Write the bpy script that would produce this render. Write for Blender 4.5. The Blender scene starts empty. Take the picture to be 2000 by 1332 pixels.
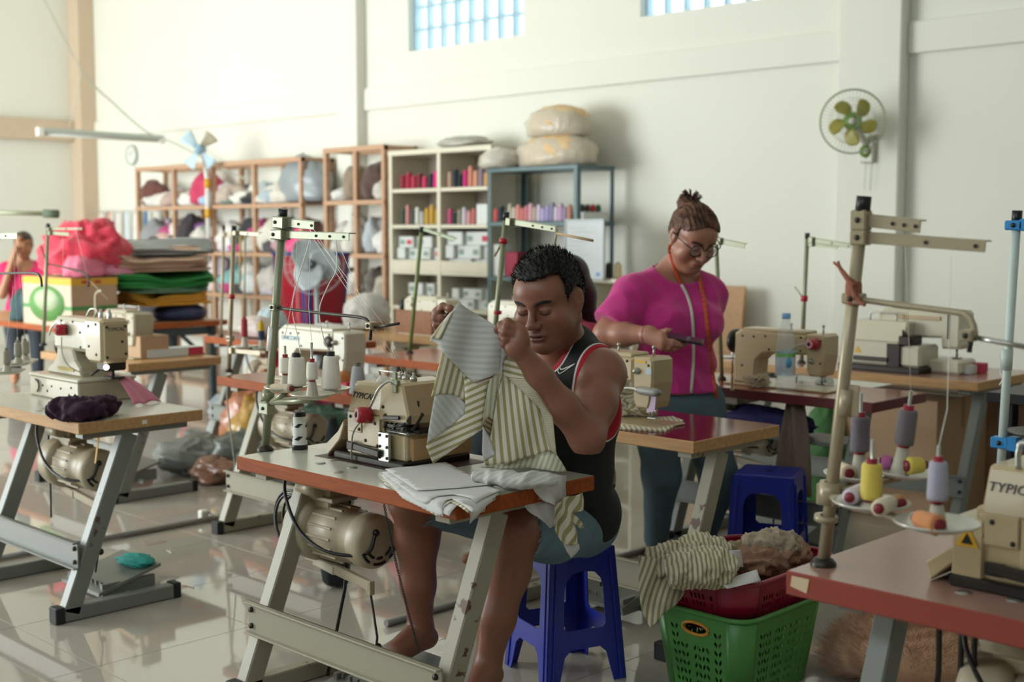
import bpy, math, random
import numpy as np
from mathutils import Vector, Matrix, noise as mnoise

random.seed(7)
SC = bpy.context.scene
COL = SC.collection
PI = math.pi

# ------------------------------------------------------------------ camera
FPX = 2480.0                     # focal length in pixels of a 2000 px wide frame
CAM_H = 1.42
PITCH = math.atan(216 / FPX)
AZ = math.radians(44.5)
_F = np.array([math.cos(AZ) * math.cos(PITCH), math.sin(AZ) * math.cos(PITCH), -math.sin(PITCH)])
_R = np.array([math.sin(AZ), -math.cos(AZ), 0.0])
_U = np.cross(_R, _F)
cam = bpy.data.cameras.new('camera')
cam.sensor_width = 36.0
cam.lens = 36.0 * FPX / 2000.0
cam.clip_start = 0.05
cam.dof.use_dof = True
cam.dof.focus_distance = 3.55
cam.dof.aperture_fstop = 2.9
cam_o = bpy.data.objects.new('camera', cam)
COL.objects.link(cam_o)
cam_o.matrix_world = Matrix(((_R[0], _U[0], -_F[0], 0), (_R[1], _U[1], -_F[1], 0), (_R[2], _U[2], -_F[2], CAM_H), (0, 0, 0, 1)))
SC.camera = cam_o

# ------------------------------------------------------------------ sky, lights, exposure
W = bpy.data.worlds.new('world'); SC.world = W; W.use_nodes = True
_bg = W.node_tree.nodes['Background']
_bg.inputs[0].default_value = (0.74, 0.90, 1.0, 1); _bg.inputs[1].default_value = 4.0
SC.view_settings.view_transform = 'Standard'
SC.view_settings.look = 'None'
SC.view_settings.gamma = 1.0
SC.view_settings.use_curve_mapping = False
SC.view_settings.exposure = -0.06
SC.cycles.use_denoising = True
SC.cycles.max_bounces = 8
SC.cycles.sample_clamp_indirect = 6.0

def area(name, loc, target, sx, sy, power, color):
    l = bpy.data.lights.new(name, 'AREA'); l.shape = 'RECTANGLE'; l.size = sx; l.size_y = sy
    l.energy = power; l.color = color
    o = bpy.data.objects.new(name, l); COL.objects.link(o); o.location = loc
    o.rotation_euler = (Vector(target) - Vector(loc)).to_track_quat('-Z', 'Y').to_euler()
    return o
# daylight entering by the roller door plus an added high fill lamp (both out of frame)
area('door_daylight', (-2.0, 11.3, 1.9), (4, 11.3, 1.9), 6.2, 3.3, 740, (0.97, 1.0, 0.97))
area('window_daylight', (-2.0, 2.0, 3.7), (4, 2.6, 1.0), 6.0, 0.9, 30, (0.93, 0.98, 1.0))

# ------------------------------------------------------------------ pixel to place helpers (2000 x 1332 frame)
_C = np.array([0, 0, CAM_H])
def _ray(px, py): return _F + _R * (px - 1000) / FPX + _U * (666 - py) / FPX
def onz(px, py, z): d = _ray(px, py); return Vector(_C + d * (z - CAM_H) / d[2])
def onx(px, py, x): d = _ray(px, py); return Vector(_C + d * x / d[0])
def ony(px, py, y): d = _ray(px, py); return Vector(_C + d * y / d[1])
def dep(px, py, D): return Vector(_C + _ray(px, py) * D)
def depth_of(p): return float((np.array(p) - _C) @ _F)

# ------------------------------------------------------------------ materials
def lin(h):
    h = h.lstrip('#')
    o = []
    for i in (0, 2, 4):
        c = int(h[i:i + 2], 16) / 255
        o.append(c / 12.92 if c <= 0.04045 else ((c + 0.055) / 1.055) ** 2.4)
    return tuple(o) + (1.0,)
MATS = {}
def _new(name):
    m = bpy.data.materials.new(name); m.use_nodes = True
    nt = m.node_tree
    return m, nt, nt.nodes['Principled BSDF']
def _noise(nt, scale, detail=3, coord='Object', stretch=None):
    tc = nt.nodes.new('ShaderNodeTexCoord'); n = nt.nodes.new('ShaderNodeTexNoise')
    n.inputs['Scale'].default_value = scale; n.inputs['Detail'].default_value = detail
    src = tc.outputs[coord]
    if stretch:
        mp = nt.nodes.new('ShaderNodeMapping'); mp.inputs['Scale'].default_value = stretch
        nt.links.new(src, mp.inputs[0]); src = mp.outputs[0]
    nt.links.new(src, n.inputs['Vector'])
    return n
def plain(name, col, rough=0.5, metal=0.0, var=0.0, vscale=8.0, bump=0.0, bscale=60.0, spec=0.5, sheen=0.0, coat=0.0, sub=0.0, stretch=None):
    if name in MATS: return MATS[name]
    m, nt, b = _new(name)
    c = lin(col)
    b.inputs['Base Color'].default_value = c
    b.inputs['Roughness'].default_value = rough
    b.inputs['Metallic'].default_value = metal
    b.inputs['Specular IOR Level'].default_value = spec
    if sheen: b.inputs['Sheen Weight'].default_value = sheen
    if coat: b.inputs['Coat Weight'].default_value = coat
    if sub:
        b.inputs['Subsurface Weight'].default_value = sub
        b.inputs['Subsurface Radius'].default_value = (0.02, 0.008, 0.004)
    if var:
        n = _noise(nt, vscale, 4, stretch=stretch)
        r = nt.nodes.new('ShaderNodeMixRGB')
        r.inputs[1].default_value = tuple(x * (1 - var) for x in c[:3]) + (1,)
        r.inputs[2].default_value = tuple(min(1, x * (1 + var)) for x in c[:3]) + (1,)
        nt.links.new(n.outputs['Fac'], r.inputs[0]); nt.links.new(r.outputs[0], b.inputs['Base Color'])
    if bump:
        n2 = _noise(nt, bscale, 3)
        bp = nt.nodes.new('ShaderNodeBump'); bp.inputs['Strength'].default_value = bump; bp.inputs['Distance'].default_value = 0.01
        nt.links.new(n2.outputs['Fac'], bp.inputs['Height']); nt.links.new(bp.outputs[0], b.inputs['Normal'])
    MATS[name] = m
    return m
def chipped(name, col, rust='#5a3a28', rough=0.45, amount=0.36, scale=26.0, metal=0.0):
    """painted metal with small worn-through chips"""
    if name in MATS: return MATS[name]
    m, nt, b = _new(name)
    n = _noise(nt, scale, 6); n3 = _noise(nt, 5.0, 3)
    mul = nt.nodes.new('ShaderNodeMath'); mul.operation = 'MULTIPLY'
    nt.links.new(n.outputs['Fac'], mul.inputs[0]); nt.links.new(n3.outputs['Fac'], mul.inputs[1])
    rp = nt.nodes.new('ShaderNodeValToRGB')
    rp.color_ramp.elements[0].position = amount; rp.color_ramp.elements[0].color = lin(col)
    rp.color_ramp.elements[1].position = amount + 0.03; rp.color_ramp.elements[1].color = lin(rust)
    nt.links.new(mul.outputs[0], rp.inputs[0]); nt.links.new(rp.outputs[0], b.inputs['Base Color'])
    b.inputs['Roughness'].default_value = rough; b.inputs['Metallic'].default_value = metal
    MATS[name] = m
    return m
def wood(name, c1, c2, rough=0.45, scale=7.0, stretch=(1, 9, 9)):
    if name in MATS: return MATS[name]
    m, nt, b = _new(name)
    n = _noise(nt, scale, 6, stretch=stretch)
    rp = nt.nodes.new('ShaderNodeValToRGB')
    rp.color_ramp.elements[0].position = 0.35; rp.color_ramp.elements[0].color = lin(c1)
    rp.color_ramp.elements[1].position = 0.65; rp.color_ramp.elements[1].color = lin(c2)
    nt.links.new(n.outputs['Fac'], rp.inputs[0]); nt.links.new(rp.outputs[0], b.inputs['Base Color'])
    b.inputs['Roughness'].default_value = rough; b.inputs['Specular IOR Level'].default_value = .25
    MATS[name] = m
    return m
def stripes(name, ca, cb, per=0.02, duty=0.5, rough=0.85, soft=0.04, attr='UVMap'):
    """woven stripes that run along V; U is in metres"""
    if name in MATS: return MATS[name]
    m, nt, b = _new(name)
    uv = nt.nodes.new('ShaderNodeUVMap'); uv.uv_map = attr
    sp = nt.nodes.new('ShaderNodeSeparateXYZ'); nt.links.new(uv.outputs[0], sp.inputs[0])
    d = nt.nodes.new('ShaderNodeMath'); d.operation = 'DIVIDE'; d.inputs[1].default_value = per
    nt.links.new(sp.outputs[0], d.inputs[0])
    fr = nt.nodes.new('ShaderNodeMath'); fr.operation = 'FRACT'; nt.links.new(d.outputs[0], fr.inputs[0])
    rp = nt.nodes.new('ShaderNodeValToRGB'); e = rp.color_ramp.elements
    e[0].position = 0.0; e[0].color = lin(ca)
    e[1].position = duty - soft; e[1].color = lin(ca)
    x = e.new(duty); x.color = lin(cb)
    x = e.new(1.0 - soft); x.color = lin(cb)
    x = e.new(1.0); x.color = lin(ca)
    nt.links.new(fr.outputs[0], rp.inputs[0]); nt.links.new(rp.outputs[0], b.inputs['Base Color'])
    b.inputs['Roughness'].default_value = rough
    b.inputs['Sheen Weight'].default_value = 0.15
    MATS[name] = m
    return m
def vcol(name, rough=0.5, spec=0.5, bump=0.0, bscale=120.0, sub=0.0, attr='tint', sheen=0.0):
    """colour comes from the mesh's own 'tint' attribute (true local colours: lips, brows, dyed cloth)"""
    if name in MATS: return MATS[name]
    m, nt, b = _new(name)
    a = nt.nodes.new('ShaderNodeAttribute'); a.attribute_name = attr
    nt.links.new(a.outputs['Color'], b.inputs['Base Color'])
    b.inputs['Roughness'].default_value = rough; b.inputs['Specular IOR Level'].default_value = spec
    if sheen: b.inputs['Sheen Weight'].default_value = sheen
    if sub:
        b.inputs['Subsurface Weight'].default_value = sub; b.inputs['Subsurface Radius'].default_value = (0.015, 0.006, 0.003)
    if bump:
        n2 = _noise(nt, bscale, 3)
        bp = nt.nodes.new('ShaderNodeBump'); bp.inputs['Strength'].default_value = bump; bp.inputs['Distance'].default_value = 0.004
        nt.links.new(n2.outputs['Fac'], bp.inputs['Height']); nt.links.new(bp.outputs[0], b.inputs['Normal'])
    MATS[name] = m
    return m
def clear(name, col, rough=0.1, alpha=0.4, bump=0.0, bscale=30.0):
    """thin clear or milky plastic"""
    if name in MATS: return MATS[name]
    m, nt, b = _new(name)
    b.inputs['Base Color'].default_value = lin(col); b.inputs['Roughness'].default_value = rough
    b.inputs['Specular IOR Level'].default_value = 0.7
    tr = nt.nodes.new('ShaderNodeBsdfTransparent'); mx = nt.nodes.new('ShaderNodeMixShader')
    mx.inputs[0].default_value = alpha
    nt.links.new(tr.outputs[0], mx.inputs[1]); nt.links.new(b.outputs[0], mx.inputs[2])
    nt.links.new(mx.outputs[0], nt.nodes['Material Output'].inputs[0])
    if bump:
        n2 = _noise(nt, bscale, 3)
        bp = nt.nodes.new('ShaderNodeBump'); bp.inputs['Strength'].default_value = bump; bp.inputs['Distance'].default_value = 0.03
        nt.links.new(n2.outputs['Fac'], bp.inputs['Height']); nt.links.new(bp.outputs[0], b.inputs['Normal'])
    MATS[name] = m
    return m

# ------------------------------------------------------------------ mesh builder
def rot(ax, ay, az):
    return (Matrix.Rotation(az, 3, 'Z') @ Matrix.Rotation(ay, 3, 'Y') @ Matrix.Rotation(ax, 3, 'X'))
def _frame(d):
    d = Vector(d).normalized()
    up = Vector((0, 0, 1)) if abs(d.z) < 0.9 else Vector((1, 0, 0))
    a = d.cross(up).normalized(); b = a.cross(d).normalized()
    return a, b
class MB:
    def __init__(self): self.v = []; self.f = []; self.m = []; self.sm = []; self.uv = None; self.tint = None
    def add(self, vs, fs, smooth=False, mi=0):
        n = len(self.v); self.v.extend(tuple(p) for p in vs)
        for q in fs: self.f.append(tuple(i + n for i in q)); self.m.append(mi); self.sm.append(smooth)
        return self
    def box(self, a, b, bev=0.0, mi=0, top=None, R=None, C=None):
        """box from corner a to corner b; chamfered by bev; optional own material on its top; R rotates about C"""
        x0, y0, z0 = (min(a[i], b[i]) for i in range(3)); x1, y1, z1 = (max(a[i], b[i]) for i in range(3))
        if not bev:
            vs = [(x0, y0, z0), (x1, y0, z0), (x1, y1, z0), (x0, y1, z0), (x0, y0, z1), (x1, y0, z1), (x1, y1, z1), (x0, y1, z1)]
            fs = [(0, 3, 2, 1), (4, 5, 6, 7), (0, 1, 5, 4), (1, 2, 6, 5), (2, 3, 7, 6), (3, 0, 4, 7)]
            tf = [1]
        else:
            e = min(bev, (x1 - x0) * .49, (y1 - y0) * .49, (z1 - z0) * .49)
            vs = []; idx = {}
            for sx in (0, 1):
                for sy in (0, 1):
                    for sz in (0, 1):
                        for ax in range(3):
                            p = [x1 if sx else x0, y1 if sy else y0, z1 if sz else z0]
                            for k, s in enumerate((sx, sy, sz)):
                                if k != ax: p[k] += -e if s else e
                            idx[(sx, sy, sz, ax)] = len(vs); vs.append(p)
            fs = []; I = idx
            for ax in range(3):
                o = [(0, 0), (1, 0), (1, 1), (0, 1)]
                for s in (0, 1):
                    q = []
                    for u, w in o:
                        k = [0, 0, 0]; k[ax] = s; k[(ax + 1) % 3] = u; k[(ax + 2) % 3] = w
                        q.append(I[(k[0], k[1], k[2], ax)])
                    fs.append(tuple(q) if s else tuple(reversed(q)))
            tf = [5]
            for ax in range(3):
                b1, b2 = (ax + 1) % 3, (ax + 2) % 3
                for u in (0, 1):
                    for w in (0, 1):
                        k0 = [0, 0, 0]; k0[b1] = u; k0[b2] = w; k1 = list(k0); k1[ax] = 1
                        q = (I[(*k0, b1)], I[(*k1, b1)], I[(*k1, b2)], I[(*k0, b2)])
                        fs.append(q if (u ^ w) else tuple(reversed(q)))
            for sx in (0, 1):
                for sy in (0, 1):
                    for sz in (0, 1):
                        q = (I[(sx, sy, sz, 0)], I[(sx, sy, sz, 1)], I[(sx, sy, sz, 2)])
                        fs.append(q if (sx + sy + sz) % 2 else tuple(reversed(q)))
        if R is not None:
            c = Vector(C) if C is not None else Vector(((x0 + x1) / 2, (y0 + y1) / 2, (z0 + z1) / 2))
            vs = [tuple(R @ (Vector(p) - c) + c) for p in vs]
        self.add(vs, fs, False, mi)
        if top is not None:
            for t in tf: self.m[len(self.m) - len(fs) + t] = top
        return self
    def bar(self, p, q, w, h, bev=0.0, mi=0, roll=None):
        """rectangular bar from p to q, w wide (sideways), h high"""
        p = Vector(p); q = Vector(q); d = q - p; L = d.length
        a, b = _frame(d)
        if roll is not None:
            b = (Vector(roll) - Vector(roll).dot(d.normalized()) * d.normalized()).normalized(); a = d.normalized().cross(b)
        R = Matrix((a, d.normalized(), b)).transposed()
        c = (p + q) / 2
        t = MB(); t.box((-w / 2, -L / 2, -h / 2), (w / 2, L / 2, h / 2), bev)
        self.add([R @ Vector(v) + c for v in t.v], t.f, False, mi)
        return self
    def tube(self, path, r, n=8, caps=True, mi=0, smooth=True):
        P = [Vector(p) for p in path]; k = len(P)
        rr = r if isinstance(r, (list, tuple)) else [r] * k
        vs = []; fs = []
        pa = None
        for i in range(k):
            d = (P[min(i + 1, k - 1)] - P[max(i - 1, 0)])
            if d.length < 1e-9: d = Vector((0, 0, 1))
            d.normalize()
            if pa is None: a, b = _frame(d)
            else:
                a = pa - d * pa.dot(d)
                if a.length < 1e-6: a, b = _frame(d)
                a.normalize(); b = a.cross(d)
            pa = a
            for j in range(n):
                t = 2 * PI * j / n
                vs.append(P[i] + (a * math.cos(t) + b * math.sin(t)) * rr[i])
        for i in range(k - 1):
            for j in range(n):
                j2 = (j + 1) % n
                fs.append((i * n + j, (i + 1) * n + j, (i + 1) * n + j2, i * n + j2))
        self.add(vs, fs, smooth, mi)
        if caps:
            m = len(self.v) - k * n
            self.f.append(tuple(m + j for j in range(n))); self.m.append(mi); self.sm.append(False)
            self.f.append(tuple(m + (k - 1) * n + j for j in reversed(range(n)))); self.m.append(mi); self.sm.append(False)
        return self
    def lathe(self, prof, n=20, M=None, mi=0, smooth=True, o=(0, 0, 0), axis=(0, 0, 1)):
        """profile of (radius, height) turned about an axis through o"""
        ax = Vector(axis).normalized(); o = Vector(o)
        if abs(ax.z) > 0.999: a, b = Vector((1, 0, 0)), Vector((0, 1, 0)) * (1 if ax.z > 0 else -1)
        else: a, b = _frame(ax); b = ax.cross(a)
        vs = []; fs = []; k = len(prof)
        for (r, z) in prof:
            for j in range(n):
                t = 2 * PI * j / n
                vs.append(o + ax * z + (a * math.cos(t) + b * math.sin(t)) * max(r, 1e-5))
        for i in range(k - 1):
            for j in range(n):
                j2 = (j + 1) % n
                fs.append((i * n + j, i * n + j2, (i + 1) * n + j2, (i + 1) * n + j))
        self.add(vs, fs, smooth, mi)
        return self
    def prism(self, poly, d0, d1, plane='xz', mi=0, bev=0.0):
        """polygon (counter clockwise) extruded between d0 and d1 along the third axis"""
        n = len(poly)
        def P(u, w, d): return {'xz': (u, d, w), 'xy': (u, w, d), 'yz': (d, u, w)}[plane]
        if bev:
            cx = sum(p[0] for p in poly) / n; cz = sum(p[1] for p in poly) / n
            ins = []
            for i in range(n):
                p0, p1, p2 = Vector(poly[i - 1]), Vector(poly[i]), Vector(poly[(i + 1) % n])
                e1 = (p1 - p0).normalized(); e2 = (p2 - p1).normalized()
                n1 = Vector((-e1.y, e1.x)); n2 = Vector((-e2.y, e2.x)); m = n1 + n2
                m = m / max(0.35, m.length_squared / 2 * 1.0) if m.length > 1e-6 else n1
                ins.append(p1 + m * bev)
            rings = [[P(p[0], p[1], d0) for p in ins], [P(p[0], p[1], d0 + (bev if d1 > d0 else -bev)) for p in poly],
                     [P(p[0], p[1], d1 - (bev if d1 > d0 else -bev)) for p in poly], [P(p[0], p[1], d1) for p in ins]]
        else:
            rings = [[P(p[0], p[1], d0) for p in poly], [P(p[0], p[1], d1) for p in poly]]
        vs = [v for r in rings for v in r]; fs = []
        for k in range(len(rings) - 1):
            for i in range(n):
                j = (i + 1) % n
                fs.append((k * n + i, k * n + j, (k + 1) * n + j, (k + 1) * n + i))
        fs.append(tuple(reversed(range(n)))); fs.append(tuple((len(rings) - 1) * n + i for i in range(n)))
        self.add(vs, fs, False, mi)
        return self
    def grid(self, nu, nv, fn, mi=0, smooth=True, uvf=None, thick=0.0):
        """sheet of nu x nv cells; fn(u, v) -> point; thick gives it a second side"""
        vs = []; fs = []; uv = []
        for i in range(nu + 1):
            for j in range(nv + 1):
                u, v = i / nu, j / nv
                vs.append(Vector(fn(u, v))); uv.append(uvf(u, v) if uvf else (u, v))
        w = nv + 1
        for i in range(nu):
            for j in range(nv):
                fs.append((i * w + j, (i + 1) * w + j, (i + 1) * w + j + 1, i * w + j + 1))
        if thick:
            N = len(vs); nr = []
            for i in range(nu + 1):
                for j in range(nv + 1):
                    a = vs[min(i + 1, nu) * w + j] - vs[max(i - 1, 0) * w + j]; b = vs[i * w + min(j + 1, nv)] - vs[i * w + max(j - 1, 0)]
                    q = a.cross(b); nr.append(q.normalized() if q.length > 1e-12 else Vector((0, 0, 1)))
            vs = vs + [vs[k] - nr[k] * thick for k in range(N)]; uv = uv + uv
            fs = fs + [tuple(N + k for k in reversed(q)) for q in fs]
            ring = [i * w for i in range(nu + 1)] + [nu * w + j for j in range(1, nv + 1)] + [i * w + nv for i in range(nu - 1, -1, -1)] + [j for j in range(nv - 1, 0, -1)]
            for k in range(len(ring)):
                p, q = ring[k], ring[(k + 1) % len(ring)]
                fs.append((p, p + N, q + N, q))
        if self.uv is None: self.uv = [(0, 0)] * len(self.v)
        self.uv.extend(uv)
        return self.add(vs, fs, smooth, mi)
    def ball(self, c, r, n=12, k=8, mi=0, R=None):
        vs = []; fs = []; c = Vector(c); r = (r, r, r) if not isinstance(r, (tuple, list)) else r
        for i in range(k + 1):
            t = PI * i / k
            for j in range(n):
                p = 2 * PI * j / n
                q = Vector((r[0] * math.sin(t) * math.cos(p), r[1] * math.sin(t) * math.sin(p), r[2] * math.cos(t)))
                vs.append((R @ q if R is not None else q) + c)
        for i in range(k):
            for j in range(n):
                j2 = (j + 1) % n
                fs.append((i * n + j, (i + 1) * n + j, (i + 1) * n + j2, i * n + j2))
        return self.add(vs, fs, True, mi)
    def shift(self, d):
        d = Vector(d); self.v = [tuple(Vector(p) - d) for p in self.v]; return self
    def xf(self, fn):
        self.v = [tuple(fn(Vector(p))) for p in self.v]; return self
    def mesh(self, name, mats):
        me = bpy.data.meshes.new(name)
        me.from_pydata([tuple(p) for p in self.v], [], self.f)
        for m in mats: me.materials.append(m)
        me.polygons.foreach_set('material_index', self.m)
        me.polygons.foreach_set('use_smooth', self.sm)
        if self.uv is not None:
            uvs = list(self.uv) + [(0, 0)] * (len(self.v) - len(self.uv))
            L = me.uv_layers.new(name='UVMap'); vi = np.empty(len(me.loops), dtype=np.int32); me.loops.foreach_get('vertex_index', vi)
            L.data.foreach_set('uv', np.asarray(uvs, dtype=np.float32)[vi].ravel())
        if self.tint is not None:
            at = me.color_attributes.new('tint', 'FLOAT_COLOR', 'POINT'); at.data.foreach_set('color', np.asarray(self.tint, dtype=np.float32).ravel())
        me.update()
        return me
def obj(name, mb, mats, parent=None, loc=None, label=None):
    """link a builder (or a mesh) as ONE object"""
    if not isinstance(mats, (list, tuple)): mats = [mats]
    me = mb.mesh(name, mats) if isinstance(mb, MB) else mb
    o = bpy.data.objects.new(name, me); COL.objects.link(o)
    if parent is not None: o.parent = parent
    if loc is not None: o.location = loc
    if label: o['label'] = label
    return o
def tag(o, label, cat, group=None):
    o['label'] = label; o['category'] = cat
    if group: o['group'] = group
    return o
def thing(name, label, cat, loc=(0, 0, 0), rz=0.0, group=None):
    o = bpy.data.objects.new(name, None); COL.objects.link(o); o.empty_display_size = 0.05
    o.location = loc; o.rotation_euler = (0, 0, rz)
    return tag(o, label, cat, group)
def single(name, mb, mats, label, cat, loc=None, group=None, rz=0.0):
    o = obj(name, mb, mats, None, loc); o.rotation_euler = (0, 0, rz)
    return tag(o, label, cat, group)
def struct(name, mb, mats, parent=None):
    o = obj(name, mb, mats, parent)
    if parent is None: o['kind'] = 'structure'
    return o
def dup(root, loc, rz=None, label=None, group=None, mats=None):
    """copy a thing with copies of its parts and sub-parts"""
    def cp(o, par):
        c = o.copy(); COL.objects.link(c); c.parent = par
        for ch in o.children: cp(ch, c)
        return c
    r = cp(root, None); r.location = loc
    if rz is not None: r.rotation_euler = (0, 0, rz)
    if label: r['label'] = label
    if group: r['group'] = group
    return r
def text_mesh(s, size, depth=0.0008, shear=0.0, space=1.0):
    cu = bpy.data.curves.new('lettering', 'FONT'); cu.body = s; cu.size = size; cu.extrude = depth; cu.shear = shear
    cu.space_character = space; cu.align_x = 'CENTER'; cu.align_y = 'CENTER'; cu.resolution_u = 3
    o = bpy.data.objects.new('tmp', cu); COL.objects.link(o)
    dg = bpy.context.evaluated_depsgraph_get(); me = bpy.data.meshes.new_from_object(o.evaluated_get(dg))
    bpy.data.objects.remove(o); bpy.data.curves.remove(cu)
    return me
def lettering(s, size, mat, parent, loc, rotm, **k):
    me = text_mesh(s, size, **k); me.materials.clear(); me.materials.append(mat)
    M = rotm.to_4x4() if len(rotm) == 3 else rotm
    me.transform(Matrix.Translation(Vector(loc)) @ M)
    return obj('lettering', me, [mat], parent)
def arc(c, r, t0, t1, n, plane='xz'):
    o = []
    for i in range(n + 1):
        t = t0 + (t1 - t0) * i / n
        u, w = r * math.cos(t), r * math.sin(t)
        o.append(Vector(c) + (Vector((u, 0, w)) if plane == 'xz' else Vector((u, w, 0)) if plane == 'xy' else Vector((0, u, w))))
    return o
def bez(pts, n=16):
    """smooth curve through points (Catmull-Rom)"""
    P = [Vector(p) for p in pts]; out = []
    P = [P[0] * 2 - P[1]] + P + [P[-1] * 2 - P[-2]]
    m = len(P) - 3
    for i in range(m):
        for k in range(n):
            t = k / n; a, b, c, d = P[i:i + 4]
            out.append(0.5 * ((2 * b) + (c - a) * t + (2 * a - 5 * b + 4 * c - d) * t * t + (3 * b - a - 3 * c + d) * t ** 3))
    out.append(P[-2].copy())
    return out
RAZ = -PI / 2       # stations: local X runs right along the table, local Y away from the camera
# ================================================================== THE ROOM
WX, WY = 8.0, 15.6          # back wall plane, left wall plane
m_wall = plain('wall_paint', '#e0dfd4', 0.85, var=0.03, vscale=0.8, bump=0.05, bscale=40)
m_beige = plain('beige_paint', '#c9b49c', 0.8, var=0.03)
m_tile = plain('floor_tile', '#b4aca1', 0.035, var=0.03, vscale=1.6, spec=0.65)
m_grout = plain('grout', '#9d9486', 0.5)
# floor: slab below, polished tiles on it
fl = struct('floor', MB().box((-2.2, -5, -0.12), (WX, WY, -0.011)), m_grout)
TS = 0.6
cand = []
for i in range(-4, 14):
    for j in range(-9, 27):
        x, y = i * TS + 0.13, j * TS + 0.2
        x2, y2 = min(x + TS, WX), min(y + TS, WY)
        if x2 <= -2.2 or y2 <= -5 or x >= WX or y >= WY: continue
        c = np.array([(x + x2) / 2, (y + y2) / 2, 0]) - _C; dd = c @ _F
        vis = dd > 0.5 and abs((c @ _R) / dd) < 0.47 and (c @ _U) / dd > -0.36
        cand.append((dd if vis else 1e3 + dd, max(x, -2.2), max(y, -5), x2, y2, vis))
cand.sort()
far = MB(); ntile = 0
tile_me = MB().box((0.001, 0.001, -0.012), (TS - 0.001, TS - 0.001, 0), 0.001).mesh('tile', [m_tile])
for d, x, y, x2, y2, vis in cand:
    if vis and ntile < 170 and abs(x2 - x - TS) < 1e-6 and abs(y2 - y - TS) < 1e-6:
        obj('tile', tile_me, [m_tile], fl, (x, y, 0)); ntile += 1
    else:
        far.box((x + .001, y + .001, -0.012), (x2 - .001, y2 - .001, 0))
o = obj('far_tiles', far, m_tile, fl); o['kind'] = 'stuff'

# back wall with two glass-block windows
SILL, HEAD = 3.10, 3.72
wins = [(7.73, 9.23), (4.55, 6.44)]
wb = MB()
wb.box((WX, -5, -0.12), (WX + 0.2, WY + .2, SILL))
wb.box((WX, -5, HEAD), (WX + 0.2, WY + .2, 5.3))
ys = [-5] + [v for a, b in sorted(wins) for v in (a, b)] + [WY + .2]
for k in range(0, len(ys), 2): wb.box((WX, ys[k], SILL), (WX + 0.2, ys[k + 1], HEAD))
struct('wall_back', wb, m_wall)
m_block = clear('glass_block', '#dff2f8', 0.12, 0.25, bump=0.15, bscale=20)
m_mortar = plain('block_mortar', '#a9c3cc', 0.8)
for k, (a, b) in enumerate(wins):
    n = 8 if k == 0 else 10; st = (b - a) / n; rows = 3; hh = (HEAD - SILL) / rows
    fr = MB()
    for i in range(n + 1): fr.box((WX + .07, a + i * st - .008, SILL), (WX + .15, a + i * st + .008, HEAD))
    for r in range(rows + 1): fr.box((WX + .071, a, SILL + r * hh - .008), (WX + .149, b, SILL + r * hh + .008))
    w = struct('window_%d' % (k + 1), fr, m_mortar)
    bm = MB().box((0, .009, .009), (.08, st - .009, hh - .009), 0.012).mesh('glass_block', [m_block])
    for i in range(n):
        for r in range(rows): obj('glass_block', bm, [m_block], w, (WX + .07, a + i * st, SILL + r * hh))
# ring beam, flush with the columns' upper part
tb = MB()
for a, b in ((-5, 4.141), (4.605, 9.87), (10.194, WY - .28)): tb.box((WX - 0.035, a, 2.59), (WX, b, 2.80), 0.006)
struct('trim_1', tb, m_wall)
struct('trim_2', MB().box((WX - 0.12, 4.141, 0), (WX, 4.605, 5.3), 0.008), m_wall)         # column with the green fan
struct('trim_3', MB().box((WX - 0.12, 9.87, 0), (WX, 10.194, 5.3), 0.008), m_wall)        # column behind the racks
# left wall with its beige column and beam
struct('wall_left', MB().box((-2.2, WY, -0.12), (WX + .2, WY + .2, 5.3)), m_wall)
struct('trim_4', MB().box((7.78, WY - 0.28, 0), (WX, WY, 5.3), 0.008), m_beige)
struct('trim_5', MB().box((-2.2, WY - 0.12, 2.55), (7.78, WY, 2.81), 0.008), m_beige)
# front wall (behind the camera) with the roller door and an added high opening for the fill lamp, right wall, ceiling: all out of frame
fw = MB()
fw.box((-2.4, -5, -0.12), (-2.2, 8.2, 3.2)); fw.box((-2.4, -5, 4.2), (-2.2, WY, 5.3)); fw.box((-2.4, 5.1, 3.2), (-2.2, 8.2, 4.2))
fw.box((-2.4, 14.4, -0.12), (-2.2, WY, 4.2)); fw.box((-2.4, 8.2, 3.6), (-2.2, 14.4, 4.2)); fw.box((-2.4, -5, 3.2), (-2.2, -1.1, 4.2))
struct('wall_front', fw, m_wall)
struct('wall_right', MB().box((-2.4, -5.2, -0.12), (WX + .2, -5, 5.3)), m_wall)
struct('ceiling', MB().box((-2.4, -5.2, 5.3), (WX + .2, WY + .2, 5.4)), m_wall)
# ================================================================== SEWING STATIONS
TZ = 0.73                    # table top height
m_cream = plain('laminate_cream', '#bdbcae', 0.22, var=0.05, vscale=12, spec=0.6)
m_red = plain('laminate_dark_red', '#6b1f24', 0.14, var=0.08, vscale=10, spec=0.4)
m_brown = plain('laminate_brown', '#9a5a45', 0.18, var=0.06, vscale=8, spec=0.6)
m_rose = plain('laminate_rose', '#a67f72', 0.2, var=0.05, vscale=9, spec=0.6)
m_lam_wood = wood('laminate_wood', '#b98a58', '#c99a68', 0.3)
m_edge_red = wood('edge_red_wood', '#8a4018', '#a3501f', 0.6)
m_edge_tan = wood('edge_tan_wood', '#b0865a', '#c0986a', 0.55)
m_edge_dark = plain('edge_dark_red', '#5e1c20', 0.4, var=0.1)
m_edge_brick = plain('edge_brick', '#8d3a2c', 0.45, var=0.08)
m_leg_grey = chipped('leg_grey_paint', '#7d807a', '#5b4a3c', 0.4, 0.40)
m_leg_cream = chipped('leg_cream_paint', '#a09a86', '#5a3a28', 0.45, 0.385)
m_rubber = plain('black_rubber', '#1c1f20', 0.6)
m_motor = plain('motor_enamel', '#b3a68c', 0.4, var=0.05, vscale=20)
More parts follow.
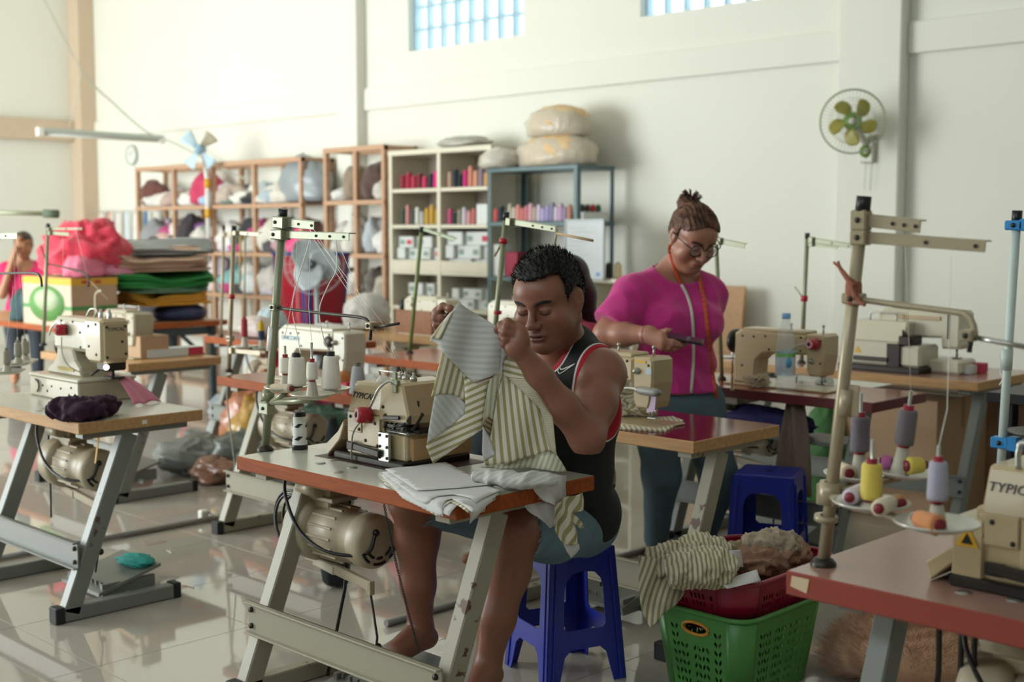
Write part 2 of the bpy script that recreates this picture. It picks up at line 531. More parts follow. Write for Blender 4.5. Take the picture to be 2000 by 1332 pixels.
m_black = plain('black_plastic', '#141414', 0.4)
m_dark = plain('dark_steel', '#3a3733', 0.4, metal=0.7)
m_steel = plain('bright_steel', '#b9b9b4', 0.28, metal=0.9)
m_enamel = plain('machine_enamel', '#bba783', 0.32, var=0.04, vscale=15, coat=0.2)
m_enamel_w = plain('machine_enamel_pale', '#cbc4ae', 0.32, var=0.03, coat=0.2)
m_enamel_p = plain('machine_enamel_peach', '#c29a6c', 0.35, var=0.03, coat=0.2)
m_enamel_g = plain('machine_enamel_grey', '#b0a68c', 0.35, var=0.03, coat=0.2)
m_redp = plain('red_plastic', '#b01a30', 0.3)
m_white = plain('white_plastic', '#e6e3dc', 0.4)
m_ink = plain('printed_ink', '#3c3a38', 0.6)
m_bluep = plain('blue_plastic_clamp', '#2c86c4', 0.4)
m_pole_g = plain('pole_green_grey', '#8f9277', 0.35, metal=0.25)
m_pole_t = plain('pole_tan', '#a89a80', 0.35, metal=0.25)
m_pole_w = plain('pole_white', '#c5d0cb', 0.3)
m_thread = plain('white_thread', '#efece2', 0.8)
m_yellow = plain('yellow_sticker', '#d9a520', 0.5)

def leg_frame(root, X, Dp, lm, caps=True):
    b = MB()
    b.box((X - .025, -.085, .002), (X + .025, .41, .055), .004)
    b.bar((X, -.03, .03), (X, .222, .665), .05, .064, .004, roll=(0, 1, 0))
    b.box((X - .03, .03, .664), (X + .03, Dp - .05, .6875), .003)
    o = obj('leg_frame', b, lm, root)
    if caps:
        for y0, y1 in ((-.092, -.055), (.385, .418)):
            obj('rubber_foot', MB().box((X - .029, y0, 0), (X + .029, y1, .060), .004), m_rubber, o)
    return o
def table(label, ox, oy, L, Dp, top, edge, lm, legs=None, motor=None, th=.042, cross=True, group=None, pedal=True, caps=True, cz=(.19, .29)):
    r = thing('sewing_table', label, 'table', (ox, oy, 0), RAZ, group)
    obj('tabletop', MB().box((0, 0, TZ - th), (L, Dp, TZ), .003, 0, 1), [edge, top], r)
    legs = legs or (.09, L - .06)
    for X in legs: leg_frame(r, X, Dp, lm, caps)
    if cross:
        b = MB(); a, c = legs[0] - .03, legs[-1] + .03; z0, z1 = cz
        b.box((a, -.004, z0), (c, .002, z1), .001)
        b.box((a, -.022, z1 - .006), (c, .002, z1), .002); b.box((a, -.022, z0), (c, .002, z0 + .006), .002)
        o = obj('crossbar', b, lm, r)
        bb = MB()
        for x in (a + .02, c - .02):
            for z in (z0 + .025, z1 - .025): bb.lathe([(0, -.008), (.008, -.008), (.009, 0)], 8, o=(x, -.004, z), axis=(0, 1, 0))
        obj('bolt', bb, m_dark, o)['kind'] = 'stuff'
    if motor is not None: clutch_motor(r, motor, pedal)
    return r
def clutch_motor(r, xm, pedal=True, y=.24, z=.485):
    ax = (1, 0, 0)
    body = MB(); body.lathe([(0, .10), (.07, .10), (.085, .11), (.085, .235), (.078, .245), (.078, .30)], 28, o=(xm, y, z), axis=ax)
    for k in range(16):
        t = 2 * PI * k / 16
        body.bar((xm + .115, y + .087 * math.cos(t), z + .087 * math.sin(t)), (xm + .23, y + .087 * math.cos(t), z + .087 * math.sin(t)), .007, .007, .001)
    m = obj('motor', body, m_motor, r)
    h = MB(); h.lathe([(0, -.01), (.06, -.01), (.098, .005), (.104, .03), (.104, .085), (.096, .10), (.07, .105)], 28, o=(xm, y, z), axis=ax)
    h.box((xm + .01, y - .02, z - .115), (xm + .08, y + .03, z - .09), .004)
    obj('clutch_housing', h, m_motor, m)
    c = MB(); c.lathe([(.081, .295), (.083, .30), (.083, .345), (.077, .357), (.070, .361), (0, .362)], 28, o=(xm, y, z), axis=ax)
    obj('end_cap', c, m_motor, m)
    s = MB()
    for rad, spans in ((.066, ((200, 235), (250, 290), (305, 340))), (.048, ((205, 245), (258, 284), (297, 335)))):
        for a0, a1 in spans:
            s.tube([(xm + .3610, y + rad * math.cos(math.radians(t)), z + rad * math.sin(math.radians(t))) for t in np.linspace(a0, a1, 6)], .0050, 6)
    obj('vent_slot', s, m_black, m)['kind'] = 'stuff'
    br = MB(); br.box((xm + .06, y - .05, z + .10), (xm + .2, y + .05, z + .115), .003)
    br.tube([(xm + .05, y - .06, z + .135), (xm + .15, y - .06, z + .135)], .022, 12); br.box((xm + .04, y - .09, z + .15), (xm + .22, y + .09, TZ - .042), .004)
    br.box((xm + .08, y - .04, z + .075), (xm + .17, y + .04, z + .16), .005)
    obj('mounting_bracket', br, m_motor, m)
    lv = MB(); lv.bar((xm + .06, y - .01, z - .105), (xm + .18, y - .02, z - .115), .03, .03, .003); lv.bar((xm + .17, y - .02, z - .112), (xm + .36, y - .03, z - .128), .022, .03, .003)
    lv.box((xm + .345, y - .04, z - .155), (xm + .365, y - .02, z - .112), .002)
    obj('lever_arm', lv, m_motor, m)
    cb = MB(); cb.tube(bez([(xm + .02, y - .09, TZ - .043), (xm + .04, y - .11, .60), (xm + .12, y - .115, .50), (xm + .25, y - .105, .455), (xm + .36, y - .05, .46), (xm + .370, y - .02, .515)], 8), .0055, 8)
    cb.ball((xm + .366, y - .015, .518), .011)
    obj('motor_cable', cb, m_black, m)
    if pedal:
        e = Vector((xm + .355, y - .03, z - .15))
        d = MB(); d.tube([e, e + Vector((.03, 0, -.13)), (xm + .40, y - .06, .10)], .004, 6); d.ball(e + Vector((.034, 0, -.16)), (.012, .012, .014))
        obj('pedal_rod', d, m_dark, r)
        p = MB(); p.prism([(-.13, .05), (.13, .12), (.13, .132), (-.13, .064)], xm + .26, xm + .56, 'yz')
        p.xf(lambda q: Vector((q.x, q.y + y, q.z))); p.box((xm + .27, y - .11, .03), (xm + .29, y + .11, .09), .002); p.box((xm + .53, y - .11, .03), (xm + .55, y + .11, .09), .002)
        p.box((xm + .2, y - .02, .03), (xm + .62, y, .05), .002)
        for k in range(7): p.box((xm + .30 + k * .035, y - .1, .075), (xm + .305 + k * .035, y - .09, .09))
        obj('pedal', p, m_leg_grey, r)

# ---- tables, nearest first (rear edge x, left end y)
T1 = table('cream topped sewing table with red-brown edge before the man in the black vest', 2.155, 3.305, .99, .535, m_cream, m_edge_red, m_leg_cream, (.085, .905), motor=.03)
T2 = table('cream topped sewing table with tan edge at left, purple cloth lying on it', 2.128, 5.29, 1.02, .51, m_cream, m_edge_tan, m_leg_grey, (.24, .96), motor=.36)
T3 = table('sewing table with glossy dark red top and bare wood edge beside the woman', 3.355, 3.44, .98, .51, m_red, m_edge_tan, m_leg_cream, (.12, .92), motor=.03)
T4 = table('sewing table with rose laminate top and brick red edge in the near right corner', 2.2, 1.38, 1.0, .53, m_rose, m_edge_brick, m_leg_grey, (.13, .93), motor=.29, th=.05)
T5 = table('dark red sewing table with water bottles on it behind the woman', 4.62, 3.60, 1.09, .46, m_brown, m_edge_dark, m_leg_grey, (.12, .93), motor=.12)
T6 = table('large sewing table with orange wooden edge and two machines near the right wall', 5.58, 3.95, 1.44, .66, m_rose, m_edge_tan, m_leg_grey, (.2, 1.36), cross=True, pedal=False)
T7 = table('red-brown sewing table with the grey thread cone on it behind the front table', 3.29, 5.20, 1.14, .53, m_brown, m_edge_red, m_leg_cream, (.10, .90), motor=.1)
T8 = table('red-brown sewing table in front of the standing fan', 4.50, 7.25, 1.1, .55, m_brown, m_edge_red, m_leg_grey, (.1, 1.0), motor=.25)
T9 = table('red-brown sewing table right of the grey motor, green thread stand on it', 4.42, 5.55, 1.1, .55, m_brown, m_edge_red, m_leg_grey, (.1, 1.0), motor=.3)
T10 = table('wooden topped sewing table with a white box, just behind the cloth draped machine', 3.27, 7.0, 1.0, .56, m_lam_wood, m_edge_tan, m_leg_grey, (.1, .94), motor=.1)
T12 = table('sewing table with tan wooden edge standing before the white shelving', 5.42, 7.15, 1.45, .55, m_lam_wood, m_edge_tan, m_leg_grey, (.1, 1.3), motor=.5)

def holes(root, pts, z=TZ):                      # small steel caps let into the top
    b = MB()
    for x, y in pts: b.lathe([(.016, .0002), (.015, .002), (0, .0025)], 14, o=(x, y, z))
    obj('hole_cap', b, m_steel, root)['kind'] = 'stuff'
holes(T1, [(.285, .105), (.27, .165), (.41, .125), (.435, .055)])
holes(T2, [(.55, .09), (.60, .05), (.66, .1), (.7, .04)])
holes(T4, [(.33, .1), (.42, .12)])
# patches worn or stuck on the edges
def patch(root, poly, plane, d0, d1, mat, name='label_patch'): obj(name, MB().prism(poly, d0, d1, plane), mat, root)
m_bare = plain('bare_wood', '#c9b190', 0.7)
patch(T1, [(.06, .70), (.10, .695), (.105, .715), (.075, .722)], 'yz', .9902, .991, m_bare); patch(T1, [(.30, .696), (.345, .699), (.33, .72)], 'yz', .9902, .991, m_bare)
patch(T4, [(.012, .70), (.05, .692), (.055, .722), (.015, .722)], 'xz', -.0012, -.0002, m_bare)
patch(T2, [(.25, .70), (.27, .70), (.27, .715), (.25, .715)], 'yz', 1.0202, 1.0212, m_white)
# the dark well cut into the front table under the machine
obj('machine_well', MB().box((.17, .17, TZ - .001), (.62, .47, TZ + .0015), .0005), plain('well_brown', '#3b221c', 0.5), T1)

# ------------------------------------------------------------------ machines
def screws(pts, r, parent, axis=(0, -1, 0), mat=None, name='screw'):
    b = MB()
    for p in pts: b.lathe([(0, .003), (r * .8, .003), (r, 0)], 8, o=p, axis=axis)
    obj(name, b, mat or m_dark, parent)['kind'] = 'stuff'
def led_lamp(root, head, neck, cable, facing=(-.35, -.95, .1), r=.024, mat=None):
    """red magnetic work lamp on a gooseneck"""
    h = MB(); h.lathe([(0, .0), (r, .0), (r, .034), (r * .85, .04), (0, .04)], 18, o=head, axis=facing); 
    o = obj('work_lamp', h, mat or m_redp, root)
    f = MB(); f.lathe([(r * .82, .0405), (r * .82, .043), (r * .4, .043), (r * .4, .0405)], 18, o=head, axis=facing); obj('lamp_bezel', f, plain('lamp_bezel_pink', '#d8a0a4', .4), o)
    g = MB(); g.lathe([(0, .046), (.006, .046), (.006, .04)], 10, o=head, axis=facing); obj('lamp_switch', g, m_black, o)
    if neck: obj('gooseneck', MB().tube(bez(neck, 6), .004, 8), m_steel, o)
    if cable: obj('lamp_cable', MB().tube(bez(cable, 6), .0025, 6), plain('cable_grey', '#8d8478', .5), o)
def overlock(label, ox, oy, word='TYPICAL', warn=False, lamp=True):
    """boxy overlock machine; local x right, y away, z up from the table"""
    r = thing('overlock_machine', label, 'sewing machine', (ox, oy, TZ), RAZ)
    obj('base', MB().box((.02, -.012, .0), (.345, .255, .022), .004), m_dark, r)
    b = MB()
    b.box((.07, .0, .02), (.24, .2, .15), .006)                      # rear block
    b.box((.235, .012, .02), (.33, .22, .10), .006)
    b.box((.055, .02, .07), (.075, .18, .155), .005)
    b.box((.20, .02, .09), (.32, .2, .15), .006)
    body = obj('body', b, m_enamel, r)
    pl = MB(); pl.box((.085, -.008, .09), (.15, .0, .15), .002); pl.box((.155, -.008, .055), (.235, .0, .145), .002)
    obj('cover_plate', pl, m_enamel, body)['kind'] = 'stuff'
    cv = MB(); cv.prism([(.0, .15), (.2, .15), (.19, .236), (.034, .236), (.028, .228)], .075, .228, 'yz', bev=.005)
    top = obj('top_cover', cv, m_enamel, r)
    ang = math.atan2(.228 - .15, .028)
    # front hood with slanted end
    hd = MB(); hd.prism([(.225, .135), (.355, .135), (.362, .16), (.338, .245), (.325, .252), (.27, .256), (.238, .24)], -.006, .17, 'xz', bev=.006)
    hood = obj('front_hood', hd, m_enamel, r)
    fl = MB(); fl.prism([(-.02, -.005), (.04, .05), (.062, .095), (.062, .115), (.03, .075), (-.03, .030)], -.005, .15, 'xz', bev=.003)
    fl.xf(lambda q: Vector((q.x, q.y, q.z + .006)))
    obj('side_flap', fl, m_enamel, r)
    fr = MB(); fr.box((.33, .03, .02), (.338, .27, .09), .004); fr.box((.25, .02, .022), (.334, .268, .10), .012)
    obj('waste_guard', fr, m_enamel_p, r)
    tr = MB(); tr.box((.245, .005, .10), (.345, .28, .112), .005); obj('cloth_plate', tr, m_steel, r)
    mp = MB(); mp.box((.235, -.014, .018), (.283, -.004, .105), .002); o = obj('hinge_plate', mp, m_steel, r)
    screws([(.243, -.014, .03), (.275, -.014, .03), (.243, -.014, .062), (.275, -.014, .062), (.243, -.014, .095), (.275, -.014, .095)], .005, o)
    lv = MB(); lv.bar((.10, -.014, .05), (.25, -.02, .04), .012, .022, .003); lv.box((.09, -.018, .035), (.13, -.006, .06), .002); obj('chain_lever', lv, m_dark, r)
    mech = MB()
    for k in range(7): mech.bar((.25 + k * .014, -.004 + .01 * (k % 3), .115), (.255 + k * .014, .01, .15), .008, .008, .001)
    mech.box((.25, .0, .118), (.345, .05, .13), .002); mech.bar((.26, -.014, .148), (.335, -.016, .155), .008, .012, .002)
    mech.bar((.345, .02, .115), (.36, .05, .165), .012, .012, .002); mech.tube([(.352, .04, .11), (.352, .04, .2)], .004); mech.box((.34, .03, .106), (.365, .09, .118), .002)
    for k in range(4): mech.tube([(.30 + k * .012, -.006, .125 + .006 * (k % 2)), (.365, .0, .14 + .007 * k)], .003, 6)
    obj('presser_mechanism', mech, m_dark, r)['kind'] = 'stuff'
    wl = MB(); wl.tube(bez([(.12, .10, .236), (.12, .09, .262), (.14, .08, .268), (.25, .07, .268), (.27, .08, .262), (.262, .09, .25), (.25, .10, .24)], 6), .0035, 8); obj('thread_guide', wl, m_steel, r)
    kn = MB(); kn.lathe([(.02, 0), (.022, .008), (.014, .016), (.006, .022), (0, .022)], 14, o=(.16, .07, .236)); obj('oil_window', kn, clear('clear_cap', '#f2f0e6', .1, .6), r)
    bk = MB(); bk.box((.30, -.014, .225), (.318, -.006, .285), .002); bk.box((.296, -.016, .248), (.326, -.004, .262), .002); obj('tension_bracket', bk, m_pole_g, r)
    td = MB()
    for x in (.25, .275, .31): td.lathe([(0, 0), (.011, 0), (.011, .012), (.004, .016), (.004, .025), (0, .025)], 12, o=(x, .06, .252))
    obj('tension_dial', td, m_steel, r)['kind'] = 'stuff'
    screws([(.10, -.008, .135), (.14, -.008, .1), (.215, -.008, .125), (.17, -.008, .07), (.25, -.006, .178), (.26, -.006, .155), (.30, -.006, .15), (.225, -.008, .06), (.09, -.001, .04), (.08, -.001, .105)], .0055, r)
    if lamp: led_lamp(r, (.192, -.008, .147), [(.208, -.022, .172), (.235, -.03, .20), (.262, -.03, .235), (.295, -.02, .258), (.318, -.01, .250)], [(.165, -.02, .13), (.13, -.022, .09), (.12, -.022, .04), (.118, -.02, .004)])
    R = Matrix(((1, 0, 0), (0, math.cos(ang), -math.sin(ang)), (0, math.sin(ang), math.cos(ang))))
    lettering(word, .026, m_ink, top, (.132, .0150, .197), R, shear=.1, space=1.05)
    if warn:
        w = MB(); obj('side_cover', MB().box((.022, -.006, .02), (.084, .17, .135), .004), m_enamel, body); w.prism([(.030, .08), (.076, .08), (.053, .122)], -.008, -.0065, 'xz'); o = obj('warning_triangle', w, m_yellow, r)
        k = MB(); k.prism([(.042, .086), (.064, .086), (.053, .107)], -.0092, -.0080, 'xz'); obj('warning_symbol', k, m_black, o)
    return r
OV1 = overlock('beige overlock machine on the front table, partly behind the striped garment', 2.36, 3.09)
OV4 = overlock('beige overlock machine with a yellow warning triangle, cut by the right edge of the photo', 2.34, 1.115, warn=True, lamp=False)
OV4.scale = (1.02, 1.02, 1.02)
hdl = MB(); hdl.tube(bez([(.13, .03, .236), (.13, .03, .27), (.15, .03, .285), (.30, .03, .285), (.32, .03, .27), (.32, .03, .236)], 6), .006, 8); obj('carry_handle', hdl, m_steel, OV4)

def lockstitch(label, ox, oy, mat, L=.46, lamp=None, word=None, wordmat=None, sticker=False, wheel=True, guard=False):
    r = thing('lockstitch_machine', label, 'sewing machine', (ox, oy, TZ), RAZ)
    obj('bed', MB().box((.0, .0, .0), (L + .03, .18, .010), .004), mat, r)
    b = MB()
    b.prism([(.03, .008), (.17, .008), (.15, .06), (.155, .13), (.19, .165), (L - .09, .175), (L - .09, .275), (.07, .285), (.035, .262)], .03, .14, 'xz', bev=.012)
    arm = obj('arm', b, mat, r)
    h = MB(); h.prism([(L - .09, .105), (L - .075, .075), (L - .02, .075), (L - .012, .10), (L, .18), (L, .27), (L - .015, .282), (L - .09, .28)], .025, .145, 'xz', bev=.008)
    hd = obj('head', h, mat, r)
    obj('top_lid', MB().box((.075, .035, .272), (L - .1, .135, .292), .006), mat, arm)
    nb = MB(); nb.tube([(L - .045, .085, .08), (L - .045, .085, .03)], .006); nb.tube([(L - .03, .085, .08), (L - .03, .085, .04)], .005); nb.box((L - .06, .07, .028), (L - .02, .10, .036), .002); nb.tube([(L - .045, .085, .03), (L - .045, .085, .022)], .002)
    obj('needle_bar', nb, m_steel, r)['kind'] = 'stuff'
    if wheel:
        w = MB(); w.lathe([(0, 0), (.05, 0), (.062, .01), (.062, .03), (.05, .036), (.03, .03), (0, .03)], 22, o=(.03, .085, .215), axis=(-1, 0, 0)); obj('handwheel', w, m_black, r)
    ty = MB()
    for x, z in ((L - .07, .225), (L - .06, .15)): ty.lathe([(.014, 0), (.014, .008), (.006, .012), (.006, .02), (0, .02)], 12, o=(x, .026, z), axis=(0, -1, 0))
    for x in (L - .04, L - .20): ty.tube([(x, .08, .28), (x, .08, .315)], .004, 6); ty.ball((x, .08, .318), .007)
    obj('thread_tension', ty, m_steel, r)['kind'] = 'stuff'
    screws([(.08, .03, .25), (.14, .03, .25), (.2, .03, .255), (.08, .03, .10), (L - .12, .03, .26), (L - .12, .03, .195), (.22, .03, .19), (L - .02, .026, .25), (L - .02, .026, .14)], .006, arm)
    r.scale = (1, 1, .88)
    if lamp: led_lamp(r, *lamp)
    if word: lettering(word, .03, wordmat or m_ink, arm, (.14, .0295, .225), Matrix.Rotation(PI / 2, 3, 'X'))
    if sticker:
        patch(hd, [(L - .075, .27), (L - .03, .268), (L - .03, .258), (L - .075, .26)], 'xz', .0225, .0245, m_yellow, 'yellow_sticker')
        patch(hd, [(L - .03, .215), (L - .005, .215), (L - .005, .24), (L - .03, .24)], 'xz', .0225, .0245, plain('paper_tag', '#b8c4cc', .7), 'paper_tag')
        k = MB(); k.tube(bez([(L - .20, .02, .165), (L - .15, .005, .15), (L - .08, .0, .158), (L - .03, -.01, .155)], 5), .0035, 6); o = obj('lamp_neck', k, m_white, r)
        obj('tube_lamp', MB().lathe([(0, 0), (.015, .0), (.017, .01), (.017, .085), (.012, .1), (0, .104)], 14, o=(L - .03, -.012, .155), axis=(1, -.15, 0)), plain('grey_lamp', '#8f8d86', .4), r)
        g = MB(); g.prism([(L - .03, .06), (L + .005, .07), (L + .012, .14), (L - .02, .15)], .03, .034, 'xz'); obj('finger_guard', g, plain('lilac_guard', '#cdb4cf', .3), r)
    return r
def at_x(px, py, x): return onx(px, py, x)
L3 = lockstitch('beige lockstitch machine with yellow sticker on the dark red table', 3.45, at_x(1277, 700, 3.48).y + .46, m_enamel, sticker=True)
L5 = lockstitch('beige lockstitch machine with round red lamp behind the tall water bottle', 4.74, at_x(1612, 670, 4.77).y + .50, m_enamel, L=.50,
                lamp=((.462, .02, .235), [(.44, .0, .24), (.38, -.01, .22), (.33, .0, .17), (.36, .01, .16)], None, (-.3, -1, 0), .026))
L7 = lockstitch('pale lockstitch machine with blue lettering on the table behind the front one', 3.40, at_x(676, 660, 3.43).y + .55, m_enamel_w, L=.55, word='UNICORN', wordmat=plain('blue_ink', '#3a86a8', .5))
L7e = MB(); L7e.lathe([(0, 0), (.030, 0), (.026, .006), (0, .007)], 16, o=(.43, .024, .225), axis=(0, -1, 0)); obj('thread_take_up', L7e, m_dark, L7)
L12 = lockstitch('pale sewing machine far back in front of the white shelving, green stand before it', 5.5, at_x(872, 610, 5.53).y + .46, m_enamel_w, L=.46)
L12b = lockstitch('pale sewing machine at the right end of the far table, behind the standing man', 5.5, at_x(1010, 625, 5.53).y + .30, m_enamel_w, L=.42, wheel=False)
L10 = lockstitch('small pale machine with dark fittings in front of the green cloth pile', 3.40, at_x(262, 590, 3.43).y + .40, m_enamel_g, L=.40, wheel=False)

# big cylinder-bed machine on the left table
def flatlock():
    r = thing('interlock_machine', 'large beige interlock machine on a box base with red lamp at left', 'sewing machine', (2.37, 5.18, TZ), RAZ)
    bx = MB(); bx.box((0, 0, 0), (.43, .25, .084), .005); base = obj('base_box', bx, m_enamel_g, r)
    obj('base_lid', MB().box((-.004, -.004, .084), (.434, .254, .096), .004), m_enamel_w, base)
    lt = MB(); lt.tube(bez([(.06, -.004, .07), (.09, -.006, .06), (.095, -.006, .04), (.08, -.006, .02)], 5), .004, 6); obj('base_handle', lt, m_dark, base)
    screws([(.12, 0, .05), (.2, 0, .052), (.28, 0, .05), (.35, 0, .03), (.37, 0, .06), (.16, 0, .03)], .005, base)
    p = MB(); p.prism([(.06, .095), (.36, .095), (.35, .135), (.31, .165), (.285, .21), (.15, .21), (.145, .17), (.10, .135), (.06, .12)], .05, .20, 'xz', bev=.008)
    ped = obj('pedestal', p, m_enamel_g, r)
    a = MB(); a.prism([(.12, .20), (.46, .20), (.46, .335), (.14, .335), (.12, .315)], .05, .16, 'xz', bev=.016); arm = obj('arm', a, m_enamel_w, r)
    h = MB(); h.prism([(.40, .185), (.43, .165), (.53, .165), (.545, .18), (.545, .33), (.53, .342), (.40, .342)], .045, .165, 'xz', bev=.012); hd = obj('head', h, m_enamel, r)
    obj('face_plate', MB().prism([(.055, .18), (.15, .18), (.155, .20), (.15, .325), (.065, .325), (.055, .31)], .545, .551, 'yz', bev=.002), m_enamel, hd)
    lettering('TYPICAL', .019, m_ink, hd, (.5515, .105, .30), Matrix(((0, 0, 1), (1, 0, 0), (0, 1, 0))))
    screws([(.44, .045, .31), (.44, .045, .23), (.5, .045, .2), (.5, .045, .32), (.36, .05, .28), (.36, .05, .22), (.2, .05, .32), (.3, .05, .32)], .006, arm)
    screws([(.551, .065, .31), (.551, .145, .31), (.551, .145, .2), (.551, .065, .19), (.551, .13, .25)], .006, hd, (1, 0, 0))
    f = MB(); f.box((.43, .08, .13), (.51, .17, .17), .006); f.tube([(.49, .12, .14), (.49, .12, .10)], .006); f.box((.46, .09, .098), (.53, .15, .108), .003); f.tube([(.44, .10, .14), (.42, .06, .11)], .005)
    obj('presser_foot', f, m_dark, r)['kind'] = 'stuff'
    e = MB(); e.ball((.53, .07, .150), .011); lm = plain('lit_led', '#ffffff', .3); lm.node_tree.nodes['Principled BSDF'].inputs['Emission Color'].default_value = (1, 1, .95, 1); lm.node_tree.nodes['Principled BSDF'].inputs['Emission Strength'].default_value = 4
    obj('led_light', e, lm, r)
    t = MB()
    for x, z in ((.44, .342), (.51, .342)): t.lathe([(.010, 0), (.010, .02), (.006, .024), (.006, .034), (0, .034)], 10, o=(x, .10, z))
    t.tube(bez([(.26, .13, .335), (.29, .13, .365), (.33, .13, .37), (.37, .12, .36), (.38, .1, .34)], 5), .004, 6)
    obj('thread_tension', t, m_steel, r)['kind'] = 'stuff'
    hw = MB(); hw.lathe([(0, 0), (.055, 0), (.06, .01), (.055, .03), (0, .03)], 20, o=(.12, .12, .21), axis=(-1, 0, 0)); hw.tube([(.12, .12, .21), (.03, .12, .21)], .02, 10); obj('handwheel', hw, m_black, r)
    led_lamp(r, (.25, .045, .285), [(.25, .03, .30), (.21, .03, .315), (.17, .02, .29), (.15, .02, .26)], [(.28, .01, .26), (.30, .0, .20), (.35, .0, .15), (.42, .02, .125), (.46, .05, .13)], (-.5, -.85, 0), .024)
    wt = MB(); wt.box((.16, .047, .115), (.30, .0495, .13), .0005); obj('worn_decal', wt, plain('decal_yellow', '#b7a04a', .6), ped)
    sp = MB(); sp.prism([(-.09, -.0), (.0, .055), (.0, .07), (-.10, .006)], .05, .16, 'xz'); obj('side_ramp', sp, m_enamel_w, base)
    return r
FL2 = flatlock()

# pale overlock far right and the white household machine beside it
def small_overlock(label, ox, oy):
    r = thing('overlock_machine', label, 'sewing machine', (ox, oy, TZ), RAZ)
    obj('base', MB().box((-.02, -.02, 0), (.42, .22, .03), .005), m_dark, r)
    obj('body', MB().box((.02, .0, .03), (.30, .2, .15), .01), m_enamel_w, r)
    c = MB(); c.prism([(.0, .15), (.2, .15), (.18, .245), (.05, .245)], .03, .32, 'yz', bev=.008); t = obj('top_cover', c, m_enamel_w, r)
    obj('front_guard', MB().box((.30, .0, .03), (.41, .2, .135), .012), m_enamel_w, r)
    m = MB(); m.box((.30, -.01, .135), (.36, .12, .18), .004); m.bar((.06, -.012, .06), (.25, -.014, .06), .012, .02, .002); m.box((.24, -.012, .02), (.31, -.002, .14), .003)
    for k in range(5): m.tube([(.31 + .012 * k, .02, .15), (.33 + .01 * k, -.02, .21 - .01 * k)], .005, 6)
    obj('presser_mechanism', m, m_dark, r)['kind'] = 'stuff'
    g = MB(); g.tube(bez([(.10, .08, .245), (.10, .08, .275), (.12, .08, .285), (.22, .08, .285), (.24, .08, .275), (.24, .08, .245)], 5), .005, 6); obj('carry_handle', g, m_steel, r)
    w = MB(); w.prism([(.06, .085), (.10, .085), (.08, .12)], -.002, -.0005, 'xz'); obj('warning_triangle', w, m_yellow, r)
    return r
p = at_x(1655, 705, 5.74); OV6 = small_overlock('pale overlock machine on the orange edged table, second from the right wall', 5.70, p.y)
def home_machine():
    q = onx(1885, 690, 5.85)
    r = thing('sewing_machine', 'white household sewing machine on the orange edged table at right', 'sewing machine', (5.80, q.y + .44, TZ), RAZ)
    obj('bed', MB().box((0, 0, 0), (.44, .18, .07), .012), m_enamel_w, r)
    b = MB(); b.prism([(.0, .06), (.12, .06), (.125, .14), (.15, .165), (.33, .17), (.335, .12), (.42, .12), (.43, .14), (.43, .29), (.415, .305), (.02, .305), (.0, .29)], .015, .165, 'xz', bev=.012)
    a = obj('arm', b, m_enamel_w, r)
    n = MB(); n.tube([(.385, .08, .12), (.385, .08, .075)], .006); n.box((.37, .06, .07), (.40, .11, .078), .002); obj('needle_bar', n, m_steel, r)
    obj('front_panel', MB().box((.10, .009, .255), (.33, .016, .275), .002), plain('panel_tan', '#b99f7e', .5), a)
    obj('thread_slot', MB().box((.365, .009, .17), (.372, .016, .29), .001), m_dark, a)
    h = MB(); h.lathe([(0, 0), (.04, 0), (.045, .01), (.04, .025), (0, .025)], 18, o=(0, .09, .23), axis=(-1, 0, 0)); obj('handwheel', h, m_enamel_w, r)
    return r
HM6 = home_machine()
# ================================================================== THREAD STANDS, CONES, THREADS
def cone_mb(h=.12, r0=.026, r1=.021, tip=.008):
    """wound thread on a core: body flares a little at the foot; core shows at both ends"""
    b = MB(); b.lathe([(r0 * .55, .004), (r0 * .96, .006), (r0, .014), ((r0 + r1) / 2, h * .55), (r1, h - .01), (r1 * .9, h - .004), (r1 * .5, h - .004)], 18)
    c = MB(); c.lathe([(0, 0), (r0 * .62, 0), (r0 * .62, .006), (r1 * .5, .007), (r1 * .55, h + tip), (r1 * .35, h + tip), (r1 * .35, h - .004), (0, h - .004)], 14)
    return b, c
CONES = {}
def cone(label, loc, col, core='#a01828', h=.10, r0=.024, r1=.020, axis=(0, 0, 1), tip=.006, group=None, name='thread_spool', cat='spool', bands=False):
    key = (col, core, h, r0, r1, tip)
    if key not in CONES:
        b, c = cone_mb(h, r0, r1, tip)
        CONES[key] = (b.mesh('thread', [plain('thread_' + col, col, .8, bump=.25, bscale=400, sheen=.2)]), c.mesh('core', [plain('core_' + core, core, .45)]))
    r = thing(name, label, cat, loc, 0, group)
    q = Vector((0, 0, 1)).rotation_difference(Vector(axis)); r.rotation_euler = q.to_euler()
    obj('thread', CONES[key][0], list(CONES[key][0].materials), r); obj('core', CONES[key][1], list(CONES[key][1].materials), r)
    return r
def lying(label, p, q, col, core='#a01828', r=.021, r1=None, z=None, **k):
    """a spool lying with its foot at p and its top at q (world points)"""
    p, q = Vector(p), Vector(q); return cone(label, p, col, core, (q - p).length, r, r1 or r * .9, q - p, **k)
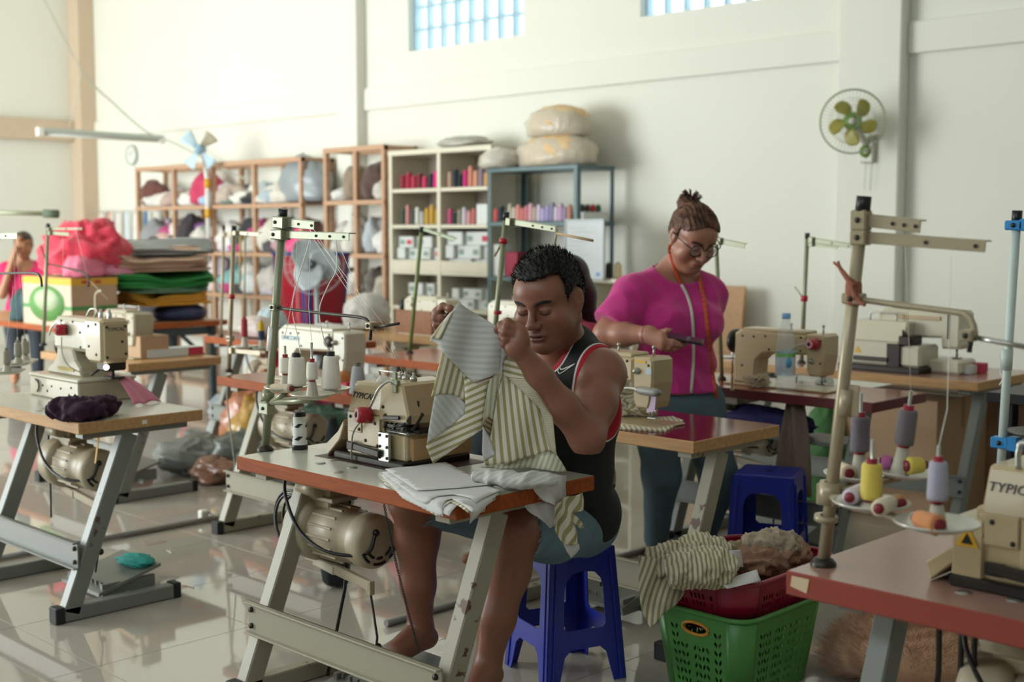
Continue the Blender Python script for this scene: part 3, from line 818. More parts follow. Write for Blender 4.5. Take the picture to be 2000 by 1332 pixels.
class Stand:
    """pole with thread arms; everything is placed in the plane x = base.x that runs along the table"""
    def __init__(s, label, base, top, r=.011, mat=None, z=TZ, cap=m_black, x=None, foot=True):
        s.m = mat or m_pole_g
        b = onz(*base, z) if x is None else onx(*base, x)
        if x is not None:                      # let the pole reach down to the table it stands on
            k = onx(*top, x); b = b + (b - k) * ((b.z - z) / (k.z - b.z))
        s.x = b.x; s.b = b; t = onx(*top, s.x); s.t = t; s.r = r
        s.root = thing('thread_stand', label, 'thread stand', b)
        p = MB(); p.tube([b, b + (t - b) * .97], r, 12); s.part('pole', p, s.m)
        c = MB(); c.tube([b + (t - b) * .96, t], r * 1.15, 12); s.part('pole_cap', c, cap)
        if foot:
            f = MB(); f.lathe([(r * 2.1, 0), (r * 2.1, .006), (r * 1.4, .016), (0, .016)], 16, o=b); s.part('foot_flange', f, m_dark)
    def part(s, n, mb, mat, par=None): return obj(n, mb.shift(s.b), mat, par or s.root)
    def pt(s, px, py, dx=0): return onx(px, py, s.x + dx)
    def arm(s, a, b, h=.022, name='thread_arm', mat=None, w=.02, holes=2, clamp=True, dx=0):
        """folded sheet-metal arm from pixel a to pixel b"""
        p, q = s.pt(*a, dx), s.pt(*b, dx); m = MB(); d = (q - p).normalized()
        m.bar(p, q, .003, h, .0008, roll=(0, 0, 1)); up = Vector((0, 0, 1)); 
        m.bar(p + Vector((w / 2, 0, h / 2)), q + Vector((w / 2, 0, h / 2)), w, .003, .0008, roll=(0, 0, 1))
        if clamp: m.bar(p + d * (s.r * .5), p + d * (s.r * 3.0), s.r * 3.0, h * 1.5, .003, roll=(0, 0, 1))
        o = s.part(name, m, mat or s.m)
        k = MB()
        for i in range(holes):
            c = p + d * ((q - p).length * (.55 + .38 * i / max(1, holes - 1))) - Vector((.002, 0, 0))
            k.lathe([(.0, 0), (.004, 0), (.004, .002)], 8, o=c, axis=(-1, 0, 0))
        if holes: s.part('thread_eye', k, m_dark, o)['kind'] = 'stuff'
        return o
    def rod(s, pts, r=.005, name='guide_rod', mat=None, dx=0, smooth=True):
        P = [s.pt(*p, dx) for p in pts]; m = MB(); m.tube(bez(P, 5) if smooth and len(P) > 2 else P, r, 8); return s.part(name, m, mat or m_dark)
    def block(s, p, w, h, d=.03, name='clamp', mat=None, dx=0, bev=.003):
        c = s.pt(*p, dx); m = MB(); m.box(c - Vector((d / 2, w / 2, h / 2)), c + Vector((d / 2, w / 2, h / 2)), bev); o = s.part(name, m, mat or s.m)
        k = MB(); k.lathe([(0, .004), (.005, .004), (.006, 0)], 8, o=c - Vector((d / 2, 0, 0)), axis=(-1, 0, 0)); s.part('clamp_screw', k, m_dark, o); return o
    def collar(s, p, r, h, name='collar', mat=None):
        c = s.pt(*p); ax = (s.t - s.b).normalized(); m = MB(); m.lathe([(s.r, -h / 2), (r, -h / 2), (r, h / 2), (s.r, h / 2)], 14, o=c, axis=ax); return s.part(name, m, mat or s.m)
    def dish(s, px, R, dx=0, mat=None, tilt=0.0, holder=True, pin=.10, hz=.045, name='spool_dish'):
        """shallow spool dish with a cone-shaped spool holder and pin; returns dish centre"""
        c = s.pt(*px, dx); ax = Vector((0, -tilt, 1)).normalized()
        m = MB(); m.lathe([(0, -.004), (R * .55, -.004), (R * .97, .008), (R, .012), (R * .965, .0125), (R * .55, 0), (.012, 0)], 30, o=c, axis=ax); o = s.part(name, m, mat or plain('dish_cream', '#c9c3b2', .25, metal=.3))
        if holder:
            h = MB(); h.lathe([(.020, 0), (.018, .006), (.012, hz), (.006, hz + .002)], 14, o=c, axis=ax); 
            for k in range(3):
                t = k * 2.1; h.bar(c + Vector((.018 * math.cos(t), .018 * math.sin(t), 0)), c + ax * hz + Vector((.009 * math.cos(t), .009 * math.sin(t), 0)), .003, .006)
            s.part('spool_holder', h, plain('holder_grey', '#b5ae9d', .4), o)
            k = MB(); k.tube([c + ax * .0, c + ax * (hz + pin)], .0038, 8); s.part('spool_pin', k, m_steel, o)
        return c
    def arm3(s, a, c, r=.009):
        m = MB(); m.tube([s.pt(*a), Vector(c) + Vector((0, 0, -.008))], r, 8); s.part('dish_arm', m, s.m)
def thread(label, pts, r=.0007, mat=None, n=6, smooth=True, group=None, on=None):
    on = on or S1
    P = bez(pts, n) if smooth and len(pts) > 2 else [Vector(p) for p in pts]
    return on.part('sewing_thread', MB().tube(P, r, 5), mat or m_thread)      # threaded through the stand's eyes: a part of it

# ---- stand on the front table
S1 = Stand('green-grey thread stand with three dishes on the left corner of the front table', (518, 880), (553, 408), .0125)
S1.arm((548, 434), (614, 441), .024, w=.022); S1.arm((545, 458), (682, 463), .021, w=.026, holes=3)
S1.block((545, 434), .03, .035); S1.block((541, 458), .036, .03)
S1.collar((532, 662), .0165, .075, 'wrapped_sleeve', m_white); S1.block((538, 600), .028, .022, name='rod_clamp')
S1.rod([(540, 601), (640, 613), (700, 619), (718, 626), (724, 640), (723, 664)], .0048, mat=m_dark)
S1.block((726, 636), .026, .022, name='rod_block', mat=m_pole_t); S1.rod([(728, 640), (779, 632)], .004, 'cross_rod')
S1.collar((524, 772), .019, .03); S1.block((521, 797), .05, .038, name='dish_clamp')
A = S1.dish((558, 762), .066, -.03, pin=.09); B = S1.dish((610, 776), .066, -.07, pin=.115, hz=.045); Cc = S1.dish((643, 765), .066, .06, pin=.09)
for c in (A, B, Cc): S1.arm3((530, 786), c)
Z1 = Vector((0, 0, 1))
A2 = S1.pt(580, 757, -.02)
cone('tall white thread cone standing on the left dish, black cap on top', A2, '#e9e4d6', '#20201f', .096, .028, .0235, tip=.009)
cone('small white spool raised on the holder behind the tall white cone', A + Z1 * .047 + Vector((.0, .0, 0)), '#e4dfd2', '#8f1c2c', .056, .0165, .0155)
cone('small white spool with red top on the front dish of the middle stand', B + Z1 * .047, '#ebe6d8', '#a01c2c', .060, .0165, .0155)
C2 = S1.pt(647, 764, .04)
cone('tall white thread cone with black cap on the right dish', C2 + Vector((0, 0, .002)), '#ebe6d9', '#20201f', .108, .030, .0225, tip=.009)
lying('beige spool lying on the left dish of the middle stand', S1.pt(571, 759, -.06), S1.pt(531, 758, -.06), '#bfae94', '#7d1c28', .0135, .0135)
# white cone with black diamonds standing on the table
p = onz(586, 877, TZ)
cc = thing('thread_cone', 'white cone with black diamond winding gaps standing on the front table', 'thread cone', p)
b = MB(); b.lathe([(.0245, .016), (.0235, .022), (.0205, .102), (.0195, .106)], 20); obj('thread', b, plain('cone_white', '#dfe0dc', .7, bump=.2, bscale=300), cc)
b = MB(); b.lathe([(0, 0), (.025, 0), (.0255, .012), (.024, .018)], 20); obj('core', b, m_black, cc); b = MB(); b.lathe([(.0198, .104), (.0195, .116), (.017, .12), (.008, .12), (.008, .11), (0, .11)], 20); obj('core_top', b, m_black, cc)
b = MB()
for zc in (.038, .078):
    for th in (.75, 2.32, 3.89, 5.46):
        rr = .0245 - .0038 * (zc - .016) / .09; vs = []
        for k in range(11):
            t = -.62 + 1.24 * k / 10; w = .0075 * (1 - abs(t) / .64) ; sk = .004 * math.sin(t * 2.5)
            for zz in (zc + sk - w, zc + sk + w * .8): vs.append((1.03 * rr * math.cos(th + t), 1.03 * rr * math.sin(th + t), zz))
        b.add(vs, [(2 * k, 2 * k + 2, 2 * k + 3, 2 * k + 1) for k in range(10)])
obj('winding_gap', b, m_black, cc)['kind'] = 'stuff'
# threads running up from the cones and down to the machine
e1 = [S1.pt(582, 441), S1.pt(607, 441), S1.pt(606, 466), S1.pt(657, 466), S1.pt(598, 441), S1.pt(612, 466)]
g = 'white threads of the front stand'
thread('thick white thread from the long arm to the left tall cone', [e1[2], S1.pt(580, 555), S1.pt(571, 603), S1.pt(582, 660), A2 + Z1 * .104 + Vector((0, -.02, 0))], .0016)
thread('thick white thread from the arm tip to the right tall cone', [e1[3], S1.pt(657, 525), S1.pt(640, 560), S1.pt(624, 605), S1.pt(632, 660), C2 + Z1 * .115], .0016)
thread('thin white thread from the short arm down to the hidden small spool', [e1[0], S1.pt(576, 560), A + Z1 * .16], .0008, smooth=False)
thread('thin white thread from the short arm down to the red topped spool', [e1[1], S1.pt(603, 600), B + Z1 * .165], .0008, smooth=False)
for i, (a, m_, e) in enumerate([((610, 443), (728, 636), (776, 738)), ((612, 466), (722, 632), (764, 737)), ((658, 467), (726, 634), (800, 738)), ((600, 443), (745, 628), (790, 736))]):
    thread('fine white thread slanting from the front stand down to the overlock machine', [S1.pt(*a), S1.pt(*m_), onx(*e, 2.42)], .0008, smooth=False, group=g)

# ---- stand on the near right table
S4 = Stand('tan thread stand with four dishes of coloured spools on the near right table', (1608, 1104), (1688, 383), .0128, m_pole_t)
S4.arm((1682, 430), (1798, 443), .024, w=.024, holes=3, clamp=False); S4.arm((1678, 464), (1925, 482), .021, w=.026, holes=2, clamp=False)
S4.block((1682, 430), .034, .040); S4.block((1681, 464), .034, .030)
S4.block((1668, 583), .042, .022, name='rod_clamp'); S4.rod([(1672, 584), (1760, 596), (1868, 610), (1888, 616), (1902, 636), (1902, 660)], .0062, mat=m_pole_t)
S4.block((1892, 655), .026, .022, name='rod_block', mat=m_pole_t); S4.rod([(1900, 658), (2004, 678)], .005, 'cross_rod', m_steel); S4.rod([(1896, 660), (1893, 688)], .005, 'rod_end')
S4.collar((1652, 786), .015, .055); m = MB(); c = S4.pt(1659, 782); m.box(c - Vector((.002, .022, .032)), c + Vector((.002, .008, .032)), .002); S4.part('splice_tab', m, m_pole_t)
S4.collar((1620, 962), .022, .045, name='dish_collar', mat=m_pole_t); S4.block((1618, 965), .042, .045, name='dish_clamp', mat=m_pole_t); S4.collar((1613, 1012), .024, .012, mat=m_pole_t)
m_dw = plain('dish_white', '#cbc8bd', .2, metal=.2)
D1 = S4.dish((1701, 990), .074, -.10, m_dw, pin=.12, hz=.01); D2 = S4.dish((1829, 1030), .078, -.13, m_dw, pin=.11, hz=.04)
D3 = S4.dish((1757, 924), .074, .12, m_dw, tilt=.12, pin=.12, hz=.055); D4 = S4.dish((1678, 934), .074, .10, m_dw, pin=.13, hz=.05)
for d in (D1, D2, D3, D4): S4.arm3((1618, 968), d)
Y1 = Vector((0, 0, 1))
cone('tall grey spool on the back left holder of the near right stand', D4 + Y1 * .052, '#6f6871', '#9a1b34', .082, .020, .0195)
t3 = Vector((0, -.12, 1)).normalized()
cone('tall grey spool leaning right on the far holder of the near right stand', D3 + t3 * .056, '#6b6468', '#9a1b34', .082, .0205, .020, t3)
cone('yellow spool standing on the front dish of the near right stand', D1 + Y1 * .010, '#d9c157', '#8f1c30', .078, .021, .0195)
cone('lavender grey spool with red foot standing on the lowest dish', D2 + Y1 * .045, '#a7a3b4', '#9a1b34', .080, .019, .0165)
def L4(label, c, dz, a, b, dx, col, r, r1=None): 
    z = c.z + dz + r
    return lying(label, onz(*a, z), onz(*b, z), col, '#7d1626', r, r1)
L4('orange spool lying on the lowest dish of the near right stand', D2, .001, (1838, 1027), (1790, 1012), 0, '#c98350', .0185)
L4('white spool with red core lying on the front dish, left of the yellow one', D1, .001, (1658, 972), (1688, 956), 0, '#cfc5d2', .0165)
L4('cream spool lying on the front dish, its dark red core facing the viewer', D1, .001, (1715, 994), (1741, 980), 0, '#d6cab0', .0165)
L4('tan spool lying on the front dish behind the cream one', D1, .001, (1762, 983), (1744, 976), 0, '#b98a5e', .0145)
L4('cream spool lying at the left edge of the back left dish', D4, .001, (1660, 925), (1640, 914), 0, '#e2cfb4', .0165)
L4('yellow spool lying half hidden behind the back left holder', D4, .001, (1708, 918), (1688, 912), 0, '#d5b93f', .0155)
L4('pink spool lying on the far dish of the near right stand', D3, .001, (1718, 902), (1746, 904), 0, '#c268a0', .0165)
L4('yellow spool lying on the far dish, dark core facing left', D3, .001, (1768, 910), (1804, 908), 0, '#d3bd50', .0185)
thread('white thread hanging from the long arm to the lavender spool', [S4.pt(1858, 500), S4.pt(1850, 800), D2 + Y1 * .15], .0007, smooth=False, on=S4)
thread('fine thread from the long arm to the leaning grey spool', [S4.pt(1768, 480), D3 + t3 * .17], .0006, smooth=False, on=S4)
# rag tied round the pole
rg = MB(); c = S4.pt(1672, 578)
for q in ([(1672, 585), (1660, 550), (1645, 528), (1628, 512)], [(1668, 560), (1652, 540), (1640, 522), (1637, 510)], [(1668, 575), (1680, 590), (1690, 596)]):
    rg.tube(bez([S4.pt(*k, -.02) for k in q], 4), [.0062 - .0003 * i for i in range(len(bez([S4.pt(*k) for k in q], 4)))], 6)
rg.lathe([(.0135, -.025), (.0175, -.016), (.0165, .016), (.0135, .03)], 10, o=S4.pt(1667, 572))
single('tied_rag', rg.shift(c), plain('rag_rust', '#9a5f4c', .9, var=.15), 'rust coloured rag strip tied round the tan thread stand', 'rag', c)

# ---- white stand with blue clamps at the right edge
S13 = Stand('white pole thread stand with blue clamps at the right edge', (1947, 1030), (1987, 411), .0100, m_pole_w)
S13.block((1984, 440), .042, .022, name='blue_clamp', mat=m_bluep); S13.arm((1990, 438), (2060, 446), .018, mat=m_bluep, holes=0)
S13.block((1956, 864), .042, .026, name='blue_clamp', mat=m_bluep); S13.arm((1966, 864), (2040, 878), .022, mat=m_bluep, holes=0)
S13.collar((1966, 702), .0135, .048, 'splice_sleeve', m_pole_w); S13.rod([(1952, 690), (1954, 725), (1958, 740), (1952, 752)], .0016, 'cable_tie', m_white)
d = S13.dish((2030, 852), .07, .0, holder=False, mat=plain('dish_dark', '#5c5a54', .4))
# ---- other stands further back
S3 = Stand('green-grey thread stand rising behind the seated man', (966, 650), (989, 414), .011, x=3.46)
S3.arm((990, 432), (1085, 448), .020, holes=3); S3.rod([(1088, 446), (1083, 482)], .004, 'guide_rod', m_pole_t); S3.rod([(1088, 456), (1158, 470)], .005, 'wooden_stick', plain('stick', '#b79a72', .6))
S3.collar((983, 470), .016, .02, 'red_tie', m_redp); S3.collar((972, 610), .0155, .012, 'red_tie', m_redp)
S3.rod([(978, 478), (966, 500)], .005, 'loose_strip', m_pole_t)
S5 = Stand('green thread stand with arm reaching right of the woman', (1410, 742), (1398, 455), .010, x=4.85)
S5.arm((1400, 470), (1455, 481), .022, holes=0)
S6 = Stand('green-grey thread stand between the woman and the right column', (1567, 672), (1577, 455), .011, x=5.75)
S6.arm((1579, 468), (1664, 481), .022, holes=2); S6.arm((1579, 477), (1636, 484), .012, holes=0); S6.collar((1571, 583), .018, .03, 'red_tie', m_redp); S6.rod([(1571, 585), (1552, 560)], .004, 'loose_strip', m_pole_t)
S7 = Stand('tan thread stand with red and yellow spools at left of the middle table', (447, 727), (457, 441), .011, m_pole_t)
S7.arm((458, 455), (506, 458), .016, holes=1); S7.collar((453, 579), .0145, .022, 'red_tie', m_redp); S7.block((450, 661), .03, .03); S7.arm((450, 684), (508, 690), .022, holes=0, mat=m_pole_t)
d7 = S7.dish((478, 680), .066, .0, m_dw, hz=.06, pin=.02); d8 = S7.dish((511, 683), .05, .05, m_dw, hz=.05, pin=.02)
cone('dark red and rose spool on the left dish of the tan stand', d7 + Z1 * .05, '#a5343f', '#a01828', .095, .0155, .015)
sy = cone('yellow topped spool on the right dish of the tan stand', d8 + Z1 * .045, '#d6b524', '#c9a010', .088, .0145, .0145)
obj('lower_winding', MB().lathe([(.0149, .004), (.0152, .006), (.0152, .045), (.0149, .047)], 14), plain('thread_navy', '#32405f', .8), sy)
S7b = Stand('thin tan thread stand with orange strip behind the middle left stand', (432, 650), (437, 440), .009, m_pole_t, x=4.55)
S7b.arm((437, 458), (466, 458), .018, holes=0); S7b.rod([(470, 452), (468, 560)], .006, 'orange_strip', plain('strip_orange', '#c99a4a', .6)); S7b.rod([(479, 452), (476, 640)], .007, 'second_pole', m_pole_t)
S8 = Stand('green thread stand on the right end of the brown table, clip on top', (800, 690), (824, 443), .0115, plain('pole_green', '#7c8a52', .35))
S8.arm((826, 448), (888, 468), .014, holes=1, clamp=False); S8.collar((808, 590), .016, .05, 'green_sleeve', m_pole_g)
S10 = Stand('green-grey thread stand in front of the printed carton', (86, 640), (94, 437), .011, m_pole_g, x=3.45)
S10.arm((95, 447), (160, 447), .012, holes=2); S10.arm((97, 455), (135, 458), .018, holes=0); S10.rod([(92, 515), (150, 528), (172, 540), (172, 560)], .006, 'guide_rod', m_dark)
S10.rod([(90, 512), (80, 480)], .005, 'thread_clip', m_dark)
S10.rod([(188, 620), (187, 580), (192, 570), (200, 568)], .008, 'bent_rod', m_pole_t)
S2 = Stand('grey thread stand of the left table, mostly cut by the photo edge', (-24, 770), (-14, 440), .012, m_pole_g)
S2.arm((-14, 461), (34, 461), .024, holes=1); S2.rod([(-20, 535), (60, 533), (78, 540), (82, 560)], .005, mat=m_dark)
d2a = S2.dish((36, 712), .058, -.02, m_dw, hz=.03, pin=.08); d2b = S2.dish((14, 728), .070, -.10, m_dw, hz=.03, pin=.08); d2c = S2.dish((50, 708), .05, .06, m_dw, hz=.03, pin=.08)
for d, l in ((d2a, 'middle'), (d2b, 'front'), (d2c, 'back')): cone('grey spool on the %s dish at the left edge' % l, d + Z1 * .03, '#a39d8d', '#8a8578', .062, .0155, .014)
for i, (a, d) in enumerate((((25, 465), d2a), ((30, 466), d2c), ((26, 560), d2b))): thread('fine white thread hanging at the left edge of the photo', [S2.pt(*a), d + Z1 * .11], .0007, smooth=False, on=S2)
for a, b in (((122, 450), (126, 620)), ((148, 450), (172, 545)), ((172, 545), (210, 585))): thread('fine white thread in front of the printed carton', [S10.pt(*a), S10.pt(*b)], .0008, smooth=False, on=S10)
# grey cone standing behind the middle machine, lying sleeves
p = onx(699, 742, 3.33); p.z = TZ; cone('big grey thread cone standing on the middle table', p, '#a9a9ad', '#5c5a58', .125, .037, .024, tip=.012, name='thread_cone', cat='thread cone')
# ================================================================== FIGURES (distance-field bodies meshed by surface nets)
def npv(v): return np.array(v, float)
def smin(a, b, k):
    h = np.clip(.5 + .5 * (b - a) / k, 0, 1); return b * (1 - h) + a * h - k * h * (1 - h)
class Body:
    def __init__(s): s.p = []
    def cone(s, a, b, ra, rb, k=.03, sub=False): s.p.append(('c', np.array(a, float), np.array(b, float), ra, rb, k, sub)); return s
    def chain(s, pts, rr, k=.03):
        for i in range(len(pts) - 1): s.cone(pts[i], pts[i + 1], rr[i], rr[i + 1], k)
        return s
    def ell(s, c, r, k=.03, R=None, sub=False):
        r = (r, r, r) if np.isscalar(r) else r
        s.p.append(('e', np.array(c, float), np.array(r, float), None if R is None else np.array(R, float), k, sub)); return s
    def placed(s, c, R, sc):
        """the same body turned by R, scaled by sc and moved to c"""
        o = Body(); c = np.array(c, float); R = np.array(R, float)
        for q in s.p:
            if q[0] == 'c': o.p.append(('c', c + R @ q[1] * sc, c + R @ q[2] * sc, q[3] * sc, q[4] * sc, q[5] * sc, q[6]))
            else: o.p.append(('e', c + R @ q[1] * sc, q[2] * sc, R if q[3] is None else R @ q[3], q[4] * sc, q[5]))
        return o
    def __add__(s, t): o = Body(); o.p = s.p + t.p; return o
    def eval(s, X, Y, Z, grow=0.0):
        """X, Y, Z: axis vectors; returns the field on their grid"""
        D = np.full((len(X), len(Y), len(Z)), .25, np.float32); ax = (X, Y, Z)
        for q in s.p:
            k, sub = q[-2], q[-1]
            if q[0] == 'c': lo = np.minimum(q[1] - q[3], q[2] - q[4]); hi = np.maximum(q[1] + q[3], q[2] + q[4])
            else: m = q[2].max(); lo, hi = q[1] - m, q[1] + m
            pad = k + .03 + abs(grow); sl = []
            for i in range(3):
                a, b = np.searchsorted(ax[i], lo[i] - pad), np.searchsorted(ax[i], hi[i] + pad); sl.append(slice(a, b))
            if any(t.start >= t.stop for t in sl): continue
            x = X[sl[0]][:, None, None]; y = Y[sl[1]][None, :, None]; z = Z[sl[2]][None, None, :]
            if q[0] == 'c':
                a, b = q[1], q[2]; d = b - a; L = max(d @ d, 1e-12)
                t = np.clip(((x - a[0]) * d[0] + (y - a[1]) * d[1] + (z - a[2]) * d[2]) / L, 0, 1)
                e = np.sqrt((x - a[0] - t * d[0]) ** 2 + (y - a[1] - t * d[1]) ** 2 + (z - a[2] - t * d[2]) ** 2) - (q[3] + (q[4] - q[3]) * t)
            else:
                u, v, w = x - q[1][0], y - q[1][1], z - q[1][2]
                if q[3] is not None:
                    M = q[3]; u, v, w = (M[0, 0] * u + M[1, 0] * v + M[2, 0] * w, M[0, 1] * u + M[1, 1] * v + M[2, 1] * w, M[0, 2] * u + M[1, 2] * v + M[2, 2] * w)
                r = q[2]; k0 = np.sqrt((u / r[0]) ** 2 + (v / r[1]) ** 2 + (w / r[2]) ** 2); k1 = np.sqrt((u / r[0] ** 2) ** 2 + (v / r[1] ** 2) ** 2 + (w / r[2] ** 2) ** 2) + 1e-9
                e = k0 * (k0 - 1) / k1
            g = D[tuple(sl)]
            D[tuple(sl)] = -smin(-g, e, k) if sub else smin(g, e, k)
        return D - grow
def surface_nets(D, org, h):
    """quads of the zero surface of D"""
    S = D < 0
    nx, ny, nz = D.shape
    cnt = np.zeros((nx - 1, ny - 1, nz - 1), np.int8); 
    for i in (0, 1):
        for j in (0, 1):
            for k in (0, 1): cnt += S[i:nx - 1 + i, j:ny - 1 + j, k:nz - 1 + k]
    act = np.argwhere((cnt > 0) & (cnt < 8))
    idx = -np.ones(cnt.shape, np.int64); idx[tuple(act.T)] = np.arange(len(act))
    P = np.zeros((len(act), 3)); n = np.zeros(len(act))
    I, J, K = act.T
    for ax in range(3):
        for u in (0, 1):
            for w in (0, 1):
                o0 = [0, 0, 0]; o0[(ax + 1) % 3] = u; o0[(ax + 2) % 3] = w; o1 = list(o0); o1[ax] = 1
                a = D[I + o0[0], J + o0[1], K + o0[2]]; b = D[I + o1[0], J + o1[1], K + o1[2]]
                m = (a < 0) != (b < 0); t = np.where(m, a / np.where(m, a - b, 1), 0)
                q = np.tile(np.array(o0, float), (len(act), 1)); q[:, ax] += t
                P += q * m[:, None]; n += m
    V = (act + P / n[:, None]) * h + np.array(org)
    F = []
    for ax in range(3):
        b1, b2 = (ax + 1) % 3, (ax + 2) % 3
        s0 = [slice(None)] * 3; s1 = [slice(None)] * 3
        s0[ax] = slice(0, -1); s1[ax] = slice(1, None)
        for s in (s0, s1): s[b1] = slice(1, -1); s[b2] = slice(1, -1)
        A, B = S[tuple(s0)], S[tuple(s1)]
        E = np.argwhere(A != B)
        if not len(E): continue
        flip = A[tuple(E.T)]
        E = E.copy(); E[:, b1] += 1; E[:, b2] += 1
        def cell(d1, d2):
            c = E.copy(); c[:, b1] -= d1; c[:, b2] -= d2; return idx[tuple(c.T)]
        q = np.stack([cell(1, 1), cell(0, 1), cell(0, 0), cell(1, 0)], 1)
        q[~flip] = q[~flip][:, ::-1]
        F.append(q)
    return V, np.concatenate(F)
def grid_axes(lo, hi, h): return [np.arange(lo[i], hi[i] + h, h) for i in range(3)]
def make_mesh(name, V, F, mats, tint=None, attrs=None, origin=(0, 0, 0), tris=None):
    me = bpy.data.meshes.new(name); V = V - np.array(origin)
    me.vertices.add(len(V)); me.vertices.foreach_set('co', V.astype(np.float32).ravel())
    tr = np.zeros((0, 3), int) if tris is None or not len(tris) else np.asarray(tris)
    nl = len(F) * 4; me.loops.add(nl + len(tr) * 3); me.loops.foreach_set('vertex_index', np.concatenate([F.ravel(), tr.ravel()]).astype(np.int32))
    me.polygons.add(len(F) + len(tr)); me.polygons.foreach_set('loop_start', np.concatenate([np.arange(0, nl, 4), nl + np.arange(0, len(tr) * 3, 3)]).astype(np.int32))
    me.update(calc_edges=True); me.validate()
    me.polygons.foreach_set('use_smooth', np.ones(len(me.polygons), bool))
    for m in mats: me.materials.append(m)
    if tint is not None and len(me.vertices) == len(tint):
        at = me.color_attributes.new('tint', 'FLOAT_COLOR', 'POINT'); at.data.foreach_set('color', np.c_[tint, np.ones(len(tint))].astype(np.float32).ravel())
    for k, a in (attrs or {}).items():
        at = me.attributes.new(k, 'FLOAT', 'POINT'); at.data.foreach_set('value', a.astype(np.float32))
    return me
def relax(V, F, it=2, lam=.5):
    """a little Laplacian smoothing to take the grid out of the surface"""
    e = np.concatenate([F[:, [0, 1]], F[:, [1, 2]], F[:, [2, 3]], F[:, [3, 0]]])
    k = np.sort(e, 1); u_, c_ = np.unique(k, axis=0, return_counts=True); fix = np.unique(u_[c_ == 1])
    for _ in range(it):
        S = np.zeros_like(V); n = np.zeros(len(V))
        for a, b in ((0, 1), (1, 0)):
            for c in range(3): S[:, c] += np.bincount(e[:, a], V[e[:, b], c], len(V))
            n += np.bincount(e[:, a], minlength=len(V))
        W_ = V + lam * (S / np.maximum(n, 1)[:, None] - V); W_[fix] = V[fix]; V = W_
    return V
def mesh_field(body, lo, hi, h, cut=None, grow=0.0, it=2):
    X, Y, Z = grid_axes(lo, hi, h); D = body.eval(X, Y, Z, grow)
    if cut is not None: D = cut(D, X[:, None, None], Y[None, :, None], Z[None, None, :])
    V, F = surface_nets(D, lo, h)
    return relax(V, F, it), F
def drop_inside(V, F, boxes, m=0.0):
    """remove the faces wholly inside finer boxes"""
    keep = np.ones(len(F), bool)
    for lo, hi in boxes:
        ins = np.all((V > np.array(lo) + m) & (V < np.array(hi) - m), axis=1); keep &= ~ins[F].all(1)
    F = F[keep]; u, inv = np.unique(F, return_inverse=True); return V[u], inv.reshape(F.shape)
def join(parts):
    V, F, n = [], [], 0
    for v, f in parts: V.append(v); F.append(f + n); n += len(v)
    return np.concatenate(V), np.concatenate(F)

def borders(F):
    e = np.concatenate([F[:, [0, 1]], F[:, [1, 2]], F[:, [2, 3]], F[:, [3, 0]]]); k = np.sort(e, 1)
    u, i, c = np.unique(k, axis=0, return_index=True, return_counts=True); return e[i[c == 1]]
def main_piece(V, F):
    """drop stray crumbs: keep the largest connected piece"""
    lab = np.arange(len(V))
    while True:
        m = lab[F].min(1); new = lab.copy(); np.minimum.at(new, F.ravel(), np.repeat(m, 4)); new = new[new]
        if (new == lab).all(): break
        lab = new
    r, c = np.unique(lab[F[:, 0]], return_counts=True); F = F[lab[F[:, 0]] == r[c.argmax()]]
    u, inv = np.unique(F, return_inverse=True); return V[u], inv.reshape(F.shape)
def sew(pieces):
    """join a coarse body with its finer head and hands and close the seams with triangles"""
    V, F = join(pieces); tr = []; n0 = len(pieces[0][0]); cb = np.unique(borders(pieces[0][1])); off = n0
    for v, f in pieces[1:]:
        be = borders(f)
        for a, b in be:
            m = (v[a] + v[b]) / 2; d = ((V[cb] - m) ** 2).sum(1); j = d.argmin()
            if d[j] < .03 ** 2: tr.append((b + off, a + off, cb[j]))
        off += len(v)
    return V, F, tr

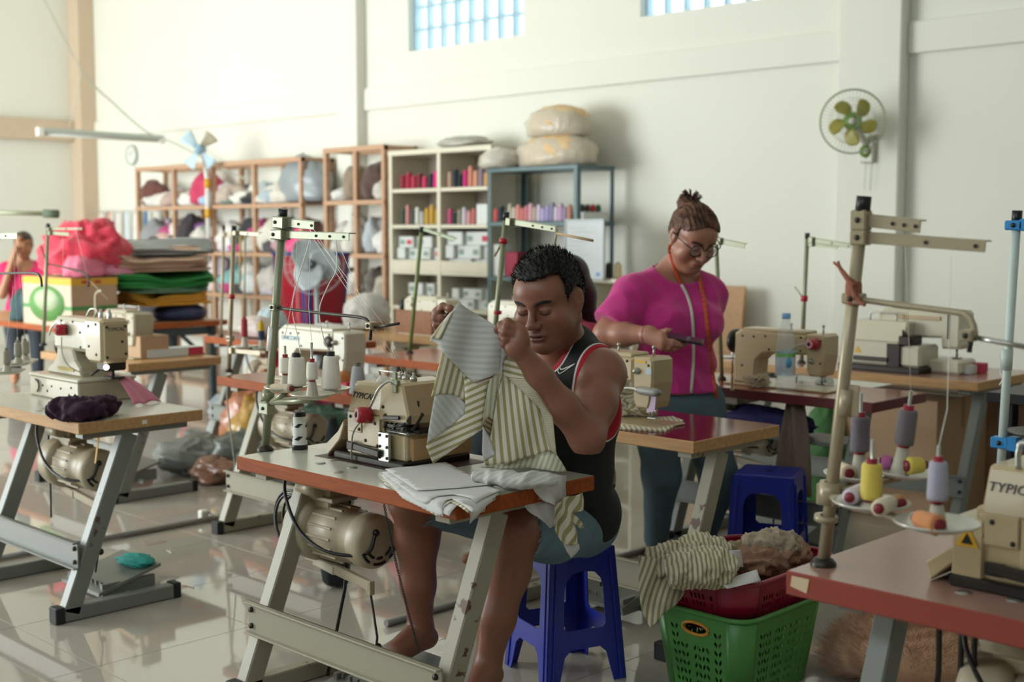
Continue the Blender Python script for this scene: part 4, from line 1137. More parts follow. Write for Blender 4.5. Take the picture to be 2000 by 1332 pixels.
def head_body(fat=0.0, female=False):
    """head in its own frame: x forward, y left, z up, 0.235 m from chin to crown, origin between the ears"""
    b = Body()
    b.ell((-.010, 0, .030), (.095, .077, .087), .02)
    b.ell((.030, 0, -.035), (.058, .062 + fat * .3, .072), .02)
    for s in (1, -1):
        b.cone((-.005, s * (.050 + fat * .3), -.050), (.058, s * .014, -.094), .020 + fat * .6, .017 + fat * .2, .03)
    b.ell((.068, 0, -.096), .019, .02)
    b.ell((.046, 0, .034), (.046, .064, .046), .02)
    for s in (1, -1):
        b.cone((.086, s * .008, .016), (.068, s * .046, .020), .0085 if not female else .006, .008, .012)
        b.ell((.060, s * .043, -.026), (.024, .024 + fat * .3, .022), .02)
        b.ell((.040, s * (.048 + fat * .3), -.050), (.028 + fat * .3, .020 + fat * .4, .030), .02)
    for s in (1, -1):
        b.ell((.097, s * .031, .000), (.018, .018, .0115), .010, sub=True)
        b.ell((.0735, s * .0315, -.004), (.0150, .0165, .0135), .004)
        b.cone((.0865, s * .021, .0015), (.081, s * .044, .0015), .0028, .0028, .004)
    b.cone((.088, 0, .008), (.106, 0, -.028), .0065, .010, .012)
    b.ell((.109, 0, -.034), (.0125, .0125, .0105), .008)
    for s in (1, -1):
        b.ell((.0985, s * .0135, -.037), (.011, .0085, .008), .006); b.ell((.106, s * .0068, -.0445), (.006, .0038, .004), .002, sub=True)
    b.ell((.086, 0, -.064), (.014, .026, .015), .012)
    b.ell((.0935, 0, -.0615), (.0105, .022, .0062), .004); b.ell((.0920, 0, -.0745), (.0110, .0195, .0070), .005)
    b.ell((.106, 0, -.0680), (.016, .0265, .0016), .003, sub=True)
    b.ell((.095, 0, -.0850), (.012, .018, .0055), .008, sub=True)
    for s in (1, -1):
        Re = rot(0, math.radians(-12), s * math.radians(-18))
        b.ell((-.010, s * .081, -.006), (.018, .0075, .031), .006, R=Re); b.ell((-.003, s * .0915, -.003), (.0105, .0085, .019), .003, R=Re, sub=True)
        b.ell((-.004, s * .079, -.034), (.009, .006, .009), .006)
    b.ell((.030, 0, -.096), (.045, .040 + fat * .6, .022 + fat * .8), .03)
    return b
def head_tint(V, c, R, sc, skin, lip, brow, stubble=0.0):
    """true local colour of a face: lips, brows, lash line, blush; V in world"""
    L = (V - np.array(c)) @ np.array(R) / sc
    t = np.tile(np.array(skin[:3]), (len(V), 1)); x, y, z = L.T
    def mix(m, col, a=1.0):
        m = np.clip(m, 0, 1)[:, None] * a; return t * (1 - m) + np.array(col[:3]) * m
    lipm = np.exp(-((np.abs(z + .068) / .0095) ** 4) - (y / .023) ** 4) * (x > .082)
    t = mix(lipm, lip, .75)
    lineM = np.exp(-((z + .0680) / .0014) ** 2 - (y / .024) ** 6) * (x > .08); t = mix(lineM, (lip[0] * .3, lip[1] * .25, lip[2] * .25), .8)
    ay = np.abs(y); bz = .0200 - ((ay - .033) / .02) ** 2 * .0035
    t = mix(np.exp(-((z - bz) / .0042) ** 4 - ((ay - .031) / .020) ** 6) * (x > .05), brow, .85)
    lz = -.0105 + ((ay - .0315) / .017) ** 2 * .0045
    t = mix(np.exp(-((z - lz) / .0016) ** 2 - ((ay - .0315) / .0155) ** 6) * (x > .06), brow, .9)
    t = mix(np.exp(-((ay - .0315) / .02) ** 4 - ((z + .002) / .014) ** 4) * (x > .06), tuple(q * .72 for q in skin[:3]), .35)
    if stubble: t = mix(np.exp(-((z + .085) / .03) ** 4) * (x > .03), tuple(q * .6 for q in skin[:3]), stubble)
    t = mix(np.exp(-((ay - .05) / .02) ** 2 - ((z + .035) / .02) ** 2) * (x > .03), (skin[0] * 1.05, skin[1] * .85, skin[2] * .85), .35)
    return t
def basis(fwd, up=(0, 0, 1), roll=0.0):
    f = Vector(fwd).normalized(); l = Vector(up).cross(f).normalized(); u = f.cross(l)
    if roll: q = Matrix.Rotation(roll, 3, f); l = q @ l; u = q @ u
    return np.array([[f[i], l[i], u[i]] for i in range(3)])
def finger(b, pts, r0=.0095, r1=.0072, k=.004, sc=1.0):
    n = len(pts) - 1
    for i in range(n):
        ra = (r0 + (r1 - r0) * i / n) * sc; rb = (r0 + (r1 - r0) * (i + 1) / n) * sc; b.cone(pts[i], pts[i + 1], ra, rb, k)
    for q in pts[1:-1]: b.ell(q, r0 * 1.04 * sc, k)
    return b

def face_lines(V, F, c, R, sc, O, root, col, lash=True, thick=1.0):
    """eyebrows and lash lines laid on the face surface as fine hair"""
    import mathutils
    bv = mathutils.bvhtree.BVHTree.FromPolygons([tuple(v) for v in V], [tuple(f) for f in F]); R = np.array(R); c = np.array(c)
    d = Vector(-(R @ npv((1, 0, 0)))).normalized()
    def on(y, z, off):
        h = bv.ray_cast(Vector(c + R @ npv((.122, y, z)) * sc), d); return None if h[0] is None else h[0] - d * off
    mt = plain('brow_' + col, col, .7)
    for s in (1, -1):
        rows = []
        for k, (dz, r) in enumerate(((.0, .0017), (.0024, .0016), (.0045, .0011))):
            P = [on(s * (.0125 + .038 * t + .002 * k), .0145 + dz * thick + .0075 * math.sin(min(1, t * 1.15) * PI * .62) - .004 * t * t, .0004) for t in np.linspace(0, 1, 9)]
            P = [p for p in P if p is not None]
            if len(P) > 3: rows.append(([p for p in P], [r * thick * sc * (.55 + .45 * math.sin(PI * (i + .8) / (len(P) + .4))) for i in range(len(P))]))
        m = MB()
        for P, rr_ in rows: m.tube(P, rr_, 6)
        obj('eyebrow', m.shift(O), mt, root)['kind'] = 'stuff'
        if lash:
            P = [on(s * (.0165 + .031 * t), -.0125 + .0045 * (2 * t - 1) ** 2, .0002) for t in np.linspace(0, 1, 9)]; P = [p for p in P if p is not None]
            if len(P) > 3: obj('eyelash', MB().tube(P, [.0013 * sc * (.5 + .5 * math.sin(PI * (i + .5) / len(P))) for i in range(len(P))], 6).shift(O), mt, root)
# ------------------------------------------------------------------ the man in the black vest
def z3(x, y, d): return npv(dep(820 + x / 4.44, 460 + y / 4.44, d))      # points read off an enlarged crop
def z7(x, y, d): return npv(dep(740 + x / 7.4, 500 + y / 7.4, d))
SKIN_M = lin('#8a5a47'); 
def man():
    pel = npv((2.91, 2.62, .53)); 
    shL = npv(dep(1176, 728, 3.66)); shR = npv(dep(1035, 714, 3.90)); nk = (shL + shR) / 2 + npv((.0, 0, .035))
    hc = npv(dep(1071, 584, 3.66)); psi = math.radians(30)
    fw = -npv(_F) * math.cos(psi) - npv(_R) * math.sin(psi); fw[2] = 0; fw /= np.linalg.norm(fw); fw = fw * math.cos(.30) + npv((0, 0, -1)) * math.sin(.30)
    HR = basis(fw, roll=math.radians(3)); HS = 1.13
    hd = head_body(.012).placed(hc, HR, HS)
    b = Body()
    lat = (shL - shR); lat[2] = 0; lat /= np.linalg.norm(lat); front = npv((lat[1], -lat[0], 0)); front = front if front[0] < 0 else -front
    Rt = np.stack([front, lat, npv((0, 0, 1))], 1)
    chest = (shL + shR) / 2 * .86 + pel * .14 + npv((0, 0, -.06))
    mid = chest * .5 + pel * .5
    torso = Body()
    torso.ell(pel + npv((0, 0, .02)), (.135, .175, .115), .05, R=Rt); torso.ell(mid + front * .045, (.150, .172, .17), .06, R=Rt); torso.ell(chest, (.128, .178, .16), .06, R=Rt)
    for s, sh in ((1, shL), (-1, shR)):
        torso.ell(chest + front * .085 + lat * s * .075 + npv((0, 0, .03)), (.06, .085, .065), .05, R=Rt)
    trap = Body()
    trap.cone(shL + lat * -.02 + npv((0, 0, .0)), nk + npv((0, 0, .02)) - front * .02, .055, .06, .04); trap.cone(shR + lat * .02, nk + npv((0, 0, .02)) - front * .02, .055, .06, .04)
    neck = Body(); jn = hc + HR @ npv((-.028, 0, -.075)) * HS
    neck.cone(nk - front * .02 + npv((0, 0, -.03)), jn, .068, .063, .03)
    eL = npv(dep(1147, 856, 3.50)); wL = npv(dep(1010, 677, 3.42))
    eR = npv(dep(962, 792, 3.66)); wR = z7(985, 1080, 3.60)
    arms = Body()
    arms.ell(shL, (.068, .064, .068), .04); arms.ell(shR, (.066, .062, .066), .04)
    arms.chain([shL + npv((0, 0, -.01)), (shL * .5 + eL * .5) + npv((0, 0, .004)), eL], [.064, .060, .047], .03); arms.chain([eL, eL * .66 + wL * .34, eL * .32 + wL * .68, wL], [.046, .043, .034, .027], .025)
    arms.chain([shR, eR], [.062, .046], .03); arms.chain([eR, eR * .66 + wR * .34, wR], [.046, .047, .030], .025)
    # left hand: fingers pinch the cloth, thumb behind it
    hl = Body(); d = 3.42
    mc = [z3(850, 795, d), z3(872, 828, d - .012), z3(884, 868, d - .016), z3(890, 908, d - .012)]
    for m_ in mc: hl.cone(wL, m_, .024, .0135, .02)
    hl.cone(mc[0], mc[3], .014, .013, .012)
    finger(hl, [mc[0], z3(762, 748, d - .012), z3(702, 775, d - .004), z3(664, 816, d + .008)], .0108, .0082)
    finger(hl, [mc[1], z3(748, 788, d - .024), z3(712, 822, d - .012), z3(706, 856, d + .012)], .0108, .0082)
    finger(hl, [mc[2], z3(735, 836, d - .026), z3(714, 880, d - .010), z3(724, 910, d + .012)], .0104, .0080)
    finger(hl, [mc[3], z3(742, 898, d - .020), z3(726, 946, d - .006), z3(742, 976, d + .010)], .0092, .0072)
    finger(hl, [z3(880, 940, d + .03), z3(800, 870, d + .040), z3(720, 838, d + .034), z3(672, 828, d + .022)], .0125, .0090)
    # right hand: index and thumb pinch the top corner
    hr = Body(); d = 3.50
    mr = [z7(862, 812, d + .030), z7(848, 868, d + .030), z7(856, 945, d + .034), z7(878, 1010, d + .036)]
    for m_ in mr: hr.cone(wR, m_, .025, .0135, .02)
    hr.cone(mr[0], mr[3], .014, .013, .012)
    finger(hr, [mr[0], z7(925, 728, d + .004), z7(1030, 756, d - .010), z7(1098, 806, d - .012)], .0108, .0085)
    finger(hr, [mr[1], z7(820, 895, d + .000), z7(905, 900, d - .006), z7(965, 888, d + .006)], .0108, .0085)
    finger(hr, [mr[2], z7(826, 1000, d + .002), z7(892, 990, d + .000), z7(950, 965, d + .008)], .0104, .0080)
    finger(hr, [mr[3], z7(860, 1060, d + .012), z7(905, 1050, d + .008), z7(950, 1030, d + .012)], .0092, .0072)
    finger(hr, [z7(985, 985, d + .05), z7(1000, 900, d + .036), z7(1050, 850, d + .024), z7(1088, 820, d + .014)], .0125, .0090)
    # legs
    hipL = pel + lat * .080 + npv((0, 0, -.01)); hipR = pel - lat * .080 + npv((0, 0, -.01))
    kL = npv(dep(1003, 1040, 3.58)); aL = npv(dep(952, 1300, 3.56)); kR = npv(dep(806, 975, 3.75)); aR = npv(dep(822, 1228, 3.86))
    legs = Body(); th = Body()
    th.chain([hipL, hipL * .5 + kL * .5, kL], [.088, .086, .066], .04); th.chain([hipR, hipR * .5 + kR * .5, kR], [.088, .084, .066], .04)
    for k_, a_ in ((kL, aL), (kR, aR)):
        back = npv((.018, .012, 0)); legs.chain([k_, k_ * .70 + a_ * .30 + back, k_ * .35 + a_ * .65, a_], [.062, .064, .050, .036], .03); legs.ell(k_, .064, .03)
    def foot(a_, toe):
        toe = npv(toe); dv = toe - a_; f2 = npv((dv[0], dv[1], 0)); f2 /= np.linalg.norm(f2); sd = npv((-f2[1], f2[0], 0))
        legs.cone(a_, a_ * .35 + toe * .65 + npv((0, 0, .004)), .038, .030, .02); legs.ell(a_ - f2 * .03 - npv((0, 0, .035)), (.034, .032, .030), .02); legs.cone(a_ - f2 * .02 - npv((0, 0, .035)), toe - f2 * .03, .03, .026, .02)
        for i, o in enumerate((-.032, -.014, .002, .017, .031)):
            q = toe - f2 * (.045 + abs(o) * .5) + sd * o; legs.cone(q, q + f2 * (.05 - .004 * i), .012, .0095, .006)
    foot(aR, aR + npv((-.17, -.02, -.062))); foot(aL, aL + npv((-.15, -.06, -.09)))
    whole = torso + trap + neck + arms + th + legs + hl + hr + hd
    lo = npv((2.15, 2.05, .0)); hi = npv((3.20, 3.05, 1.45))
    zc = .815
    V0, F0 = main_piece(*mesh_field(whole, lo, npv((hi[0], hi[1], zc)), .007, it=1)); V1, F1 = main_piece(*mesh_field(whole, npv((2.22, 2.12, zc - .006)), npv((3.05, 2.98, 1.42)), .0031, it=1))
    tn = head_tint(V1, hc, HR, HS, SKIN_M, lin('#6e3c38'), lin('#1d1512'), .25); tn[np.linalg.norm(V1 - hc, axis=1) > .19] = npv(SKIN_M[:3])
    T = [np.tile(npv(SKIN_M[:3]), (len(V0), 1)), tn]
    V, F, TR = sew([(V0, F0), (V1, F1)]); T = np.concatenate(T)
    root = thing('person', 'man in a black sleeveless vest with red trim, seated and holding up a striped garment', 'person', (2.99, 2.68, .0))
    O = npv(root.location)
    obj('body', make_mesh('body', V, F, [vcol('skin', .42, .5, sub=.08, bump=.06, bscale=260)], T, origin=O, tris=TR), [MATS['skin']], root)
    face_lines(V1, F1, hc, HR, HS, O, root, '#191210')
    # --- vest
    sh_in = Rt
    tb = torso + trap
    tb.cone(shL - lat * .045, chest + lat * .06, .05, .06, .05); tb.cone(shR + lat * .045, chest - lat * .06, .05, .06, .05)
    tb.ell(pel + npv((0, 0, .0)) + front * .012, (.128, .160, .13), .05, R=Rt)
    nc = nk + front * .06 + npv((0, 0, .045)) - npv(_R) * .058 + npv((0, 0, .012)); 
    def holes(X, Y, Z):
        def E(c, r, R):
            u, v, w = X - c[0], Y - c[1], Z - c[2]; u, v, w = (R[0, 0] * u + R[1, 0] * v + R[2, 0] * w, R[0, 1] * u + R[1, 1] * v + R[2, 1] * w, R[0, 2] * u + R[1, 2] * v + R[2, 2] * w)
            k0 = np.sqrt((u / r[0]) ** 2 + (v / r[1]) ** 2 + (w / r[2]) ** 2); k1 = np.sqrt((u / r[0] ** 2) ** 2 + (v / r[1] ** 2) ** 2 + (w / r[2] ** 2) ** 2) + 1e-9
            return k0 * (k0 - 1) / k1
        n_ = E(nc, (.13, .108, .098), Rt)
        a1 = E(shL + lat * .055 + npv((0, 0, -.045)), (.115, .085, .155), Rt); a2 = E(shR - lat * .055 + npv((0, 0, -.045)), (.115, .085, .155), Rt)
        return np.minimum(np.minimum(n_, a1), a2)
    def cut(D, X, Y, Z):
        D = np.maximum(D, -holes(X, Y, Z)); return np.maximum(D, .445 - Z)
    Vv, Fv = mesh_field(tb, npv((2.45, 2.05, .42)), npv((3.25, 3.05, 1.2)), .006, cut, grow=.016, it=2)
    hv = holes(Vv[:, 0], Vv[:, 1], Vv[:, 2])
    # folds of the hanging cloth
    ph = (Vv @ lat) * 38 + (Vv @ front) * 12; ww = np.clip((.95 - Vv[:, 2]) / .3, 0, 1) * .005
    nrm = Vv - (mid + npv((0, 0, 1)) * (Vv[:, 2:3] - mid[2])); nrm[:, 2] = 0; nrm /= np.maximum(np.linalg.norm(nrm, axis=1), 1e-6)[:, None]
    Vv = Vv + nrm * (ww * np.sin(ph + 5 * Vv[:, 2]))[:, None]
    m, nt, bs = _new('vest_black'); at = nt.nodes.new('ShaderNodeAttribute'); at.attribute_name = 'hem'
    rp = nt.nodes.new('ShaderNodeValToRGB'); rp.color_ramp.interpolation = 'CONSTANT'; e = rp.color_ramp.elements
    e[0].position = 0; e[0].color = lin('#b0162c'); e[1].position = .19; e[1].color = lin('#d9d5d0'); q = e.new(.25); q.color = lin('#0f0f10')
    ml = nt.nodes.new('ShaderNodeMath'); ml.operation = 'MULTIPLY'; ml.inputs[1].default_value = 10; nt.links.new(at.outputs['Fac'], ml.inputs[0]); nt.links.new(ml.outputs[0], rp.inputs[0]); nt.links.new(rp.outputs[0], bs.inputs['Base Color']); bs.inputs['Roughness'].default_value = .8
    vest = obj('vest', make_mesh('vest', Vv, Fv, [m], attrs={'hem': np.clip(hv, 0, 1)}, origin=O), [m], root, label='black sleeveless vest with red and white trim')
    # outlined emblem on the chest, laid on the cloth
    sw = [(0, 0), (-.10, -.9), (.25, -1.35), (1.0, -1.05), (2.6, -.15), (3.6, .35), (2.4, -.05), (1.1, -.42), (.55, -.45), (.32, -.2), (.5, .35), (0, 0)]
    cL = dep(1084, 713, 3.5); ring = []
    for k in range(len(sw) - 1):
        a_, c_ = Vector(sw[k]), Vector(sw[k + 1])
        for t in (0, .33, .66): q = a_.lerp(c_, t); ring.append(((1091 + q.x * 9.0), (718 - q.y * 9.2 - q.x * 1.2)))
    import mathutils
    bv = mathutils.bvhtree.BVHTree.FromPolygons([tuple(v) for v in Vv], [tuple(f) for f in Fv])
    P = []
    for px, py in ring:
        h_ = bv.ray_cast(Vector(_C), Vector(_ray(px, py)).normalized())
        if h_[0] is not None: P.append(h_[0] - Vector(_ray(px, py)).normalized() * .002)
    if len(P) > 6: obj('chest_emblem', MB().tube(P + [P[0]], .0019, 6).shift(O), m_white, root, label='white outlined curved tick emblem')
    # --- denim shorts
    sb = Body(); sb.ell(pel + npv((0, 0, .01)), (.130, .17, .110), .05, R=Rt); sb.p += th.p
    dL = (kL - hipL) / np.linalg.norm(kL - hipL); dR = (kR - hipR) / np.linalg.norm(kR - hipR)
    lL, lR = np.linalg.norm(kL - hipL), np.linalg.norm(kR - hipR)
    def cut2(D, X, Y, Z):
        cL_ = (X - hipL[0]) * dL[0] + (Y - hipL[1]) * dL[1] + (Z - hipL[2]) * dL[2] - lL * .93; cR_ = (X - hipR[0]) * dR[0] + (Y - hipR[1]) * dR[1] + (Z - hipR[2]) * dR[2] - lR * .93
        sL = (X - pel[0]) * lat[0] + (Y - pel[1]) * lat[1]
        c = np.where(sL > 0, cL_, cR_); return np.maximum(np.maximum(D, c), Z - .64)
    Vs, Fs = mesh_field(sb, npv((2.3, 2.0, .3)), npv((3.3, 3.1, .8)), .007, cut2, grow=.011, it=2)
    nz = np.array([mnoise.noise(Vector(v * 22)) for v in Vs]); Vs[:, 2] += .004 * nz
    sh = obj('shorts', make_mesh('shorts', Vs, Fs, [plain('denim', '#67808f', .85, var=.25, vscale=30, bump=.2, bscale=500)], origin=O), [MATS['denim']], root)
    fr = MB(); rnd = random.Random(3)
    for kk, hp, dd, ll in ((kL, hipL, dL, lL), (kR, hipR, dR, lR)):
        c = hp + dd * ll * .93; a, b_ = _frame(Vector(dd))
        for i in range(90):
            t = 2 * PI * i / 90; rr = .079 + .004 * rnd.random(); p = Vector(c) + (a * math.cos(t) + b_ * math.sin(t)) * rr
            fr.bar(p - Vector(dd) * .004, p + Vector(dd) * rnd.uniform(.006, .022) + Vector((0, 0, -.006)), .0018, .0018)
    obj('frayed_hem', fr.shift(O), plain('denim_fray', '#8fa0ab', .9), sh)['kind'] = 'stuff'
    # --- short black hair
    hair = Body(); hair.ell((-.013, 0, .034), (.101, .0835, .096), .02); hair.ell((.030, 0, .060), (.061, .068, .049), .02); hair.ell((-.045, 0, -.005), (.062, .074, .07), .02)
    hair = hair.placed(hc, HR, HS)
    def cuth(D, X, Y, Z):
        u, v, w = X - hc[0], Y - hc[1], Z - hc[2]; R = HR; x = (R[0, 0] * u + R[1, 0] * v + R[2, 0] * w) / HS; y = (R[0, 1] * u + R[1, 1] * v + R[2, 1] * w) / HS; z = (R[0, 2] * u + R[1, 2] * v + R[2, 2] * w) / HS
        ay = np.abs(y)
        topc = .084 - z + np.maximum(0, .018 - 0) * 0 - np.clip((.05 - ay), 0, .05) * .12        # above the hairline
        side = np.maximum(x - .030 + np.clip(.02 - z, 0, .1) * .35, -.018 - z)                       # temples and sideburns
        back = np.maximum(x + .030, -.075 - z)
        jag = .005 * np.sin(y * 420) * np.sin(x * 310 + z * 150); ear = .036 - np.sqrt((x + .008) ** 2 + (ay - .086) ** 2 + (z + .006) ** 2); return np.maximum(D, np.maximum(np.minimum(np.minimum(topc, side), back) + jag, ear) * HS)
    Vh, Fh = mesh_field(hair, hc - .17, hc + .17, .0034, cuth, it=2)
    n8 = np.array([mnoise.noise(Vector((v[0] * 90, v[1] * 90, v[2] * 60))) for v in Vh]); dirn = (Vh - hc); dirn /= np.linalg.norm(dirn, axis=1)[:, None]
    Vh = Vh + dirn * (n8 * .0035)[:, None]
    mh = plain('hair_black', '#120f0e', .55, spec=.4)
    ho = obj('hair', make_mesh('hair', Vh, Fh, [mh], origin=O), [mh], root)
    st = MB(); rnd = random.Random(5)
    for i in range(5200):
        v = Vh[rnd.randrange(len(Vh))]; L = (v - hc) @ HR
        dv = Vector(v - hc).normalized() * .55 + Vector(HR @ npv((.45, 0, .55))) * .8 + Vector((rnd.uniform(-.4, .4), rnd.uniform(-.4, .4), rnd.uniform(-.3, .3)))
        dv.normalize(); n_ = dv.cross(Vector((rnd.random(), rnd.random(), rnd.random()))).normalized() * .0013; v = Vector(v); ln = rnd.uniform(.006, .018)
        st.add([v - n_ - dv * .004, v + n_ - dv * .004, v + dv * ln], [(0, 1, 2)])
    obj('hair_strands', st.shift(O), mh, ho)['kind'] = 'stuff'
    return dict(root=root, O=O, shL=shL, pel=pel, kL=kL, kR=kR, aL=aL, aR=aR, hc=hc)
MAN = man()
# ------------------------------------------------------------------ the woman in pink with glasses
def z5(x, y, d): return npv(dep(1140 + x / 4.44, 370 + y / 4.44, d))
def woman():
    SK = lin('#a8745f')
    hc = npv(dep(1353, 462, 5.22)); psi = math.radians(24)
    fw = -npv(_F) * math.cos(psi) + npv(_R) * math.sin(psi); fw[2] = 0; fw /= np.linalg.norm(fw); pt = math.radians(31); fw = fw * math.cos(pt) + npv((0, 0, -1)) * math.sin(pt)
    HR = basis(fw, roll=math.radians(-4)); HS = 1.10
    hd = head_body(.010, True).placed(hc, HR, HS)
    shR = npv(dep(1236, 576, 5.26)); shL = npv(dep(1380, 576, 5.38)); lat = shL - shR; lat[2] = 0; lat /= np.linalg.norm(lat)
    front = npv((lat[1], -lat[0], 0)); front = front if front @ npv(_F) < 0 else -front
    Rt = np.stack([front, lat, npv((0, 0, 1))], 1)
    nk = npv(dep(1318, 532, 5.34)); hip = npv(dep(1322, 790, 5.42)); chest = npv(dep(1318, 620, 5.34)); waist = npv(dep(1318, 715, 5.38))
    torso = Body()
    torso.ell(chest, (.115, .165, .15), .06, R=Rt); torso.ell(waist, (.135, .170, .14), .07, R=Rt); torso.ell(hip, (.135, .185, .13), .06, R=Rt)
    for s in (1, -1): torso.ell(chest + front * .085 + lat * s * .08 + npv((0, 0, -.015)), (.075, .085, .075), .05, R=Rt)
    torso.cone(shR, nk, .055, .06, .05); torso.cone(shL, nk, .055, .06, .05)
    neck = Body().cone(nk + npv((0, 0, -.02)), hc + HR @ npv((-.03, 0, -.07)) * HS, .056, .052, .03)
    eR = npv(dep(1184, 652, 5.20)); wR = npv(dep(1268, 654, 5.06)); eL = shL + npv((.12, .13, -.20)); wL = eL + npv((-.02, .16, -.10))
    arms = Body(); arms.chain([shR, eR], [.060, .050], .03); arms.chain([eR, eR * .6 + wR * .4, wR], [.049, .047, .032], .03)
    arms.chain([shL, eL], [.058, .046], .03); arms.chain([eL, wL], [.045, .03], .03); arms.ell(wL + npv((0, .02, -.05)), (.03, .03, .05), .03)
    h = Body(); d = 5.03
    def q6(x, y, dd): return npv(dep(1180 + x / 4.44, 640 + y / 4.44, dd))
    mc = [q6(505, 75, d - .02), q6(510, 105, d - .03), q6(512, 135, d - .03), q6(505, 165, d - .02)]
    for m_ in mc: h.cone(wR, m_, .027, .014, .02)
    h.cone(mc[0], mc[3], .015, .014, .012)
    finger(h, [mc[1], q6(590, 120, d - .035), q6(650, 132, d - .02), q6(690, 130, d)], .0105, .008); finger(h, [mc[2], q6(590, 148, d - .035), q6(660, 152, d - .02), q6(705, 148, d)], .0105, .008)
    finger(h, [mc[3], q6(560, 175, d - .03), q6(615, 180, d - .02), q6(655, 172, d)], .0098, .0075); finger(h, [mc[3], q6(545, 190, d - .02), q6(580, 198, d - .012), q6(610, 192, d)], .009, .007)
    finger(h, [q6(440, 70, d), q6(500, 40, d), q6(540, 28, d - .01), q6(572, 22, d - .015)], .012, .0085)
    hipR = hip - lat * .095; hipL = hip + lat * .095
    kR = npv(dep(1292, 930, 5.42)); aR = npv(dep(1281, 1052, 5.55)); kL = npv(dep(1405, 935, 5.46)); aL = npv(dep(1375, 1048, 5.66))
    legs = Body(); legs.chain([hipR, kR, aR], [.105, .068, .042], .04); legs.chain([hipL, kL, aL], [.105, .070, .042], .04)
    feet = Body()
    for a_ in (aR, aL):
        g = a_.copy(); g[2] = .03; t = g + front * .15; feet.cone(a_, g, .042, .035, .02); feet.cone(g - front * .03, t, .034, .028, .02)
    whole = torso + neck + arms + h + hd + legs + feet
    zc = .86
    V0, F0 = main_piece(*mesh_field(whole, npv((3.85, 2.7, 0)), npv((5.0, 3.9, zc)), .009, it=1)); V1, F1 = main_piece(*mesh_field(whole, npv((3.88, 2.85, zc - .007)), npv((4.85, 3.85, 1.62)), .0036, it=1))
    tn = head_tint(V1, hc, HR, HS, SK, lin('#8a4a46'), lin('#2a1c16')); tn[np.linalg.norm(V1 - hc, axis=1) > .18] = npv(SK[:3])
    V, F, TR = sew([(V0, F0), (V1, F1)]); T = np.concatenate([np.tile(npv(SK[:3]), (len(V0), 1)), tn])
    root = thing('person', 'woman in a pink tee and glasses standing with bowed head over a phone', 'person', (4.40, 3.40, 0)); O = npv(root.location)
    obj('body', make_mesh('body', V, F, [vcol('skin', .42)], T, origin=O, tris=TR), [MATS['skin']], root)
    face_lines(V1, F1, hc, HR, HS, O, root, '#2a1b15', thick=.8)
    # --- pink tee
    tee = Body(); tee.p += torso.p
    sR = shR * .28 + eR * .72; sL = shL * .3 + eL * .7
    tee.chain([shR, sR], [.072, .078], .05); tee.chain([shL, sL], [.070, .074], .05); tee.ell(hip + npv((0, 0, .04)), (.145, .195, .10), .06, R=Rt)
    dR = (eR - shR) / np.linalg.norm(eR - shR); dL = (eL - shL) / np.linalg.norm(eL - shL)
    hem = onx(1320, 770, hip[0] - .12).z
    def cutt(D, X, Y, Z):
        nx, ny, nz = nk + front * .045 + npv((0, 0, .035)); u, v, w = X - nx, Y - ny, Z - nz
        a = Rt[0, 0] * u + Rt[1, 0] * v; b_ = Rt[0, 1] * u + Rt[1, 1] * v
        k0 = np.sqrt((a / .11) ** 2 + (b_ / .115) ** 2 + (w / .085) ** 2) - 1
        c1 = (X - sR[0]) * dR[0] + (Y - sR[1]) * dR[1] + (Z - sR[2]) * dR[2]; l1 = (X - chest[0]) * lat[0] + (Y - chest[1]) * lat[1]
        c1 = np.where(l1 < -.135, c1 - .015, -1); c2 = (X - sL[0]) * dL[0] + (Y - sL[1]) * dL[1] + (Z - sL[2]) * dL[2]; c2 = np.where(l1 > .15, c2 - .015, -1)
        return np.maximum.reduce([D, np.broadcast_to(-k0 * .085, D.shape), np.broadcast_to(c1, D.shape), np.broadcast_to(c2, D.shape), np.broadcast_to(hem - Z, D.shape)])
    Vt, Ft = mesh_field(tee, npv((3.85, 2.7, .6)), npv((5.0, 3.9, 1.5)), .0075, cutt, grow=.012, it=2)
    n = np.array([mnoise.noise(Vector((v[0] * 7, v[1] * 7, v[2] * 16))) * .013 + (.4 - abs(mnoise.noise(Vector((v[0] * 11, v[1] * 11, v[2] * 9 + v[0] * 8))))) * .020 for v in Vt])
    Vt = Vt + front * n[:, None] * 1.0
    Vt, Ft = main_piece(Vt, Ft)
    mt = plain('tee_pink', '#c62a82', .85, sheen=.3, bump=.1, bscale=200)
    obj('tee', make_mesh('tee', Vt, Ft, [mt], origin=O), [mt], root, label='bright pink loose tee')
    # --- jeans
    jn = Body(); jn.p += legs.p; jn.ell(hip, (.138, .190, .12), .05, R=Rt)
    Vj, Fj = mesh_field(jn, npv((3.85, 2.7, 0)), npv((5.0, 3.9, 1.0)), .009, lambda D, X, Y, Z: np.maximum(np.maximum(D, .035 - Z), Z - hem - .05), grow=.010, it=2)
    n = np.array([mnoise.noise(Vector((v[0] * 9, v[1] * 9, v[2] * 14))) for v in Vj]); Vj = Vj + front * (n * .008)[:, None]
    mj = plain('jeans', '#566a74', .85, var=.3, vscale=9, bump=.2, bscale=400)
    obj('jeans', make_mesh('jeans', Vj, Fj, [mj], origin=O), [mj], root)
    sh = MB()
    for a_ in (aR, aL):
        g = Vector((a_[0], a_[1], .012)); t = g + Vector(front) * .16; sh.tube([g - Vector(front) * .06, g, g + Vector(front) * .09, t], [.030, .040, .042, .028], 10)
    sh.xf(lambda q: Vector((q.x, q.y, max(.003, q.z * .55 + .012))))
    obj('sandals', sh.shift(O), m_black, root)['kind'] = 'stuff'
